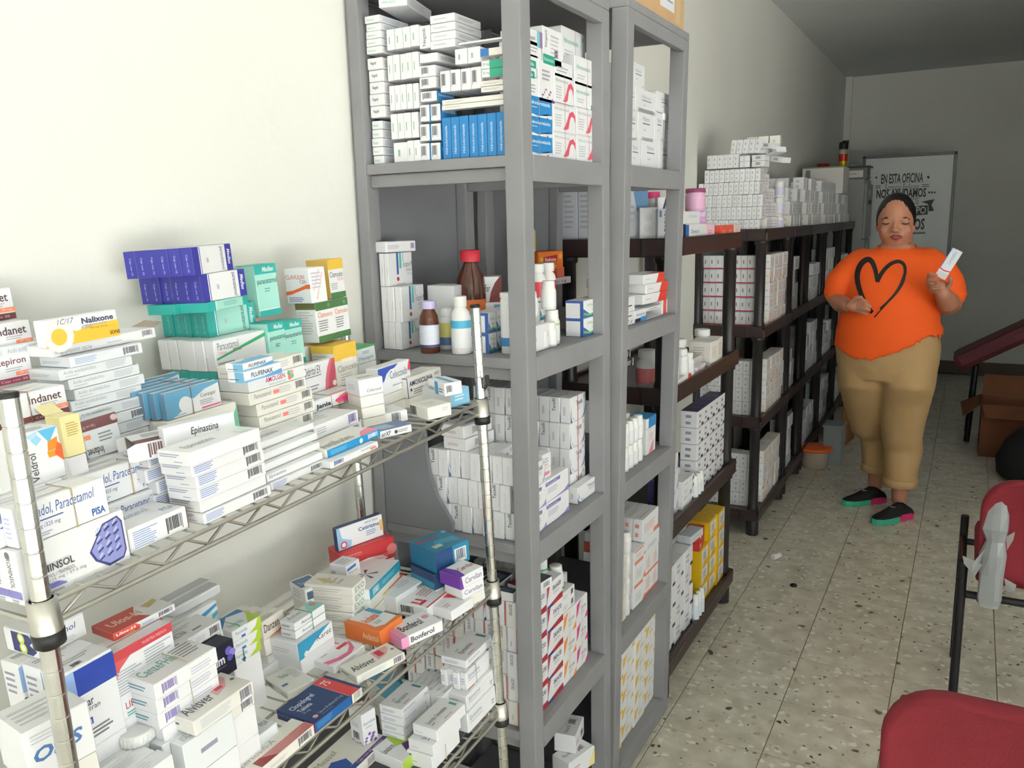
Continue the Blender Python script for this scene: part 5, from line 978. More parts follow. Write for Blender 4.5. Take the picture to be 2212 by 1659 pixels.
    frontbox(U1, k1, 1468, 610, 1542, 530, 'teal ended carton by the near post, lower one', dec=tz)
    frontbox(U1, k1, 1468, 526, 1556, 446, 'teal ended carton by the near post, upper one', dec=tz)
    frontbox(U1, k1, 1466, 440, 1582, 350, 'white carton on the teal ended pair by the near post', dec=(LN('F'),))
    frontbox(U1, k1, 1476, 347, 1590, 262, 'white carton with teal and violet stripes at the top by the near post', dec=(('r','F',.62,0,.8,1,(120,200,200)), ('r','F',.8,0,1,1,(150,120,170)), ('t','F','Negstik',.1,.3,.5,.6,(110,100,120))))
    frontbox(U1, k1, 1598, 500, 1742, 262, 'white carton with teal foot and upright name near the top of the aisle face', dec=(('r','F',0,0,.62,.26,(46,160,138)), ('t','F','Hidroclorotiazida',.04,.08,.56,.18,(226,244,240)), ('t','F','Negstik',.1,.45,.24,.92,(110,96,120),{'q':1}), ('l','F',.4,.3,.9,.85,5,(200,196,206)), ('b','F',.6,.2,.8,.45,(120,110,126))), d=.07)
    frontbox(U1, k1, 1748, 486, 1932, 282, 'white carton with pale teal name near the top of the aisle face', dec=te, d=.07, xF=-.80)
    # ---------------- second shelf
    Z = US[1]+.0006
    er = (('r','F',.34,.34,.42,1,(60,104,170)), ('r','F',.46,.52,.54,1,(90,196,190)), ('r','F',.58,.74,.63,1,(206,208,212)), ('c','F',.38,.2,.0045,(190,60,80)), ('t','F','Ercatriv M',.62,.55,.98,.72,(130,132,140)), ('t','F','Calcitriol',.72,.42,.96,.52,(150,152,158)), ('t','F','0.25 ug',.76,.28,.96,.38,(140,190,210)), ('l','F',.3,.02,.8,.07,1,(190,190,194)), ('l','L',.75,.2,.85,.8,1,(200,200,204)))
    E = 'blue barred vitamin carton, %s'
    endbox(U1, k2, 140, 1528, 392, 1268, 3, E % 'bottom row', 'blue barred cartons, bottom row', dec=er, z0=Z, d=.085)
    endbox(U1, k2, 114, 1262, 392, 980, 3, E % 'middle row', 'blue barred cartons, middle row', dec=er, d=.085)
    endbox(U1, k2, 84, 976, 282, 706, 2, E % 'top row', 'blue barred cartons, top row', dec=er, d=.085)
    t = U1.aty(k2(78, 704), 1.424)
    place(U1, Vector((U1.aty(k2(282, 700), 1.424).x, 1.424, t.z+.0006)), -8, .09, .058, .0225, WHT, (('b','F',.82,.2,.96,.8,(140,130,190)), ('l','F',.05,.3,.5,.7,3,(190,190,210)), ('l','L',.1,.15,.4,.3,1,(200,200,204))), 'white flat carton with violet bar code lying on the blue barred rows')
    place(U1, Vector((-.99, 1.535, Z)), 0, .06, .07, .13, WHT, (('c','F',.5,.6,.02,(150,190,214)), LN('F')), 'white carton with pale blue ring standing behind the blue barred rows')
    def base(px): return U1.atz(k2(*px), Z)
    AMB = (92,50,30)
    q = base((640,1512)); bottle(U1, q.x, q.y, Z, .0205, .108, 'small amber syrup bottle with lilac cap on the second grey shelf', cap=(196,186,226), body=AMB, lab=(224,228,240), neck=.58, caph=.16, rough=.15, name='syrup_bottle', shoulder=.3, stripe=[(0,.12,(70,80,130)), (.9,1,(214,220,236))], capr=.0148)
    q = base((897,1520)); bottle(U1, q.x, q.y, Z, .0205, .118, 'white plastic bottle with blue triangle label beside the chrome post', lab=(234,236,238), neck=.55, caph=.19, name='medicine_bottle', stripe=[(.72,1,(80,176,214))], shoulder=.22, capr=.0135)
    q = base((775,1490)); bottle(U1, q.x-.004, q.y+.012, Z, .0175, .088, 'small white bottle with yellow and blue label behind the blue triangle bottle', lab=(214,206,120), neck=.7, caph=.2, name='medicine_bottle', stripe=[(0,.35,(90,120,170))], capr=.0145)
    bottle(U1, -.985, 1.60, Z, .034, .205, 'tall brown bottle with red cap and orange label at the back of the second shelf', cap=(206,40,60), body=(84,44,30), lab=(232,120,60), neck=.42, caph=.13, rough=.12, name='syrup_bottle', shoulder=.42, stripe=[(0,.42,(40,56,110))], capr=.0225)
    q = base((1258,1525)); bottle(U1, q.x, q.y+.012, Z, .0155, .124, 'tall white tube with blue foot beside the near wooden post', lab=(236,238,240), neck=.9, caph=.09, name='tablet_tube', stripe=[(0,.2,(60,130,190))], shoulder=.02, capr=.0165)
    av = rb(U1, k2(1030,1425), k2(1216,1105), .045, 'white and blue carton with red lettering standing behind the chrome post', z=Z, xF=None, yaw=-58, decals=(('p','F',[(.15,0),(.5,.22),(.8,.6),(1,.95),(1,0)],(40,110,180)), ('p','F',[(.0,.0),(.35,.18),(.7,.5),(1,.98),(1,.86),(.72,.42),(.4,.1),(.15,0)],(130,196,60)), ('t','F','avareta',.08,.62,.75,.80,(206,70,80),{'b':.01}), ('c','F',.12,.34,.006,(226,110,110)), ('c','F',.32,.36,.006,(96,90,150)), ('c','F',.52,.38,.006,(236,160,90)), ('r','F',.7,.86,.95,.95,(110,170,206)), ('l','F',.1,.52,.7,.58,1,(190,190,194))))
    rb(U1, k2(948,1108), k2(1218,893), .05, 'white and maroon carton with a red flower on the blue and red lettered carton', z=av.z1+.0006, yaw=-58, decals=(('p','F',[(.62,0),(.68,.4),(.80,.75),(.95,1),(1,1),(1,0)],(120,46,44)), ('t','F','Fisiofer',.26,.40,.66,.70,(80,76,84),{'s':.2,'b':.006}), ('p','F',[(.12,.45),(.18,.75),(.22,.45)],(196,60,64)), ('p','F',[(.06,.38),(.02,.6),(.18,.45)],(196,60,64)), ('p','F',[(.1,.4),(.14,.12),(.2,.4)],(196,60,64)), ('r','T',0,0,1,1,(206,190,186)), ('l','L',.3,.3,.7,.7,3,(206,206,210))))
    # aisle face
    frontbox(U1, k2, 1466, 1537, 1606, 1270, 'white carton with rose print at the near end of the second shelf', z0=Z, dec=(('t','F','CLOF-X',-.05,.42,.28,.56,(70,66,72)), ('c','F',.85,.55,.008,(226,196,200)), ('c','F',.82,.4,.008,(232,206,208))), d=.025)
    GB = 'small white pill bottles on the second grey shelf'
    pts = [(-.786,1.545,0,.0165,.052),(-.783,1.585,0,.0165,.052),(-.795,1.622,0,.0175,.074),(-.822,1.53,0,.0165,.06),(-.826,1.57,0,.0165,.06),(-.832,1.608,0,.0165,.06),(-.80,1.51,0,.016,.055)]
    for i, (x, y, z, r, h) in enumerate(pts):
        bottle(U1, x, y, Z, r, h, ['short white pill bottle at the front edge, left of the pair', 'short white pill bottle at the front edge, right of the pair', 'taller white pill bottle with green lid line by the blue cartons', None, None, None, None][i] or 'white pill bottle in the lower layer of the small bottle cluster', lab=(232,234,234), group=GB, neck=.85, caph=.24, stripe=[(.9,1,(170,206,120))] if i == 2 else None)
    for i, (x, y, h) in enumerate([(-.815,1.515,.05), (-.822,1.552,.055), (-.83,1.59,.055), (-.80,1.618,.062)]):
        bottle(U1, x, y, Z+(.0755 if i == 3 else .061), .0165, h, 'white pill bottle standing on other bottles in the upper layer, %s from the left' % ORD[i], lab=(232,234,234), group=GB, neck=.85, caph=.25)
    mi = (('r','F',0,0,1,.12,(60,100,170)), ('p','F',[(0,0),(0,.55),(.3,.2),(.6,.28),(1,.12),(1,0)],(60,110,180)), ('p','F',[(.0,.2),(.3,.1),(.6,.2),(1,.1),(1,.16),(.6,.28),(.3,.2),(0,.32)],(120,190,90)), ('t','F','Misent',.2,.62,.8,.78,(150,190,100)), ('l','F',.4,.36,.8,.5,2,(170,172,178)), ('r','L',.82,0,1,1,(64,96,170)), ('r','L',0,.86,1,1,(64,96,170)), ('r','F',.55,0,.57,1,(190,150,120)))
    m1 = frontbox(U1, k2, 1888, 1422, 2052, 1196, 'white carton with blue and green swirl, lower one by the far front post', z0=Z, dec=mi, d=.045)
    m2 = place(U1, Vector((-.772, m1.q0.y, m1.z1+.0006)), 0, m1.L, .045, m1.H*.98, WHT, mi, 'white carton with blue and green swirl, upper one by the far front post')
    for i in range(9):
        for j in range(2):
            place(U1, Vector((-.856, 1.453+.0335*i, Z+(m1.H+.0006)*j)), 0, .0327, .045, m1.H*.98, WHT, mi, 'white and blue carton in the double row behind the pill bottles, %s layer, %s from left' % (('lower', 'upper')[j], ORD[i]), 'swirl cartons in the double row')
    zt = Z+2*m1.H+.002
    rx = rb(U1, k2(1528,975), k2(1730,815), .05, 'red and white vitamin carton under the orange one', z=zt, yaw=-12, base=(246,236,234), decals=(('r','F',.02,.0,1,.98,(226,80,70)), ('p','F',[(.1,.2),(.6,.2),(.6,.75),(.1,.75)],(206,50,60)), ('t','F','Redoxon',.15,.4,.55,.6,(250,226,220),{'b':.02}), ('r','F',.7,.1,.98,.9,(240,130,100)), ('r','L',0,.3,1,1,(222,80,72))))
    ro_ = rb(U1, k2(1522,848), k2(1720,682), .055, 'orange vitamin carton with red name plate on the red and white one', z=rx.z1+.0006, yaw=-14, base=(236,120,40), decals=(('p','F',[(.2,.35),(.75,.45),(.75,.8),(.2,.7)],(190,40,40)), ('t','F','Redoxon',.26,.46,.7,.66,(250,230,220),{'b':.02}), ('c','F',.12,.58,.007,(240,190,60)), ('c','F',.88,.7,.008,(246,170,80)), ('r','T',0,0,1,1,(226,100,40)), ('l','F',.3,.1,.8,.25,2,(250,200,150))))
    bottle(U1, ro_.q0.x-.030, ro_.q0.y-.005, ro_.z1+.0006, .0225, .078, 'jar with dark green lid and yellow label on the orange carton', cap=(40,84,60), body=(226,220,190), lab=(206,196,110), neck=.85, caph=.22, name='supplement_jar', capr=.021)
    ac = rb(U1, k2(1622,970), k2(2058,893), .05, 'flat white carton with red triangle mark lying on the blue swirl cartons', z=zt, yaw=-2, L=.125, H=.0185, decals=(('t','F','ACIDO ASCORBICO',.05,.25,.42,.6,(90,100,160),{'q':2}), ('p','F',[(.66,.2),(.74,.2),(.70,.8)],(206,60,70)), ('l','F',.5,.3,.64,.7,2,(150,150,160))))
    for i, y in enumerate((1.70, 1.752)):
        bottle(U1, -.868, y, zt+.0, .0195, .084, 'white bottle with red label, %s of the two behind the flat carton' % ('left', 'right')[i], lab=(214,70,84), neck=.62, caph=.24, name='medicine_bottle', shoulder=.26)
    # ---------------- third shelf
    Z = US[2]+.0006
    tx = (('l','L',.3,.1,.6,.9,1,(206,206,212)), ('p','F',[(0,.0),(0,.5),(.04,.2),(.12,0)],(90,110,140)), ('p','F',[(.0,.75),(.1,.25),(.3,.03),(.5,0),(.34,.0),(.14,.16),(.04,.4)],(140,158,186)), ('p','F',[(.98,1),(.98,.5),(.86,.2),(.7,.02),(.9,.1),(1,.4)],(130,150,180)), ('t','F','Tecxifil',.38,.62,.74,.80,(90,92,100),{'b':.008}), ('l','F',.42,.4,.72,.58,3,(190,192,198)), ('c','F',.86,.86,.005,(200,206,214)))
    txl = (('t','L','Tecxifil',.28,.45,.6,.95,(70,72,80),{'q':1,'b':.01}),)+tx[1:]
    TG = 'white capsule cartons packed end out on the third grey shelf'; tl = 'white capsule carton end out in the third shelf wall, %s row up, %s from near post'
    w, h = .0262, .0595
    for r in range(3):
        for i in range(9 if r < 2 else 8):
            x1 = -.792-i*w-(.012 if r % 2 else 0)
            if r == 1: x1 += .004
            place(U1, Vector((x1, 1.424+rnd.uniform(0, .008), Z+r*(h+.0006))), rnd.uniform(-1, 1), .022 if i < 2 else .098, w-.001, h, WHT, txl if (i*3+r*2) % 5 == 0 else (('t','L','672*55*',.4,.12,.6,.7,(214,214,218),{'q':3}),)+tx[1:], tl % (ORD[r], ORD[i]), TG)
    for r in range(2):
        for i in range(4):
            place(U1, Vector((-.845-i*w, 1.535+rnd.uniform(0, .006), Z+(3+r)*(h+.0006))), rnd.uniform(-1.5, 1.5), .098, w-.001, h, WHT, txl if (i+r) % 3 == 0 else tx, 'white capsule carton in the upper capsule rows, %s row, %s from near post' % (ORD[r], ORD[i]), 'upper capsule cartons')
    for r in range(3):
        for i in range(4):
            place(U1, Vector((-.845-i*w, 1.535+rnd.uniform(0, .004), Z+r*(h+.0006))), 0, .098, w-.001, h, WHT, tx, 'white capsule carton hidden in the second depth of the third shelf', 'second depth capsule cartons')
    zz = Z+3*(h+.0006)
    for i in range(2): place(U1, Vector((-.905-.004*i, 1.43-.002*i, zz+.0275*i)), -6, .10, .062, .0268, WHT, (('b','F',.3,.2,.6,.8,(150,146,160)), ('p','T',[(.2,.2),(.5,.5),(.9,.6),(.9,.3),(.5,.2)],(150,164,190)), ('t','T','Tecxifil',.2,.6,.6,.85,(120,122,130)), ('l','L',.2,.2,.8,.7,1,(220,200,204))), 'white capsule carton lying flat on the end-out wall, %s of two' % ('lower', 'upper')[i])
    fx = ['lowest', 'second', 'third', 'uppermost']
    hy = []
    for i, (a, b, c, d_) in enumerate([(1705,1062,1885,755), (1700,856,1880,550), (1700,642,1880,346), (1705,430,1870,142)]):
        q = U1.atx(k3(a, b), -.80)
        f = place(U1, Vector((-.80, q.y, Z+i*.0615)), 0, .088, .027, .0609, WHT, tx, 'white capsule carton with blue arcs, %s of the banded column by the far post' % fx[i])
        for j in range(1, 5):
            place(U1, Vector((-.80-.0276*j, q.y+rnd.uniform(-.002, .003), Z+i*.0615)), 0, .088, .027, .0609, WHT, txl if (i+j) % 4 == 0 else tx, 'white capsule carton behind the banded column, %s row up, %s deep' % (ORD[i], ORD[j]), 'capsule carton rows behind the banded column')
    bq = U1.atx(k3(1705, 1062), -.80)
    band(U1, Vector((-.80-.0135, bq.y+.044, Z)), .088, .027, .2455, .5, (206,90,100), 'red rubber band around the capsule carton column')
    frontbox(U1, k3, 1764, 1292, 1966, 972, 'white capsule carton with blue arcs standing alone in front by the far post', z0=Z, dec=tx, d=.024, xF=-.770)
    pu = (('r','F',0,.74,.62,.9,(120,112,176)), ('t','F','Pantozilina',.05,.77,.5,.87,(226,222,240)), ('p','F',[(0,0),(1,0),(1,.28),(.8,.1),(.5,.03)],(150,140,200)), ('l','F',.08,.36,.6,.62,3,(190,190,204)))
    a1 = frontbox(U1, k3, 1512, 1402, 1692, 1115, 'white and violet carton, lower one beside the lone capsule carton', z0=Z, dec=pu, d=.024, xF=-.772)
    place(U1, Vector((-.773, a1.q0.y, a1.z1+.0006)), 0, a1.L, .024, a1.H*.97, WHT, pu, 'white and violet carton, upper one beside the lone capsule carton')
    b1_ = frontbox(U1, k3, 1420, 1462, 1506, 1245, 'white and violet carton at the foot of the near post pile', z0=Z, dec=pu, d=.024, xF=-.771)
    b2_ = place(U1, Vector((-.771, b1_.q0.y, b1_.z1+.0006)), 0, b1_.L, .024, b1_.H, WHT, pu, 'white and violet carton in the middle of the near post pile')
    place(U1, Vector((-.772, b1_.q0.y, b2_.z1+.0006)), 0, b1_.L, .024, b1_.H, WHT, tx, 'white capsule carton with blue arcs at the top of the near post pile')
    place(U1, Vector((-.782, a1.q0.y+.004, a1.z1+a1.H*.97+.0012)), 0, .042, .03, .055, WHT, (('r','F',.1,.12,.8,.25,(236,130,150)), ('l','F',.1,.5,.8,.85,3,(190,180,190)), ('r','F',.05,.42,.95,.44,(230,150,160))), 'white carton with pink bar on the violet pair')
    # ---------------- fourth shelf
    Z = US[3]+.0006; w, h = .0272, .057
    di = (('p','F',[(0,.22),(0,1),(.12,1),(.05,.6)],(176,44,64)), ('p','F',[(0,0),(1,.0),(1,.26),(.72,.24),(.4,.17),(0,.1)],(176,44,64)), ('r','F',0,0,.34,.12,(56,72,140)), ('p','F',[(0,1),(.2,1),(.06,.55),(0,.4)],(190,60,78)), ('t','F','DILACID',.36,.62,.90,.80,(76,84,116),{'b':.015}), ('l','F',.4,.42,.85,.56,2,(190,192,200)), ('t','L','DILACID',.3,.5,.58,.94,(90,96,130),{'q':1,'b':.01}), ('r','L',.9,0,1,1,(200,206,222)))
    for r in range(5):
        for i in range(11):
            x1 = -.792-i*w
            place(U1, Vector((x1, 1.424+rnd.uniform(0, .008), Z+r*(h+.0008))), rnd.uniform(-1, 1), .022 if i < 2 else .085, w-.001, h, WHT if (i+r) % 4 else CRM, di if (r*5+i) % 3 else (('l','L',.3,.1,.5,.6,1,(206,200,206)), ('r','L',.85,0,1,1,(196,110,120))), 'white and red carton end out on fourth grey shelf, %s row up, %s from near post' % (ORD[r], ORD[i]), 'end out cartons on the fourth grey shelf')
    for i in range(3): place(U1, Vector((-.80-.05*i, 1.426, Z+5*(h+.0008))), 0, .022 if i == 0 else .09, .046, .021, WHT, (('r','T',0,0,1,1,(56,60,72)), ('p','T',[(.1,.2),(.8,.1),(.9,.7),(.3,.9)],(120,126,140)), ('b','F',.6,.2,.9,.8,(110,112,126))), 'white carton with charcoal top lying on the end-out wall, %s from the near post' % ORD[i])
    ys = [1.4495, 1.530, 1.611, 1.686, 1.752, 1.818]
    for r in range(5):
        for c in range(2):
            if r == 4 and c == 1 and False: continue
            place(U1, Vector((-.772+rnd.uniform(-.003, 0), ys[c]+.0006, Z+r*(h+.0008))), rnd.uniform(-.5, .5), .0795, .055, h, WHT, di, 'white carton with red and navy corners, %s row, %s column by the near post' % (['bottom', 'second', 'middle', 'fourth', 'top'][r], ['first', 'second'][c]))
    og = lambda col: (('p','F',[(.05,.30),(.10,.86),(.42,.98),(.2,.5)],col), ('p','F',[(.72,.0),(1,.0),(1,.3)],col), ('t','F','Sukrolan',.42,.5,.86,.66,(140,140,146)), ('l','F',.4,.3,.8,.44,2,(196,196,200)), ('r','F',.5,0,.52,1,(200,186,160)))
    for r in range(3): place(U1, Vector((-.774, ys[2]+.0006, Z+r*(.060))), 0, .0735, .055, .0592, WHT, og((242,150,66)), 'white carton with orange corners, %s of three in the aisle stack' % ['bottom', 'middle', 'top'][r])
    for r in range(2): place(U1, Vector((-.776, ys[2]+.0012, Z+.1806+r*.0255)), 0, .072, .07, .025, WHT, (('b','F',.7,.2,.9,.8,(110,110,114)), ('l','F',.1,.3,.5,.7,2,(200,200,204))), 'flat bar coded carton on the orange cornered stack, %s one' % ('lower', 'upper')[r])
    for r in range(3): place(U1, Vector((-.775, ys[3]+.0006, Z+r*(.060))), 0, .07, .055, .0592, WHT, og((220,60,140)), 'white carton with magenta corners, %s of three by the far post' % ['bottom', 'middle', 'top'][r])
    zt = Z+5*(h+.0008)
    fl = place(U1, Vector((-.775, 1.455, zt)), -8, .085, .06, .022, WHT, (('r','T',0,0,.35,1,(130,40,56)), ('r','T',.35,0,1,1,(70,76,90)), ('b','F',.6,.2,.9,.8,(130,130,150))), 'white carton with navy and red top lying above the red and navy stacks')
    place(U1, Vector((-.84, 1.70, Z+.181)), 0, .08, .06, .03, WHT, (LN('F'),), 'white carton under the pill bottles on the fourth shelf')
    for i, (x, y) in enumerate(((-.80, 1.632), (-.82, 1.595))):
        bottle(U1, x, y, Z+.2320 if i == 0 else zt+.0006, .0185 if i == 0 else .0155, .062 if i == 0 else .05, ('large white pill bottle with green label edge on the orange stack', 'smaller white pill bottle beside the large one on the orange stack')[i], lab=(232,234,232), neck=.86, caph=.26, stripe=[(0,.2,(90,170,120))])
    for r in range(4):
        for i in range(5):
            place(U1, Vector((-.93-.0275*i, 1.70, Z+r*.058)), 0, .09, .026, .057, CRM, (('l','L',.3,.2,.6,.8,2,(200,190,190)), ('r','L',.85,0,1,.3,(200,110,120))), 'cream carton packed deep on the fourth grey shelf, %s row, %s from front' % (ORD[r], ORD[i]), 'deep cartons on the fourth grey shelf')
    # ---------------- lowest shelf
    Z = US[4]+.0006
    sd = (('b','T',.6,.2,.85,.5,(110,110,116)), ('t','T','Simvastatina',.1,.55,.5,.75,(140,142,150)), ('l','F',.1,.3,.6,.7,2,(220,150,150)), ('l','L',.2,.3,.6,.7,2,(196,196,204)))
    for r in range(3):
        for i in range(5):
            place(U1, Vector((-.80-.047*i, 1.426+rnd.uniform(0, .006), Z+r*.056)), rnd.uniform(-1, 1), .02 if i == 0 else .09, .045, .055, WHT, sd, 'plain white carton end out on the lowest grey shelf, %s row, %s from near post' % (ORD[r], ORD[i]), 'end out cartons on the lowest grey shelf')
    for i, (y, z, yw, l) in enumerate([(1.462, 0, 6, .10), (1.575, 0, -8, .11), (1.70, 0, 4, .10), (1.468, .0505, 12, .10), (1.585, .0505, -12, .11), (1.705, .0505, 8, .08), (1.53, .101, 20, .10), (1.66, .101, -16, .10), (1.70, .1515, 10, .09)]):
        place(U1, Vector((-.786, y, Z+z)), yw, l, .055, .0495, WHT if i % 3 else CRM, (('l','F',.1,.3,.5,.6,2,(220,160,160)), ('p','F',[(.75,0),(1,0),(1,1),(.9,.6)],(240,226,150)) if i % 2 else ('b','F',.6,.2,.85,.6,(120,120,126)), ('b','T',.55,.2,.8,.6,(110,110,116)), ('t','T','Novartil',.1,.4,.45,.6,(120,120,126))), 'white carton tumbled on the lowest grey shelf, %s from the shelf up and near end' % ORD[i])
unit_one()
def unit_two():
    Z = US[0]+.0006
    wb = (('t','F','Metformin',.3,.62,.72,.76,(170,176,190)), ('r','F',.3,.52,.75,.56,(120,130,160)), ('l','F',.35,.3,.55,.4,1,(200,204,210)), ('l','F',.84,.05,.96,.14,1,(150,156,180)), ('b','L',.3,.1,.7,.6,(130,134,146)))
    fb = lambda *a, **k: frontbox(U2, *a, ymin=1.893, **k)
    n = 0
    for (a, b, c, d_) in [(121,892,206,700), (208,892,326,705), (328,892,410,715), (124,705,180,500), (182,705,294,510), (296,705,362,520), (364,705,414,570), (130,508,166,330), (168,508,310,390), (312,520,410,400), (136,330,232,200)]:
        fb(z4, a, b, c, d_, 'white tablet box with grey name atop the second grey unit, %s counted upward' % ORD[n], dec=wb, xF=-.80, d=.07, z0=Z if n < 3 else None); n += 1
    fb(z4, 364, 570, 420, 535, 'small white and green carton among the white boxes of the second unit', dec=(('r','F',.5,0,1,1,(60,160,90)),), xF=-.795, d=.03)
    # second shelf
    Z = US[1]+.0006
    p = fb(z5, 86, 916, 152, 806, 'white carton with pink dots at the near end, lower one', dec=(('l','F',.1,.6,.9,.8,1,(90,90,96)),)+tuple(('c','F',.1+.8*((i*7) % 10)/10, .04+.4*((i*3) % 7)/7, .0018, (170,90,150)) for i in range(12)), z0=Z, d=.04)
    place(U2, Vector((-.772, p.q0.y, p.z1+.0006)), 0, p.L, .04, .038, WHT, (('l','F',.1,.3,.9,.5,1,(70,70,76)), ('r','T',0,0,1,1,(230,200,214))), 'white carton with pink top at the near end, upper one')
    fb(z5, 154, 890, 226, 790, 'white carton with navy and sky blue foot on the second shelf', dec=(('r','F',0,.05,.5,.35,(40,50,80)), ('r','F',.5,.05,1,.4,(60,150,210)), ('t','F','Invamox',.1,.55,.9,.75,(80,100,150))), z0=Z, d=.04)
    for i in range(2): fb(z5, 228, 872-46*i, 322, 830-46*i, 'small white carton with grey lines in the low pair, %s one' % ('lower', 'upper')[i], dec=(LN('F', (130,130,136), 3),), d=.05, z0=Z+.0305*i)
    rd = fb(z5, 326, 846, 446, 706, 'white carton with a coral stripe at the far end of the second shelf', dec=(('r','F',.06,0,.22,1,(232,90,70)), ('t','F','Bonadol',.5,.6,.9,.74,(230,130,120)), ('l','F',.3,.2,.9,.45,3,(226,180,176))), z0=Z, d=.05)
    for i in range(3): place(U2, Vector((-.775, 2.075+.02*(i % 2), rd.z1+.0006+.0262*i)), -3, .165-.01*i, .06, .0255, WHT, (('p','F',[(.6,0),(1,0),(1,1),(.72,1)],(226,70,56)), ('l','F',.1,.4,.4,.6,1,(206,200,200)), ('r','T',.5,0,1,.4,(196,90,80))), 'flat white carton with coral end, %s of the stack of three' % ('lowest', 'middle', 'uppermost')[i])
    for i in range(2): place(U2, Vector((-.80-.01*i, 1.90+.012*i, p.z1+.0392+.0232*i)), 4, .13, .055, .0226, OFF, (LN('F'), LN('T')), 'flat off-white carton lying behind the pink dotted pair, %s one' % ('lower', 'upper')[i])
    for i in range(6): place(U2, Vector((-.835, 1.90+.0365*i, Z)), 0, .0355, .06, .066, OFF, (('l','F',.3,.1,.6,.9,1,(190,190,196)),), 'off-white carton standing in the back row of the second unit, %s from left' % ORD[i])
    # third shelf
    Z = US[2]+.0006
    be = (('p','F',[(0,0),(.3,.95),(.14,.95),(0,.6)],(44,44,48)), ('r','F',.3,0,.33,1,(206,140,130)), ('t','F','Losartan',.42,.6,.9,.76,(120,116,116)), ('l','F',.4,.2,.9,.5,3,(200,190,184)))
    for i in range(5): place(U2, Vector((-.776, 1.8945, Z+.0565*i)), 0, .072, .05, .0557, CRM, be, 'cream carton with black wedge, %s from the bottom of its column' % ORD[i])
    for i in range(3): place(U2, Vector((-.777, 1.895, Z+.2831+.021*i)), -5+5*i, .10, .05, .0205, WHT, (('r','F',.55,0,.95,1,(40,40,44)), ('l','F',.62,.2,.9,.8,3,(200,200,204)), ('r','T',.4,0,1,1,(56,56,60))), 'white carton with black print on the wedge column, %s one' % ('lowest', 'middle', 'top')[i])
    for i in range(8):
        x, y = -.788-.036*(i // 4), 1.986+.035*(i % 4)
        for j in range(2): bottle(U2, x, y, Z+.0655*j, .0158, .064, 'white pill bottle on the second unit third shelf, %s layer, %s from left' % (('lower', 'upper')[j], ORD[i]), group='white pill bottles of the second unit', lab=(228,230,232), neck=.86, caph=.24)
    b_ = place(U2, Vector((-.78, 2.145, Z)), 0, .075, .05, .075, WHT, (('p','F',[(.2,0),(.7,0),(.8,.5),(.5,.3)],(232,150,150)), ('l','F',.3,.5,.8,.8,3,(226,190,190))), 'white and rose carton behind the pill bottles')
    place(U2, Vector((-.78, 2.143, b_.z1+.0006)), 0, .078, .055, .03, WHT, (('r','F',.2,0,1,1,(50,140,200)), ('r','T',0,0,1,1,(60,150,206))), 'bright blue carton lying on the white and rose one')
    # fourth shelf
    Z = US[3]+.0006
    pk = (('l','L',.25,.1,.7,.9,2,(230,150,140)), ('l','F',.1,.3,.9,.7,4,(226,180,170)), ('r','F',.7,0,1,.2,(232,130,100)), ('l','T',.1,.3,.9,.7,1,(220,206,200)))
    ro = (('r','F',0,0,1,.12,(232,120,90)), ('r','F',.46,0,.49,1,(214,120,110)), ('l','F',.1,.3,.9,.8,4,(226,196,190)), ('l','L',.2,.2,.8,.8,3,(190,190,206)))
    for r in range(2):
        for i in range(2): place(U2, Vector((-.776, 2.15+.058*i, Z+.062*r)), 0, .057, .05, .0612, WHT, ro, 'white and coral carton by the far post, %s row, %s one' % (ORD[r], ORD[i]))
    for i in range(5): place(U2, Vector((-.776-.03*i, 2.142, Z+.1245)), 0, .125, .029, .05, WHT, (('l','L',.2,.1,.8,.9,3,(190,196,206)), ('t','F','Loratadina',.2,.3,.8,.6,(150,190,190))), 'white carton with teal name in the middle row, %s from the aisle' % ORD[i])
    for i in range(5): place(U2, Vector((-.778-.031*i, 2.125, Z+.1755)), 0, .135, .030, .066, WHT, pk, 'white and coral carton standing in the top row of five, %s from the aisle' % ORD[i])
    for i in range(4): place(U2, Vector((-.81-.031*i, 2.145, Z)), 0, .12, .030, .12, WHT, pk, 'white and coral carton hidden beneath the top row, %s deep' % ORD[i]) if i else None
    og = (('r','F',.06,.84,.8,.98,(232,140,110)), ('l','F',.2,.2,.8,.6,4,(206,206,210)))
    for r in range(3): place(U2, Vector((-.776, 2.055, Z+.0705*r)), -2, .085, .05, .07 if r < 2 else .03, WHT, og+(('p','F',[(.8,0),(1,0),(1,.3)],(236,120,90)),), 'white carton with coral edge in the middle pile, %s from the bottom' % ORD[r])
    for j in range(4): bottle(U2, -.79, 2.022, Z+.0605*j, .0155, .06, 'white pill bottle in the tower on the fourth shelf, %s from the bottom' % ORD[j], lab=(226,228,230), neck=.86, caph=.24)
    for r in range(4): 
        for i in range(2): place(U2, Vector((-.776, 1.8945+.054*i, Z+.0478*r)), 0, .053, .05, .047, CRM, (('r','F',.48,0,.52,1,(150,110,106)), ('l','F',.1,.3,.9,.7,3,(206,200,196))), 'beige carton near the near post, %s row, %s column' % (ORD[r], ORD[i]))
    for r in range(3): place(U2, Vector((-.80, 1.90, Z+.192+.0265*r)), 4-3*r, .10, .06, .026, [WHT, (214,96,72), WHT][r], (LN('F'),), 'flat carton on the beige pile, %s from the bottom' % ORD[r])
    # lowest shelf
    Z = US[4]+.0006
    ye = (('p','F',[(.05,.3),(.1,.9),(.42,.98),(.22,.5)],(236,190,60)), ('p','F',[(.75,0),(1,0),(1,.28)],(236,186,70)), ('l','F',.4,.4,.85,.6,2,(190,186,170)), ('r','F',.5,0,.52,1,(206,190,150)))
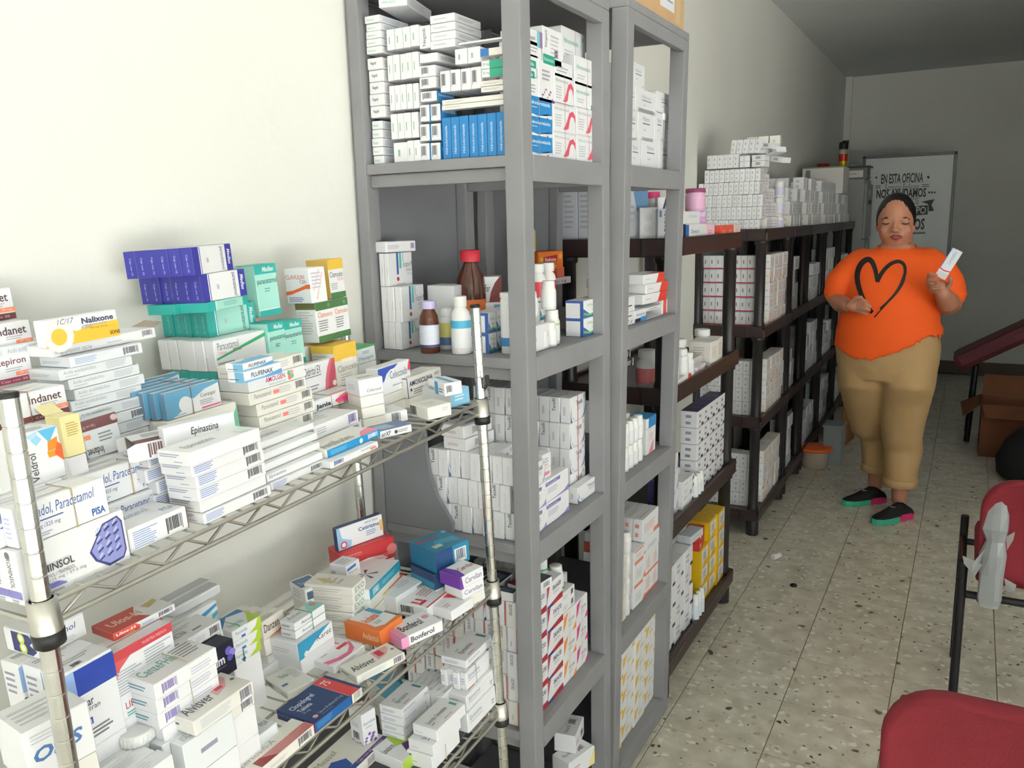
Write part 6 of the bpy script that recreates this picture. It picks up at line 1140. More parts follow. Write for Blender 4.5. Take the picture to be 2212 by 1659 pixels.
    for c in range(4):
        for r in range(6 if c else 5): place(U2, Vector((-.776-.004*(c % 2), 1.8945+.094*c, Z+.0536*r)), 0, .093, .05, .0528, WHT, ye, 'yellow cornered carton on the lowest shelf, %s column, %s row up' % (ORD[c], ORD[r]))
    # cardboard box on top of the unit
    cb = mat('cardboard', (196,160,118), .8, var=.06, vscale=12)
    top = 2.0055
    o = tag(empty('cardboard_box', M_U2 @ T(-.90, 2.10, top)), 'brown cardboard box with a white paper label on top of the second grey unit', 'box')
    b = MB(); b.bbox((-.15, -.18, 0), (.145, .185, .20), cb, .003); b.build('body', o)
    b = MB(); b.box((.1451, -.01, .03), (.1457, .10, .16), card((228,230,236)))
    for i in range(4): b.box((.1457, .01, .05+.022*i), (.1460, .085-.01*(i % 2), .054+.022*i), ink((150,152,170)))
    b.build('paper_label', o)
    b = MB(); b.box((-.15, -.025, .2001), (.145, .025, .2006), mat('packing_tape', (206,180,140), .3)); b.box((.1451, .115, .01), (.1455, .15, .2), mat('packing_tape', (206,180,140), .3)); b.build('tape', o)
unit_two()
# ================================================================== black units: piles of cartons
c7 = cc(1460, 280, .25316); c8 = cc(1460, 660, .32544)
def resin_stock():
    T0 = BS[0]-.0115; S2_, S3_, S4_ = BS[1]-.0115, BS[2]-.0115, BS[3]-.0115
    ln = (('l','L',.3,.1,.6,.9,2,(190,192,198)), ('l','F',.2,.2,.8,.8,3,(200,200,206)))
    # ---- first black unit, top
    for i in range(3): place(WORLD, Vector((-1.118+.054*(i+1)-.0, 2.36, T0)), 0, .12, .052, .165, (214,218,226), (('l','L',.15,.25,.85,.9,7,(186,190,200)), ('r','T',0,0,1,1,(40,40,44))), 'tall pale carton with printed back on the first black unit, %s from the wall' % ORD[i])
    place(WORLD, Vector((-.93, 2.365, T0)), -60, .085, .035, .19, (226,232,240), (('p','F',[(.4,1),(.6,.5),(1,.2),(1,1)],(110,160,206)), ('t','F','Kandesartan',.15,.78,.95,.86,(70,76,90),{'b':.015}), ('l','F',.2,.3,.6,.6,3,(190,196,206))), 'tall white and blue carton standing on the first black unit')
    place(WORLD, Vector((-.865, 2.36, T0)), -62, .05, .03, .10, WHT, (('c','F',.5,.72,.011,(220,222,226)), ('c','F',.45,.4,.011,(214,216,222))), 'white carton with embossed rings on the first black unit')
    place(WORLD, Vector((-.81, 2.36, T0)), -58, .055, .04, .095, (206,210,214), (('t','F','PLAVENAZ 400',.35,.08,.6,.92,(70,74,84),{'q':3,'b':.015}), ('r','F',.78,.05,.92,.95,(110,130,150)), ('r','F',.1,.75,.22,.95,(90,130,170))), 'silver carton with upright black name on the first black unit')
    place(WORLD, Vector((-.845, 2.46, T0)), -62, .07, .05, .13, WHT, (('p','F',[(.1,.5),(.2,.5),(.45,1),(.35,1)],(50,46,70)), ('l','F',.55,.7,.9,.8,2,(120,124,140))), 'white carton with dark diagonal stripe on the first black unit')
    bottle(WORLD, -.90, 2.56, T0, .028, .15, 'white jar with hot pink lid on the first black unit', cap=(240,70,130), lab=(232,226,230), neck=.9, caph=.14, capr=.027)
    place(WORLD, Vector((-.80, 2.62, T0)), 0, .09, .06, .05, WHT, (('r','F',0,.2,.2,.9,(226,80,70)), ln[1]), 'white carton with coral corner on the first black unit')
    for i in range(4): place(WORLD, Vector((-.93-.05*i, 2.62, T0)), 0, .1, .047, .13, CRM, (('l','L',.3,.2,.6,.8,2,(226,190,190)),), 'cream carton standing at the back of the first black unit, %s from the aisle' % ORD[i])
    def fp(a, b, c, d_, lab, xF=-.775, d=.06, z0=None, **k):
        q0 = WORLD.atx(c7(a, b), xF); q1 = WORLD.atx(c7(c, d_), xF)
        z = q0.z if z0 is None else z0
        return place(WORLD, Vector((xF, q0.y, z)), k.pop('yaw', 0), q1.y-q0.y, d, q1.z-z, k.pop('base', WHT), k.pop('dec', ln), lab)
    f1 = fp(62, 905, 254, 800, 'white carton with blue end on the front edge of the first black unit', z0=T0, dec=(('r','F',.0,.05,.24,.95,(40,110,180)), ('r','F',0,0,.1,1,(30,40,70)), ('t','F','Omecor',.34,.4,.7,.66,(90,110,150))))
    fp(66, 797, 206, 697, 'white carton with pale teal name on the blue ended one', z0=f1.z1+.0006, dec=(('t','F','Cilosta',.3,.5,.8,.75,(150,200,206)),))
    fp(258, 888, 332, 800, 'small pale pink carton on the front edge of the first black unit', z0=T0, base=(240,206,220), dec=(('l','F',.2,.3,.8,.6,2,(220,130,160)),), d=.04)
    bottle(WORLD, -.83, 2.83, T0, .030, .088, 'lower lilac jar on the first black unit', body=(206,160,206), cap=(220,190,222), lab=(214,170,214), neck=.9, caph=.2, capr=.029)
    bottle(WORLD, -.83, 2.80, T0+.0885, .033, .075, 'upper pink jar with plum lid on the lilac jar', body=(226,180,214), cap=(150,70,110), lab=(226,176,206), neck=.95, caph=.2, capr=.0335)
    for i in range(3): fp(386+56*i, 882-6*i, 440+56*i, 815-4*i, 'small red-orange carton on the front edge, %s of three' % ORD[i], z0=T0, base=(238,92,70) if i < 2 else (240,226,220), dec=(('l','F',.2,.3,.8,.6,2,(250,190,170)),), d=.03)
    # ---- the big pile on the second black unit
    def ep(k, xl, yb, xr, yt, n, lab, grp, y0=3.905, d=.07, z0=None, rows=1, dec=ln, base=WHT):
        return endbox(WORLD, k, xl, yb, xr, yt, n, lab, grp, y0=y0, d=d, rows=rows, z0=z0, dec=dec, base=base)
    def rows_(spec, lab, grp, y0=3.905):
        z = T0; nn = 0
        for (xl, yb, xr, yt, n) in spec:
            a = WORLD.aty(c7(xl, yb), y0); b = WORLD.aty(c7(xr, yt), y0); w = (b.x-a.x)/n; h = (yb-yt)*.25316/469.
            for i in range(n):
                place(WORLD, Vector((a.x+w*(i+1), y0+rnd.uniform(0, .012), z)), rnd.uniform(-2, 2), .072, w-.0012, h-.002*rnd.random(), WHT, ln, '%s, %s layer, %s from left' % (lab, ORD[nn], (ORD+['thirteenth','fourteenth','fifteenth'])[i]), grp)
            z += h+.0006; nn += 1
    rows_([(100,852,715,752,14), (92,745,735,640,15), (96,640,740,540,15), (190,540,712,435,12), (240,435,720,330,11)], 'white carton in the big pile', 'white cartons of the big pile')
    z5_ = T0+(852-330)*.25316/469.+.0045
    a = WORLD.aty(c7(260, 328), 3.905)
    for i in range(6): place(WORLD, Vector((a.x+.0242*(i+1), 3.91, z5_)), -6, .07, .0235, .06, WHT, ln, 'white carton in the sixth layer of the big pile, %s from left' % ORD[i])
    for j in range(2): place(WORLD, Vector((a.x+.195, 3.915, z5_+.026*j)), 4, .07, .044, .025, WHT, ln, 'white flat carton right of the sixth layer, %s one' % ('lower', 'upper')[j])
    for j in range(2): place(WORLD, Vector((a.x+.262, 3.915, z5_+.026*j)), -5, .07, .06, .025, WHT, (('b','L',.3,.2,.7,.8,(140,140,144)),), 'white bar coded carton at the right of the sixth layer, %s one' % ('lower', 'upper')[j])
    for i in range(5): place(WORLD, Vector((a.x+.100+.0262*(i+1), 3.92+.004*i, z5_+.0615)), -8, .07, .0235, .062, WHT, ln, 'white carton crowning the big pile, %s from left' % ORD[i], roll=7) if True else None
    for i in range(3): place(WORLD, Vector((a.x+.16+.05*(i+1), 3.99, z5_+.0615)), 5, .07, .046, .075, OFF, ln, 'off-white carton behind the crown of the big pile, %s from left' % ORD[i])
    for i, (dx, dz, yw, rl) in enumerate([(.29, .08, -20, 8), (.305, .055, -35, -12), (.325, .02, -28, 10)]):
        place(WORLD, Vector((a.x+dx, 3.93+.02*i, z5_+dz)), yw, .06, .07, .024, WHT, (('b','L',.3,.2,.7,.8,(140,140,144)),), 'white carton slipped sideways at the right of the pile, %s from the top' % ORD[i], roll=rl)
    # right shoulder of the pile, facing the aisle
    for r in range(5):
        for i in range(4-(r > 2)):
            place(WORLD, Vector((-.845-.012*r, 3.99+.062*i+.02*(r % 2), T0+.0655*r)), rnd.uniform(-14, 8), .058, .05, .0645, WHT if (r+i) % 3 else CRM, (('l','F',.2,.2,.8,.8,3,(190,186,206)), ('r','F',.0,0,.2,1,(206,200,216)) if i % 2 else ('l','L',.2,.2,.8,.8,2,(200,200,204))), 'white carton on the aisle shoulder of the pile, %s layer, %s from left' % (ORD[r], ORD[i]))
    for j in range(3): bottle(WORLD, -.85, 4.27, T0+.078*j, .026, .077, 'stout white bottle with violet label, %s from the bottom of the tower' % ORD[j], lab=(206,204,226), neck=.88, caph=.24, group='bottle tower by the big pile')
    bottle(WORLD, -.85, 4.33, T0, .018, .07, 'slim white bottle with orange mark beside the bottle tower', lab=(240,226,220), neck=.7, caph=.22)
    place(WORLD, Vector((-.90, 4.30, T0)), 0, .12, .16, .20, OFF, ln, 'large off-white carton behind the bottle tower')
    place(WORLD, Vector((-.93, 4.20, T0+.33)), 0, .06, .05, .13, WHT, ln, 'slim white carton standing high at the right of the pile') if False else None
    place(WORLD, Vector((-.925, 4.31, T0+.2006)), 3, .08, .09, .10, (226,228,232), (('r','F',.6,.0,1,.8,(90,110,180)),), 'pale carton with blue side on the large off-white carton')
    # ---- tops of the farther units
    n = 0
    for u, (y0, y1, xf, xb) in enumerate(BU[2:]):
        rws = [3, 4, 4, 3][u]
        for r in range(rws):
            m = int((y1-y0-.06)/.085)
            for i in range(m):
                if rnd.random() < .12 and r == rws-1: continue
                place(WORLD, Vector((xf-.03-.01*r, y0+.03+.085*i, T0+.0705*r)), rnd.uniform(-4, 4), .08, .06, .0695, WHT if (i+r) % 4 else CRM, ln, 'white carton atop %s black unit, %s layer, %s from near end' % (ORD[u+2], ORD[r], ORD[i]), 'cartons on the far black units')
            for i in range(3 if r else 0):
                place(WORLD, Vector((xf-.145-.072*i, y0+.03, T0+.0705*r)), rnd.uniform(-3, 3), .08, .07, .0695, WHT, ln, 'white carton end out atop %s black unit, %s layer, %s from aisle' % (ORD[u+2], ORD[r], ORD[i]), 'end out cartons on the far black units')
    place(WORLD, Vector((-.845, 6.45, T0+.2125)), 0, .30, .28, .19, (226,222,216), (('t','L','Solucion',.2,.5,.6,.62,(190,180,180)), ('r','L',.08,.6,.2,.9,(130,126,124)), ('l','L',.2,.2,.8,.4,3,(206,200,198)), ('r','L',0,.95,1,1,(120,150,110))), 'large printed shipping carton on the farthest black unit', cat='box', name='shipping_carton')
    # ---- lower shelves of the first unit
    F = lambda k, a, b, c, d_, lab, xF=-.775, d=.06, z0=None, **kw: None
    for i, (x, y) in enumerate([(-.86, 2.42), (-.85, 2.55), (-.845, 2.68), (-.84, 2.95)]):
        bottle(WORLD, x, y, S2_, .034, .115, 'white medicine bottle on the second level of the first black unit, %s from left' % ORD[i], lab=(232,226,228) if i else (214,120,120), neck=.62, caph=.22, shoulder=.28)
    for i, (x, y) in enumerate([(-.79, 2.45), (-.785, 2.53), (-.79, 2.61)]):
        bottle(WORLD, x, y, S2_+(.024 if i < 2 else 0), .021, .082, 'small white bottle at the front of the second level, %s from left' % ORD[i], lab=(230,230,232), neck=.72, caph=.24)
    place(WORLD, Vector((-.765, 2.40, S2_)), 0, .17, .07, .0235, OFF, (('r','F',.8,0,1,1,(220,70,70)), ln[1]), 'flat off-white carton with red end on the second level edge')
    for i in range(2): place(WORLD, Vector((-.775, 2.83+.085*i, S2_)), -4+6*i, .083, .08, .085, CRM, (('l','F',.2,.3,.8,.8,5,(206,200,196)), ('l','L',.2,.3,.8,.8,5,(190,188,186))), 'cream carton with dense print at the far end of the second level, %s one' % ORD[i])
    place(WORLD, Vector((-.80, 2.655, S2_)), 0, .16, .07, .045, (206,196,190), ln, 'kraft grey carton in the middle of the second level')
    place(WORLD, Vector((-.772, 2.66, S2_)), 3, .12, .025, .0235, WHT, (('r','F',0,0,.4,1,(230,200,200)),), 'flat white carton in front of the kraft grey one')
    vi = (('p','F',[(0,0),(.5,0),(.3,.5),(0,1)],(130,116,190)), ('p','F',[(.7,.1),(1,.3),(1,.7)],(160,150,210)), ('r','F',.6,0,.62,1,(206,140,160)), ('r','L',0,0,1,1,(120,108,186)))
    for r in range(3):
        for i in range(2): place(WORLD, Vector((-.79, 2.402+.062*i, S3_+.068*r)), 0, .061, .06, .0672, WHT, vi, 'violet and white carton on the third level, %s row, %s column' % (ORD[r], ORD[i]))
    nv = (('l','F',.3,.15,.6,.85,2,(120,120,140)), ('r','F',.66,0,1,.2,(60,44,90)), ('r','T',0,0,1,1,(60,48,100)), ('l','L',.3,.1,.7,.9,2,(150,150,170)))
    for r in range(5):
        for i in range(5): place(WORLD, Vector((-.785, 2.72+.072*i, S3_+.0585*r)), 0, .071, .06, .0578, WHT, nv, 'white carton with dark violet edge, third level, %s row up, %s from left' % (ORD[r], ORD[i])) if not (i < 2 and r < 2 and False) else None
    for j in range(2): place(WORLD, Vector((-.79, 2.60+.01*j, S3_+.222+.0245*j)), 14, .10, .06, .024, WHT, ln, 'white flat carton lying on the third level stacks, %s one' % ('lower', 'upper')[j]) if False else None
    for i in range(12):
        x, y = -.768-.0-.033*(i // 6)-.0, 2.56+.034*(i % 6)
        if i // 6 == 0: x = -.770-.0
        bottle(WORLD, -.7755-.034*(i//6)*0-.0, y, S3_, .0135, .085, 'slim white pill bottle in the front row of the third level, %s from left' % ORD[i % 6], lab=(226,228,232), neck=.84, caph=.22, group='slim pill bottles on the third level') if i < 6 and i % 6 >= 3 else None
    for i in range(4):
        bottle(WORLD, -.845, 2.555+.04*i, S3_, .018, .10, 'white pill bottle behind the flat cartons of the third level, %s from left' % ORD[i], lab=(226,228,232), neck=.84, caph=.2, group='pill bottles behind the flat cartons')
    for r in range(4): place(WORLD, Vector((-.775, 2.535, S3_+.0245*r)), rnd.uniform(-4, 4), .115, .045, .0238, WHT, (('l','F',.1,.3,.5,.6,1,(190,190,194)), ('p','F',[(.8,.1),(.9,.9),(1,.4)],(60,110,80))), 'flat white carton with green marks on the third level, %s from the bottom' % ORD[r])
    ye = (('r','L',0,0,1,1,(236,190,20)), ('r','F',0,0,.25,1,(236,190,20)), ('p','F',[(.2,0),(1,0),(1,.25),(.6,.2)],(236,190,20)), ('r','F',0,.88,1,1,(236,190,20)), ('l','F',.4,.3,.9,.7,4,(150,150,140)), ('r','F',.6,0,.62,1,(200,120,110)), ('r','T',0,0,1,1,(232,186,30)))
    for r in range(4):
        for i in range(3): place(WORLD, Vector((-.79+.006*(i == 2), 2.80+.105*i, S4_+.0725*r)), 0, .104, .07, .0717, WHT, ye, 'yellow and white carton on the bottom level, %s row up, %s column' % (ORD[r], ORD[i])) if not (r == 3 and i == 0) else None
    for j in range(2): place(WORLD, Vector((-.79, 2.79, S4_+.218+.034*j)), 6, .10, .06, .0335, (206,58,54), (('r','F',.1,.3,.35,.7,(236,226,220)),), 'red carton beside the yellow pile, %s one' % ('lower', 'upper')[j])
    place(WORLD, Vector((-.785, 2.665, S4_+.2925)), -6, .11, .05, .028, (206,210,216), ln, 'silvery flat carton in front of the red pair')
    wn = (('r','F',.7,0,1,.16,(60,44,90)), ('l','F',.2,.3,.6,.8,2,(170,170,186)), ('l','L',.3,.2,.7,.8,2,(180,180,190)), ('r','F',.5,0,.52,1,(206,160,150)))
    for r in range(4):
        for i in range(3): place(WORLD, Vector((-.785, 2.403+.096*i, S4_+.0725*r)), rnd.uniform(-2, 2), .094, .06, .0717, WHT, wn, 'white carton with plum edge on the bottom level, %s row up, %s column' % (ORD[r], ORD[i]))
    for i in range(3):
        for j in range(1): bottle(WORLD, -.7705, 2.69+.032*i, S4_, .0125, .10, 'slim white bottle at the bottom level edge, %s from left' % ORD[i], lab=(214,224,230), neck=.84, caph=.2)
    # ---- second unit: end view and aisle view; farther units: aisle view
    rd = (('l','L',.3,.25,.5,.9,1,(110,110,116)), ('r','L',0,.04,1,.13,(190,40,70)), ('l','F',.2,.2,.8,.8,3,(206,190,190)), ('r','F',0,.04,1,.12,(200,90,110)))
    for lv, z in enumerate((S2_, S3_, S4_)):
        y0, y1, xf, xb = BU[1]
        for r in range(5 if lv == 0 else 4):
            for i in range(9):
                w = .03 if lv == 0 else .034
                place(WORLD, Vector((xf-.045-w*i, y0+.078+rnd.uniform(0, .01), z+.0665*r)), rnd.uniform(-2, 2), .08, w-.001, .0655, WHT, rd if lv == 0 else ln, 'white carton end out, second black unit, %s level, %s row up, %s from aisle' % (ORD[lv+1], ORD[r], ORD[i]), 'end out cartons of the second black unit')
            for i in range(4):
                place(WORLD, Vector((xf-.02, y0+.175+.1*i, z+.0665*r)), rnd.uniform(-3, 3), .096, .065, .0655, CRM if (r+i) % 3 == 0 else WHT, (('t','L','Cefalexina',.1,.4,.9,.6,(150,190,196)), ('l','F',.1,.2,.9,.8,4,(226,196,190)), ('p','F',[(0,0),(.3,0),(0,.4)],(236,140,90)) if (lv+r) % 3 == 0 else ('l','F',.5,.2,.8,.4,1,(200,200,206))), 'white carton facing aisle, second black unit, %s level, %s row up, %s column' % (ORD[lv+1], ORD[r], ORD[i]), 'aisle cartons of the second black unit')
        for u, (y0, y1, xf, xb) in enumerate(BU[2:]):
            m = int((y1-y0-.14)/.115)
            for r in range(3 if (lv+u) % 2 else 4):
                for i in range(m):
                    if rnd.random() < .1 and r > 1: continue
                    place(WORLD, Vector((xf-.03, y0+.075+.115*i, z+.0725*r)), rnd.uniform(-3, 3), .11, .08, .0715, WHT if (r+i) % 3 else (206,214,222), ln, 'white carton on level %s of the %s black unit, %s row up, %s column' % (ORD[lv+1], ORD[u+2], ORD[r], ORD[i]), 'aisle cartons of the far black units')
resin_stock()
# ================================================================== the far end of the room
def P3(px, py, y): return WORLD.aty((px, py), y)
def far_end():
    gm = mat('grey_enamel', (150,152,150), .45, var=.05, vscale=5)
    y0, y1 = 7.16, 7.62
    a = P3(1820, 388, y0); b = P3(1868, 388, y0); xl, xr, zt = -1.165, b.x, a.z
    fc = tag(empty('filing_cabinet', T((xl+xr)/2, y0, 0)), 'tall grey metal filing cabinet behind the black shelf units', 'cabinet')
    w = (xr-xl)/2
    q = MB(); q.bbox((-w, 0, 0), (w, y1-y0, zt), gm, .006); q.build('body', fc)
    for i in range(4):
        h = (zt-.06)/4; q = MB(); q.bbox((w+.0005, .015, .03+h*i+.006), (w+.018, y1-y0-.015, .03+h*(i+1)-.006), gm, .004); d = q.build('drawer', fc)
        q = MB(); q.bbox((w+.0185, .17, .03+h*(i+.62)), (w+.032, .29, .03+h*(i+.70)), mat('dark_metal', (60,60,62), .4, .6), .003); q.build('handle', d)
        q = MB(); q.box((w+.0183, .19, .03+h*(i+.76)), (w+.019, .27, .03+h*(i+.88)), card((214,216,214))); q.build('label_card', d)
    # on top of it
    dk = mat('dark_case', (70,68,62), .6)
    bx = tag(empty('storage_case', T(xr-.115, y0+.10, zt+.0008)), 'dark flat case with a white label on the filing cabinet', 'case')
    q = MB(); q.bbox((-.125, -.09, 0), (.13, .12, .085), mat('grey_case', (120,124,116), .6), .006); q.build('body', bx)
    q = MB(); q.bbox((-.135, -.10, .0855), (.15, .13, .098), dk, .004); q.build('lid', bx)
    q = MB(); q.box((-.11, -.0915, .012), (.10, -.0905, .065), card((222,220,216))); q.box((-.03, -.092, .035), (.05, -.0916, .042), ink((190,150,150))); q.build('label', bx)
    sc = tag(empty('spray_can', T(xr-.175, y0+.07, zt+.0993)), 'spray can with black cap and red and yellow body on the dark case', 'spray can')
    q = MB(); q.lathe([(.031, 0), (.0335, .004), (.0335, .045)], mat('can_yellow', (206,176,40), .3, .3), 18); q.lathe([(.0335, .045), (.0335, .10)], mat('can_red', (196,60,40), .3, .3), 18, caps=False); q.lathe([(.0335, .10), (.0335, .128), (.028, .136)], mat('can_clear', (190,186,170), .3, .3), 18); q.build('body', sc)
    q = MB(); q.lathe([(.035, .1365), (.035, .178), (.03, .19), (.014, .192), (.012, .202)], mat('can_cap', (22,22,22), .5), 16); q.box((.01, -.012, .18), (.036, .012, .203), mat('can_cap', (22,22,22), .5)); q.build('cap', sc)
    rc = tag(empty('red_canister', T(xr-.32, y0+.06, zt+.0008)), 'red cylindrical canister beside the dark case on the filing cabinet', 'canister')
    q = MB(); q.lathe([(.046, 0), (.048, .004), (.048, .112), (.045, .118)], mat('red_tin', (176,32,44), .35), 20); q.build('body', rc)
    q = MB(); q.lathe([(.0495, .1185), (.0495, .128), (.046, .131)], mat('red_lid', (150,26,38), .4), 20); q.build('lid', rc)
    bb = tag(empty('plastic_bag', T(xr-.03, y0+.30, zt+.0008)), 'crumpled pale blue plastic on the cabinet edge', 'plastic wrap')
    q = MB(); r = random.Random(4)
    q.lathe([(.03*r.uniform(.8, 1.2), 0), (.045, .012), (.036, .028), (.022, .038), (.006, .044)], mat('blue_film', (130,170,206), .3, trans=.4), 9, smooth=False); q.build('film', bb)
    # white board on legs
    Y = 7.83
    tl, br = P3(1868, 337, Y), P3(2049, 655, Y); tr = P3(2065, 330, Y); zt, zb, x0, x1 = tr.z, br.z, tl.x, tr.x
    wb = tag(empty('whiteboard', T((x0+x1)/2, Y, 0)), 'white board on legs with black motivational lettering behind the person', 'whiteboard')
    cx = (x0+x1)/2; fr = mat('board_frame', (96,98,100), .4, .5)
    q = MB(); q.bbox((x0-cx, 0, zb), (x1-cx, .018, zt), mat('board_white', (214,220,218), .35, var=.03, vscale=3), .002); q.build('panel', wb)
    for (A, B) in (((x0-cx-.012, -.006, zt-.012), (x1-cx+.012, .022, zt+.012)), ((x0-cx-.012, -.006, zb-.012), (x1-cx+.012, .022, zb+.012))):
        q = MB(); q.bbox(A, B, fr, .003); q.build('frame_rail', wb)
    for xx in (x0-cx, x1-cx):
        q = MB(); q.bbox((xx-.012, -.006, zb-.012), (xx+.012, .0215, zt+.012), fr, .003); q.build('frame_stile', wb)
        q = MB(); q.bbox((xx-.045 if xx > 0 else xx, .0, .0), (xx-.012 if xx > 0 else xx+.033, .02, zb-.0125), mat('grey_leg', (168,172,172), .5), .004); q.bbox((xx-.075 if xx > 0 else xx, .006, .0), (xx-.048 if xx > 0 else xx+.033, .026, .36), mat('grey_leg', (168,172,172), .5), .004); q.build('leg', wb)
    q = MB(); k = ink((26,26,28))
    def TX(s, px0, py0, px1, py1, rgb=(26,26,28), b=.0, sh=0.):
        a, c = P3(px0, py1, Y-.0008), P3(px1, py0, Y-.0008); vs, fs = text_poly(s, b, sh)
        zz = P3((px0+px1)/2, (py0+py1)/2, Y).z; hh = (py1-py0)*8.05/1795.
        q.add([(a.x+(c.x-a.x)*u-cx, -.0012, zz-hh/2+hh*v) for u, v in vs], fs, ink(rgb))
    def PL(pts, rgb=(26,26,28), e=.001):
        v = [P3(a, b_, Y) for a, b_ in pts]; q.add([(p.x-cx, -e, p.z) for p in v], [list(range(len(v)))], ink(rgb))
    TX('EN ESTA OFICINA', 1903, 376, 1995, 394, b=.02); TX('Somos Felices', 1911, 398, 1986, 409, (110,112,112))
    TX('NOS AYUDAMOS', 1893, 409, 2001, 426, b=.03); TX('SOMOS', 1945, 428, 1985, 441, (90,92,92)); TX('AMIGOS', 1930, 474, 1998, 495, b=.03)
    PL([(1935,450),(2004,443),(2004,463),(1935,470)]); TX('EQUIPO', 1940, 448, 2001, 464, (206,210,208), b=.02)
    PL([(1990,436),(2019,430),(2012,443),(2018,455),(2006,457),(2005,441)]); PL([(1966,502),(1999,501),(1999,505),(1966,506)], (110,112,112))
    for x in (1893, 2006): PL([(x-2.4, 383),(x, 380.5),(x+2.4, 383),(x, 387)])
    PL([(2002+0,382),(2005,379),(2008,382),(2005,386)])
    for i in range(3): PL([(2005+6*i,414),(2009+6*i,413.5),(2009+6*i,417.5),(2005+6*i,418)])
    for dy in (0, 4):
        PL([(1891,401+dy),(1902,400.5+dy),(1902,402.5+dy),(1891,403+dy)], (110,112,112)); PL([(1991,398+dy),(2007,397.5+dy),(2007,399.5+dy),(1991,400+dy)], (110,112,112))
    q.build('lettering', wb)
far_end()
def floor_things():
    # ---- things on the floor by the shelves
    g = WORLD.atz((1790, 1008), 0); 
    b = tag(empty('waste_bin', T(g.x+.01, g.y+.10, 0)), 'grey plastic waste bin on the floor beside the black units', 'bin')
    q = MB(); q.prism([(-.05,-.08),(.05,-.08),(.056,-.07),(.056,.07),(.05,.08),(-.05,.08),(-.056,.07),(-.056,-.07)], 0, .24, mat('bin_grey', (140,148,146), .5)); q.build('body', b)
    q = MB(); q.bbox((-.06, -.086, .2405), (.06, .086, .254), mat('bin_grey', (140,148,146), .5), .005); q.build('rim', b)
    g = WORLD.atz((1757, 1008), 0)
    b = tag(empty('food_tub', T(g.x+.0, g.y+.015, 0)), 'clear plastic tub with an orange lid on the floor by the grey bin', 'container')
    q = MB(); q.lathe([(.072, 0), (.078, .006), (.088, .105)], mat('clear_tub', (214,196,178), .25, trans=.3), 24); q.build('tub', b)
    q = MB(); q.lathe([(.095, .1055), (.105, .109), (.105, .122), (.098, .126), (.06, .124)], mat('orange_lid', (240,104,40), .4), 28); q.build('lid', b)
    g = WORLD.atz((1826, 962), 0)
    q = MB(); q.bbox((-.016, -.12, 0), (.016, .12, .40), mat('brown_board', (150,98,54), .6, var=.08, vscale=10), .003)
    tag(q.build('wooden_board', None, T(g.x, g.y+.12, 0.0, rz=-6)), 'brown wooden board standing on the floor behind the person', 'board')
    g = WORLD.atz((1669, 1210), 0)
    M = T(g.x, g.y, .0135, rz=62, ry=90)
    b = tag(empty('pill_bottle', M), 'tiny white pill bottle lying on the floor in the aisle', 'bottle')
    q = MB(); q.lathe([(.012, 0), (.013, .002), (.013, .032), (.010, .036)], mat('white_plastic', (236,236,234), .35), 16); q.build('body', b)
    q = MB(); q.lathe([(.0115, .0362), (.0115, .049), (.010, .05)], mat('white_plastic', (236,236,234), .35), 16); q.build('cap', b)
    g = WORLD.atz((1714, 1266), 0); q = MB(); q.lathe([(.014, 0), (.0145, .003), (.012, .008), (.004, .009)], mat('rubber_black', (20,20,20), .6), 14)
    tag(q.build('rubber_cap', None, T(g.x, g.y, .0005)), 'small black rubber cap lying on the tiles', 'cap')
    # ---- right side clutter
    cb = mat('brown_cardboard', (120,76,50), .85, var=.1, vscale=8)
    g = WORLD.atz((2112, 985), 0)
    c = tag(empty('open_cardboard_box', T(g.x+.21, g.y+.18, 0)), 'open brown cardboard box with drooping flaps on the floor at the right', 'box')
    def panel(n, A, B):
        q = MB(); q.box(A, B, cb); q.build(n, c)
    panel('side_panel', (-.21, -.18, .004), (.21, -.175, .33)); panel('side_panel', (-.21, .175, .004), (.21, .18, .33)); panel('side_panel', (-.21, -.1745, .004), (-.205, .1745, .33)); panel('side_panel', (.205, -.1745, .004), (.21, .1745, .33)); panel('base_panel', (-.21, -.18, 0), (.21, .18, .0035))
    for vs in ([(-.21,-.178,.331),(.21,-.178,.331),(.23,-.29,.27),(-.19,-.30,.275)], [(-.211,-.17,.331),(-.211,.17,.331),(-.33,.16,.27),(-.31,-.2,.25)], [(-.21,.178,.331),(.21,.178,.331),(.2,.25,.45),(-.2,.25,.45)]):
        q = MB(); v2 = [(a, b_, z+.004) for a, b_, z in vs]; q.add(vs+v2, [(0,1,2,3),(7,6,5,4),(0,4,5,1),(1,5,6,2),(2,6,7,3),(3,7,4,0)], cb); q.build('flap', c)
    g = WORLD.atz((2195, 1045), 0)
    b = tag(empty('black_bag', T(g.x+.10, g.y+.12, 0)), 'black bag slumped on the floor at the right edge', 'bag')
    q = MB(); q.lathe([(.15, 0), (.2, .03), (.21, .12), (.17, .22), (.11, .29), (.05, .32)], mat('black_cloth', (18,18,20), .8, bump=.5, bscale=18), 16); q.build('body', b)
    q = MB(); q.tube([(-.07,0,.30),(-.06,-.02,.40),(0,-.03,.44),(.06,-.02,.40),(.07,0,.30)], .01, mat('black_cloth', (18,18,20), .8, bump=.5, bscale=18), 8); q.build('strap', b)
    # maroon padded bench
    mr = mat('maroon_vinyl_dark', (96,26,34), .55, bump=.15, bscale=60); bl = mat('black_steel', (26,26,30), .4, .3)
    y = 6.35; a = P3(2064, 800, y); e = P3(2250, 716, y)
    bn = tag(empty('padded_bench', T(a.x, y, 0)), 'dark maroon padded bench with one end raised near the far wall', 'bench')
    L = (Vector((e.x, 0, e.z))-Vector((a.x, 0, a.z))).length; an = -math.degrees(math.atan2(e.z-a.z, e.x-a.x))
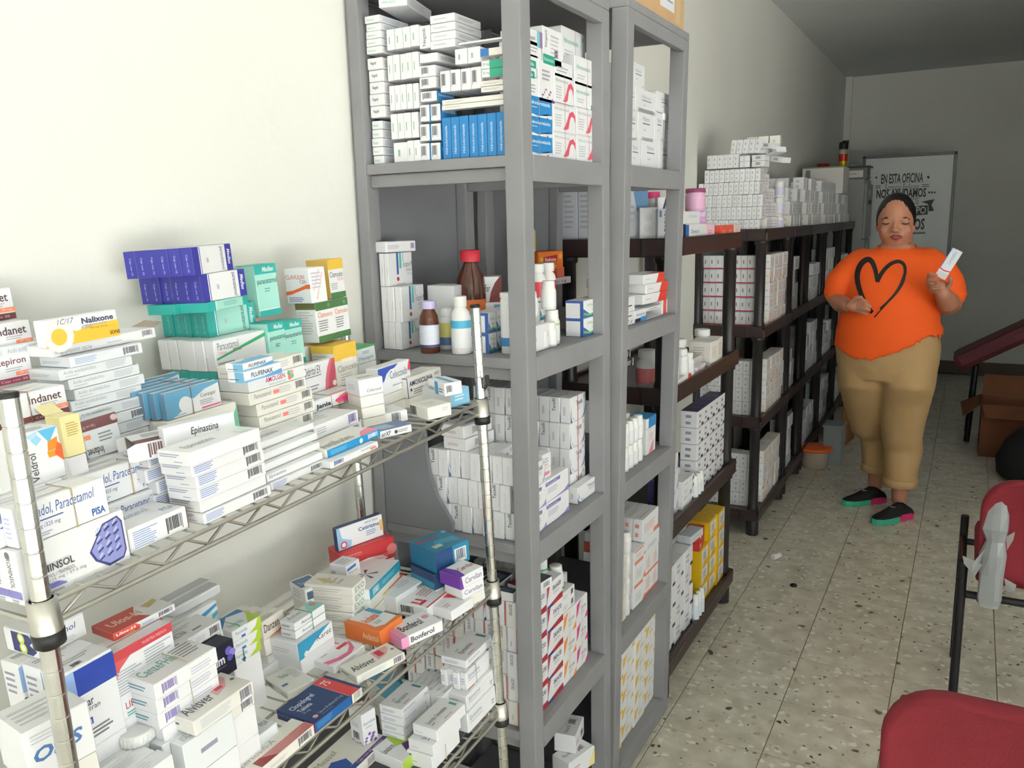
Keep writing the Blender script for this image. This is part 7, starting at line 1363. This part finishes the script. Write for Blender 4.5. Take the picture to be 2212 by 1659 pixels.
    q = MB(); q.bbox((0, -.17, -.055), (L*1.3, .17, .055), mr, .035, M=T(0, 0, a.z+.06, ry=an)); q.build('cushion', bn)
    for t in (.25, 1.1):
        for s in (-.12, .12):
            q = MB(); z = a.z-.012+(e.z-a.z)*t; q.tube([((e.x-a.x)*t, s, z), ((e.x-a.x)*t-.02, s*1.2, .0)], .018, bl, 10); q.build('leg', bn)
floor_things()

# ================================================================== red chairs
def red_chair(name, M, label, wrap=False, ins=0., lt=.52):
    fab = mat('maroon_fabric', (126,28,40), .85, bump=.3, bscale=220, var=.05, vscale=30); st = mat('black_steel', (26,26,30), .4, .3)
    c = tag(empty(name, M), label, 'chair', 'red chairs at the right')
    # local: y towards the seat front, backrest near y=0, x 0..w
    w = .50; R = .0125
    def rr(x0, z0, x1, z1, r, top=True, n=6):
        pts = []
        for (cx, cz, a0) in ((x1-r, z1-r, 0), (x0+r, z1-r, 90), (x0+r*.5, z0+r*.5, 180), (x1-r*.5, z0+r*.5, 270)):
            rad = r if cz > z0+r else r*.5
            for i in range(n+1):
                a = math.radians(a0+90*i/n); pts.append((cx+rad*math.cos(a), cz+rad*math.sin(a)))
        return pts
    q = MB(); pts = rr(.03, .50, w-.03, .80, .085)
    def layer(y, s): 
        cx, cz = w/2, .65
        return [(cx+(x-cx)*s, y-.05*((z-.5)/.3)+.018*math.sin((x-cx)/w*3.14)**2*-1, cz+(z-cz)*s) for x, z in pts]
    rings = [layer(-.002, .93), layer(-.012, .985), layer(.012, 1.0), layer(.034, .985), layer(.044, .92)]
    n = len(pts); vs = [v for r_ in rings for v in r_]; fs = [list(range(n)), list(range(4*n, 5*n))[::-1]]
    for k in range(4):
        for i in range(n): fs.append((k*n+i, (k+1)*n+i, (k+1)*n+(i+1) % n, k*n+(i+1) % n))
    q.add(vs, fs, fab, True); q.build('backrest', c)
    q = MB(); q.bbox((.03, .03, .455), (w-.03, .46, .515), fab, .025); q.build('seat', c)
    for x in (ins, w-ins):
        q = MB(); q.tube([(x, -.02, .0), (x, .0, .30), (x, .005, .53)], R, st, 12); q.build('rear_leg', c)
        q = MB(); q.tube([(x, .46, .0), (x, .455, .25), (x, .45, lt)], R, st, 12); q.build('front_leg', c)
        q = MB(); q.tube([(x, .013, .445), (x, .44, .445)], R*.9, st, 10); q.build('side_rail', c)
    q = MB(); q.tube([(.012, .004, .43), (w-.012, .004, .43)], R*.9, st, 10); q.build('rear_rail', c)
    q = MB(); q.tube([(.012, .45, .43), (w-.012, .45, .43)], R*.9, st, 10); q.build('front_rail', c)
    for x in (.06, w-.06):
        q = MB(); q.bbox((x-.02, -.010, .42), (x+.02, -.004, .56), st, .002, M=T(0, -.006, 0)); q.build('bracket', c)
    for x, z in ((ins-.013, .47), (ins-.013, .38)):
        q = MB(); q.lathe([(.006, 0), (.006, .004)], st, 8, T(x-.003, .002, z, ry=90)); q.build('bolt', c)
    if wrap:
        film = mat('clear_film', (206,210,212), .2, trans=.55)
        s = MB(); s.bbox((.05, -.052, .43), (.09, -.040, .735), mat('grey_strip', (96,100,104), .35, .4), .004, M=T(0, 0, 0)); so = s.build('metal_strip', c)
        s = MB(); r = random.Random(8); pts = []
        for i, z in enumerate((.425, .45, .52, .58, .62, .655, .70, .74)):
            s_ = [1, 1.15, 1.08, 1.2, .9, 1.3, 1.1, .8][i]
            pts.append([(.07+.026*s_*math.cos(a)*r.uniform(.9, 1.15), -.046+.013*s_*math.sin(a)*r.uniform(.9, 1.3), z) for a in [k*math.pi/5 for k in range(10)]])
        vs = [v for p in pts for v in p]; s.add(vs, [(k*10+i, k*10+(i+1) % 10, (k+1)*10+(i+1) % 10, (k+1)*10+i) for k in range(7) for i in range(10)], film)
        for (x, z, dx, dz) in ((.045, .55, -.05, .02), (.10, .52, .03, -.012), (.05, .60, -.03, -.05), (.095, .64, .02, .02)):
            s.add([(x, -.055, z), (x+dx, -.06, z+dz), (x+dx*.9, -.057, z+dz-.025), (x+dx*.3, -.05, z-.04)], [(0,1,2,3)], film)
        s.build('plastic_film', c)
    return c
A = WORLD.atz((2043, 1577), 0)
red_chair('red_chair', T(A.x+.01, A.y+.02, 0), 'red fabric chair seen from behind with torn plastic film on its bracket', True)
red_chair('red_chair', T(-.105, 1.36, 0), 'red fabric chair cut off by the lower right corner of the picture', ins=.09, lt=.46)
# ================================================================== the person
def person():
    YP = 4.40; K = .00222
    def Q(px, py, dy=0.0): return WORLD.aty((px, py), YP+dy)
    skin = mat('skin', (186,128,100), .5, var=.04, vscale=14); hairm = mat('black_hair', (16,13,12), .45, bump=.4, bscale=90)
    fl = WORLD.atz((1915, 1112), 0)
    root = tag(empty('person', T(fl.x, YP, 0)), 'person in an orange shirt with a black heart looking at a small carton', 'person')
    base = Vector((fl.x, YP, 0))
    def ell(mb, c, r, m, n=18, k=10, M=None):
        pr = [(math.sin(math.pi*i/k), -math.cos(math.pi*i/k)) for i in range(k+1)]
        MM = Matrix.Translation(Vector(c)-base) @ (M or Matrix.Identity(4)) @ Matrix.Diagonal((r[0], r[1], r[2], 1))
        pr[0] = (1e-4, -1); pr[-1] = (1e-4, 1)
        mb.lathe(pr, m, n, MM)
    def limb(mb, pts, m, n=14):
        P = [Vector(p[0])-base for p in pts]; R = [p[1] for p in pts]
        mb.tube(P, R, m, n); 
        for p, r in ((pts[0][0], R[0]), (pts[-1][0], R[-1])): ell(mb, p, (r*.98,)*3, m, 12, 6)
    def remesh(o, v, smooth=0):
        md = o.modifiers.new('remesh', 'REMESH'); md.mode = 'VOXEL'; md.voxel_size = v; md.use_smooth_shade = True
        if smooth:
            s = o.modifiers.new('smooth', 'SMOOTH'); s.factor = .5; s.iterations = smooth
        return o
    # ---------- body: one continuous surface
    b = MB()
    hc = Q(1935, 472, -.03); Hd = Matrix.Rotation(math.radians(-14), 4, 'X') @ Matrix.Identity(4)
    ell(b, hc, (.080, .098, .112), skin, 24, 16)
    ell(b, Q(1935, 503, -.055), (.074, .070, .058), skin, 20, 12)
    ell(b, Q(1936, 520, -.062), (.052, .046, .034), skin, 18, 10)
    ell(b, Q(1915, 497, -.088), (.030, .028, .028), skin); ell(b, Q(1955, 497, -.088), (.030, .028, .028), skin)
    ell(b, Q(1934, 487, -.124), (.011, .016, .026), skin); ell(b, Q(1934, 497, -.132), (.018, .017, .012), skin)
    ell(b, Q(1926, 498.5, -.122), (.009, .011, .008), skin); ell(b, Q(1942, 498.5, -.122), (.009, .011, .008), skin)
    ell(b, Q(1935, 474, -.112), (.058, .018, .010), skin)
    for x in (1914, 1955): ell(b, Q(x, 480.5, -.108), (.0185, .013, .010), skin)
    ell(b, Q(1936, 512, -.112), (.026, .016, .013), skin)
    for x, s in ((1897, -1), (1973, 1)): ell(b, Q(x, 487, .0), (.010, .022, .032), skin)
    limb(b, [(Q(1938, 505, -.01), .066), (Q(1938, 540, .0), .070)], skin)
    ell(b, Q(1938, 533, -.035), (.078, .058, .030), skin)
    limb(b, [(Q(1934, 556, .01), .10), (Q(1928, 620, .0), .135), (Q(1918, 700, .0), .15), (Q(1915, 770, .0), .14)], skin, 20)
    # arms
    shL, elL, wrL = Q(1856, 578, .0), Q(1806, 645, -.03), Q(1831, 660, -.17)
    limb(b, [(shL, .040), (Q(1824, 610, -.01), .050), (elL, .050), (Q(1816, 655, -.09), .044), (wrL, .031)], skin)
    shR, elR, wrR = Q(2008, 578, .0), Q(2050, 660, -.05), Q(2036, 634, -.215)
    limb(b, [(shR, .040), (Q(2040, 612, -.01), .054), (elR, .056), (Q(2048, 652, -.13), .047), (wrR, .034)], skin)
    limb(b, [(Q(1935, 572, .01), .05), (shL, .038)], skin); limb(b, [(Q(1935, 572, .01), .05), (shR, .038)], skin)
    # hand hanging relaxed in front of the belly
    ell(b, Q(1843, 662, -.215), (.034, .017, .025), skin, M=Matrix.Rotation(math.radians(8), 4, 'Y'))
    for (a, c, e, r) in (((1855, 652, -.225), (1866, 648, -.238), (1874, 652, -.236), .0085), ((1857, 659, -.232), (1871, 657, -.245), (1880, 662, -.240), .009), ((1856, 666, -.230), (1870, 667, -.242), (1879, 671, -.236), .0088), ((1854, 673, -.222), (1866, 676, -.232), (1873, 679, -.228), .008)):
        limb(b, [(Q(1846, (a[1]+662)/2, -.215), r*1.15), (Q(*a), r*1.05), (Q(*c), r), (Q(*e), r*.85)], skin, 10)
    limb(b, [(Q(1838, 654, -.222), .012), (Q(1850, 643, -.238), .0105), (Q(1861, 642, -.246), .0088)], skin, 10)
    # hand holding the carton
    ell(b, Q(2031, 621, -.225), (.034, .024, .034), skin)
    for (a, c, e, r) in (((2005, 603, -.26), (2008, 592, -.305), (2023, 595, -.318), .0092), ((2003, 613, -.26), (2007, 606, -.305), (2025, 606, -.320), .0095), ((2007, 623, -.258), (2012, 619, -.302), (2029, 617, -.318), .0092), ((2014, 632, -.252), (2019, 630, -.294), (2033, 627, -.312), .0082)):
        limb(b, [(Q(2026, (a[1]+620)/2, -.225), r*1.2), (Q(*a), r*1.1), (Q(*c), r), (Q(*e), r*.88)], skin, 10)
    limb(b, [(Q(2044, 626, -.225), .0125), (Q(2053, 612, -.25), .011), (Q(2053, 600, -.268), .009)], skin, 10)
    # legs under the trousers, ankles
    fL, fR = WORLD.atz((1888, 1078), 0), WORLD.atz((1940, 1108), 0)
    def up(p, z): return Vector((p.x, p.y, z))
    limb(b, [(Q(1880, 770, .02), .10), (Q(1870, 850, .02), .06), (up(fL, .42), .038), (up(fL, .20), .040), (up(fL, .07), .036)], skin)
    limb(b, [(Q(1950, 770, .0), .10), (Q(1956, 850, -.03), .06), (up(fR, .42)+Vector((.006, .03, 0)), .038), (up(fR, .20), .040), (up(fR, .07), .037)], skin)
    bo = b.build('body', root); remesh(bo, .0052, 2)
    # ---------- hair, brows, eyes, mouth
    h = MB(); o = hc-base
    n, kk = 26, 14; vs = []; fs = []
    for i in range(kk+1):
        for j in range(n):
            th = math.pi*.5*(i/kk)*1.22; ph = 2*math.pi*j/n
            front = max(0, -math.sin(ph))
            lim = 1.0-.50*front**1.2
            t = th*lim
            vs.append(o+Vector((.0865*math.sin(t)*math.cos(ph), .010+.1015*math.sin(t)*math.sin(ph), .004+.1165*math.cos(t))))
    for i in range(kk):
        for j in range(n): fs.append((i*n+j, i*n+(j+1) % n, (i+1)*n+(j+1) % n, (i+1)*n+j))
    h.add(vs, fs, hairm, True); ell(h, Q(1935, 466, .075), (.05, .045, .045), hairm)
    ho = h.build('hair', root); s = ho.modifiers.new('solid', 'SOLIDIFY'); s.thickness = .008; s.offset = 1
    for nm, x in (('eyebrow', 1914), ('eyebrow', 1956)):
        q = MB(); sg = 1 if x > 1935 else -1
        q.tube([Q(x-9*sg, 473.5, -.122)-base, Q(x, 470.5, -.120)-base, Q(x+10*sg, 474, -.100)-base], [.003, .004, .0018], hairm, 6); q.build(nm, root)
        q = MB(); q.tube([Q(x-8*sg, 482.5, -.121)-base, Q(x, 484.5, -.1215)-base, Q(x+8.5*sg, 482.5, -.112)-base], [.002, .003, .0018], mat('eyelash', (40,24,20), .6), 6); q.build('closed_eye', root)
    q = MB(); lm = mat('lip', (138,52,56), .4)
    q.tube([Q(1923, 511.5, -.122)-base, Q(1930, 509, -.131)-base, Q(1936, 510, -.133)-base, Q(1942, 509, -.131)-base, Q(1949, 511.5, -.122)-base], [.002, .0046, .004, .0046, .002], lm, 8)
    q.tube([Q(1924, 513, -.122)-base, Q(1936, 517, -.131)-base, Q(1948, 513, -.122)-base], [.002, .0062, .002], lm, 8); q.build('lips', root)
    # ---------- orange shirt
    org = mat('orange_cotton', (255,98,24), .8, bump=.25, bscale=14, var=.03, vscale=9)
    sh = MB(); n = 36
    rings = [(1937, 533, 37, .078, -.005), (1936, 541, 60, .092, -.002), (1932, 552, 92, .116, 0), (1930, 575, 99, .135, 0), (1929, 605, 96, .155, -.01), (1926, 640, 97, .178, -.015), (1920, 680, 101, .180, -.012), (1916, 715, 105, .184, -.008), (1915, 745, 108, .184, -.004)]
    V = []
    def hem(px):
        P = [(1790,738), (1812,748), (1850,775), (1893,786), (1950,762), (2000,722), (2035,700)]
        for (a, c), (e, f) in zip(P, P[1:]):
            if px <= e: return c+(f-c)*(px-a)/(e-a)
        return 700
    for (cx, cy, hw, d, dy) in rings:
        c = Q(cx, cy, dy)
        for j in range(n):
            a = 2*math.pi*j/n; V.append(Vector((c.x+hw*K*math.cos(a), c.y-d*math.sin(a), c.z))-base)
    c = Q(1915, 745, 0)
    for j in range(n):
        a = 2*math.pi*j/n; px = 1915+110*math.cos(a); zz = WORLD.aty((px, hem(px)), YP-.18*math.sin(a)).z
        V.append(Vector((c.x+110*K*math.cos(a), c.y-.184*math.sin(a), zz))-base)
    m = len(rings)+1
    F = [(i*n+j, (i+1)*n+j, (i+1)*n+(j+1) % n, i*n+(j+1) % n) for i in range(m-1) for j in range(n)]
    F += [list(range(n)), list(range((m-1)*n, m*n))[::-1]]
    sh.add(V, F, org, True)
    limb(sh, [(Q(1864, 572, 0), .084), (Q(1840, 592, -.005), .086), (Q(1822, 612, -.012), .082)], org, 18)
    limb(sh, [(Q(1822, 608, -.012), .084), (Q(1812, 630, -.02), .074)], org, 18)
    limb(sh, [(Q(2000, 572, 0), .086), (Q(2028, 594, -.005), .088), (Q(2040, 614, -.012), .085)], org, 18)
    limb(sh, [(Q(2038, 608, -.012), .086), (Q(2050, 634, -.022), .078)], org, 18)
    so = sh.build('shirt', root); remesh(so, .011, 4)
    # neck band
    q = MB(); c = Q(1937, 533, -.005)-base
    q.tube([c+Vector((.083*math.cos(a), -.079*math.sin(a), -.018*max(0, math.sin(a))+.012*max(0, -math.sin(a)))) for a in [2*math.pi*i/28 for i in range(28)]], .0055, org, 8, closed=True); q.build('collar', root)
    # black brush-stroke heart laid on the shirt
    hk = ink((24,16,16))
    def stroke(pts, wid):
        q = MB(); P = []
        # smooth the hand drawn line
        for i in range(len(pts)-1):
            p0 = pts[max(i-1, 0)]; p1 = pts[i]; p2 = pts[i+1]; p3 = pts[min(i+2, len(pts)-1)]
            for s in range(5):
                t = s/5; f = [.5*((2*p1[k])+(-p0[k]+p2[k])*t+(2*p0[k]-5*p1[k]+4*p2[k]-p3[k])*t*t+(-p0[k]+3*p1[k]-3*p2[k]+p3[k])*t**3) for k in (0, 1)]
                P.append(tuple(f))
        P.append(pts[-1]); L, Rr = [], []
        for i, p in enumerate(P):
            a = P[max(i-1, 0)]; c = P[min(i+1, len(P)-1)]; dx, dy = c[0]-a[0], c[1]-a[1]; l = math.hypot(dx, dy) or 1
            w = wid(i/(len(P)-1)); L.append((p[0]-dy/l*w, p[1]+dx/l*w)); Rr.append((p[0]+dy/l*w, p[1]-dx/l*w))
        k_ = 4; vs = []
        for l, r in zip(L, Rr):
            for s in range(k_+1): vs.append(Q(1740+.2411*(l[0]+(r[0]-l[0])*s/k_), 300+.2411*(l[1]+(r[1]-l[1])*s/k_), -.23)-base)
        q.add(vs, [(i*(k_+1)+s, i*(k_+1)+s+1, (i+1)*(k_+1)+s+1, (i+1)*(k_+1)+s) for i in range(len(L)-1) for s in range(k_)], hk)
        ob = q.build('heart_print', so)
        w = ob.modifiers.new('on_cloth', 'SHRINKWRAP'); w.target = so; w.wrap_method = 'PROJECT'; w.use_project_x = False; w.use_project_y = True; w.use_project_z = False; w.use_negative_direction = True; w.use_positive_direction = True; w.offset = .0022
    stroke([(630,1292), (612,1205), (580,1125), (540,1092), (490,1112), (452,1165), (436,1240), (452,1330), (492,1425), (545,1515), (592,1565)], lambda t: 22*(.75+.45*math.sin(math.pi*t)))
    stroke([(628,1290), (660,1225), (705,1165), (765,1120), (825,1110), (868,1140), (880,1200), (868,1255)], lambda t: 20*(1-.35*t))
    stroke([(868,1255), (835,1335), (780,1415), (715,1480), (660,1530)], lambda t: 15*(1-.55*t))
    stroke([(884,1225), (868,1300), (815,1385), (740,1465), (660,1550), (608,1608)], lambda t: 5)
    # ---------- khaki trousers
    kh = mat('khaki_twill', (186,152,104), .8, bump=.35, bscale=16, var=.05, vscale=10)
    t = MB()
    def ring_loft(spec, m_, n=26):
        V = []
        for (p, hw, d) in spec:
            for j in range(n):
                a = 2*math.pi*j/n; V.append(Vector((p.x+hw*math.cos(a), p.y-d*math.sin(a), p.z))-base)
        k = len(spec); F = [(i*n+j, (i+1)*n+j, (i+1)*n+(j+1) % n, i*n+(j+1) % n) for i in range(k-1) for j in range(n)]
        t.add(V, F+[list(range(n)), list(range((k-1)*n, k*n))[::-1]], m_, True)
    ring_loft([(Q(1916, 715, 0), 104*K, .168), (Q(1916, 750, 0), 107*K, .172), (Q(1915, 785, 0), 104*K, .165), (Q(1914, 815, 0), 92*K, .14)], kh)
    ring_loft([(Q(1866, 775, .01), 56*K, .145), (Q(1864, 830, .02), 53*K, .128), (Q(1868, 868, (fL.y-YP)*.35), 48*K, .112), (Q(1873, 900, (fL.y-YP)*.6), 44*K, .102), (Q(1878, 935, (fL.y-YP)*.85), 40*K, .092), (up(fL, .34)+Vector((-.006, 0, 0)), .084, .084), (up(fL, .235), .074, .075), (up(fL, .175), .068, .07)], kh)
    ring_loft([(Q(1962, 775, 0), 60*K, .150), (Q(1960, 830, -.02), 56*K, .135), (Q(1955, 868, (fR.y-YP)*.35), 52*K, .118), (Q(1951, 905, (fR.y-YP)*.6), 47*K, .106), (Q(1947, 945, (fR.y-YP)*.85), 43*K, .098), (up(fR, .34)+Vector((.004, .01, 0)), .092, .09), (up(fR, .24), .082, .08), (up(fR, .165), .076, .076)], kh)
    to = t.build('trousers', root); remesh(to, .010, 3)
    for f, z, r in ((fL, .178, .072), (fR, .168, .080)):
        q = MB(); q.lathe([(r, -.018), (r+.004, -.014), (r+.004, .02), (r, .024)], kh, 24, Matrix.Translation(up(f, z)-base)); q.build('trouser_cuff', root)
    # ---------- sports shoes
    blkm = mat('black_knit', (16,16,18), .8, bump=.3, bscale=120); teal = mat('teal_foam', (64,176,140), .5); pink = mat('pink_foam', (216,50,110), .5)
    for hp, tp in (((1908, 1083), (1840, 1090)), ((1964, 1117), (1880, 1134))):
        hl, tt = WORLD.atz(hp, 0), WORLD.atz(tp, 0); d = (tt-hl); L = .245; ang = math.degrees(math.atan2(d.y, d.x))
        if ang > -90 and ang < 90: pass
        M = T(hl.x-base.x, hl.y-base.y, 0, rz=ang)
        sr = empty('shoe', M, root)
        def outline(sc=1.0): return [(-.005,.0), (.0,.028*sc), (.04,.034*sc), (.10,.034*sc), (.16,.042*sc), (.21,.038*sc), (.238,.020*sc), (.247,.0), (.238,-.020*sc), (.21,-.040*sc), (.16,-.044*sc), (.10,-.034*sc), (.04,-.034*sc), (.0,-.028*sc)]
        o_ = outline()
        q = MB(); q.prism([p for p in o_ if p[0] >= .09], .002, .030, teal); q.build('sole_front', sr)
        q = MB(); q.prism([p for p in o_ if p[0] <= .105], .002, .036, pink); q.build('sole_heel', sr)
        q = MB(); prof = [(.004,.055,.030,.03), (.05,.085,.034,.03), (.085,.092,.034,.03), (.12,.078,.036,.03), (.165,.056,.040,.03), (.205,.042,.036,.03), (.236,.034,.018,.03)]
        n = 14; V = []
        for (x, zt_, hw, zb_) in prof:
            for j in range(n):
                a = math.pi*j/(n-1); V.append((x, hw*math.cos(a), zb_+(zt_-zb_)*math.sin(a)))
        F = [(i*n+j, (i+1)*n+j, (i+1)*n+j+1, i*n+j+1) for i in range(len(prof)-1) for j in range(n-1)]
        q.add(V, F+[list(range(n)), list(range((len(prof)-1)*n, len(prof)*n))[::-1]], blkm, True); q.build('upper', sr)
        q = MB(); q.bbox((.112, -.016, .074), (.135, .016, .0775), mat('silver_tab', (150,150,160), .35, .6), .002, M=T(0, 0, .0, ry=0)); q.build('badge', sr)
    # ---------- the carton in the hand
    c = Q(2030, 600, -.268)
    ct = carton(.026, .046, .135, (232,236,242), (('r','L',.0,.28,.06,1,(60,110,190)), ('p','L',[(.0,.26),(.5,.235),(1,.27),(1,.31),(.5,.275),(0,.30)],(214,60,90)), ('r','L',0,0,1,.2,(214,216,220)), ('t','L','Loratadina',.3,.5,.62,.92,(150,170,206),{'q':1})))
    o = link('medicine_carton', ct, None, Matrix.Translation(c) @ Matrix.Rotation(math.radians(27), 4, 'Y') @ Matrix.Rotation(math.radians(-6), 4, 'X'))
    tag(o, 'slim white and blue carton held up in the raised hand of the person', 'medicine box')
person()
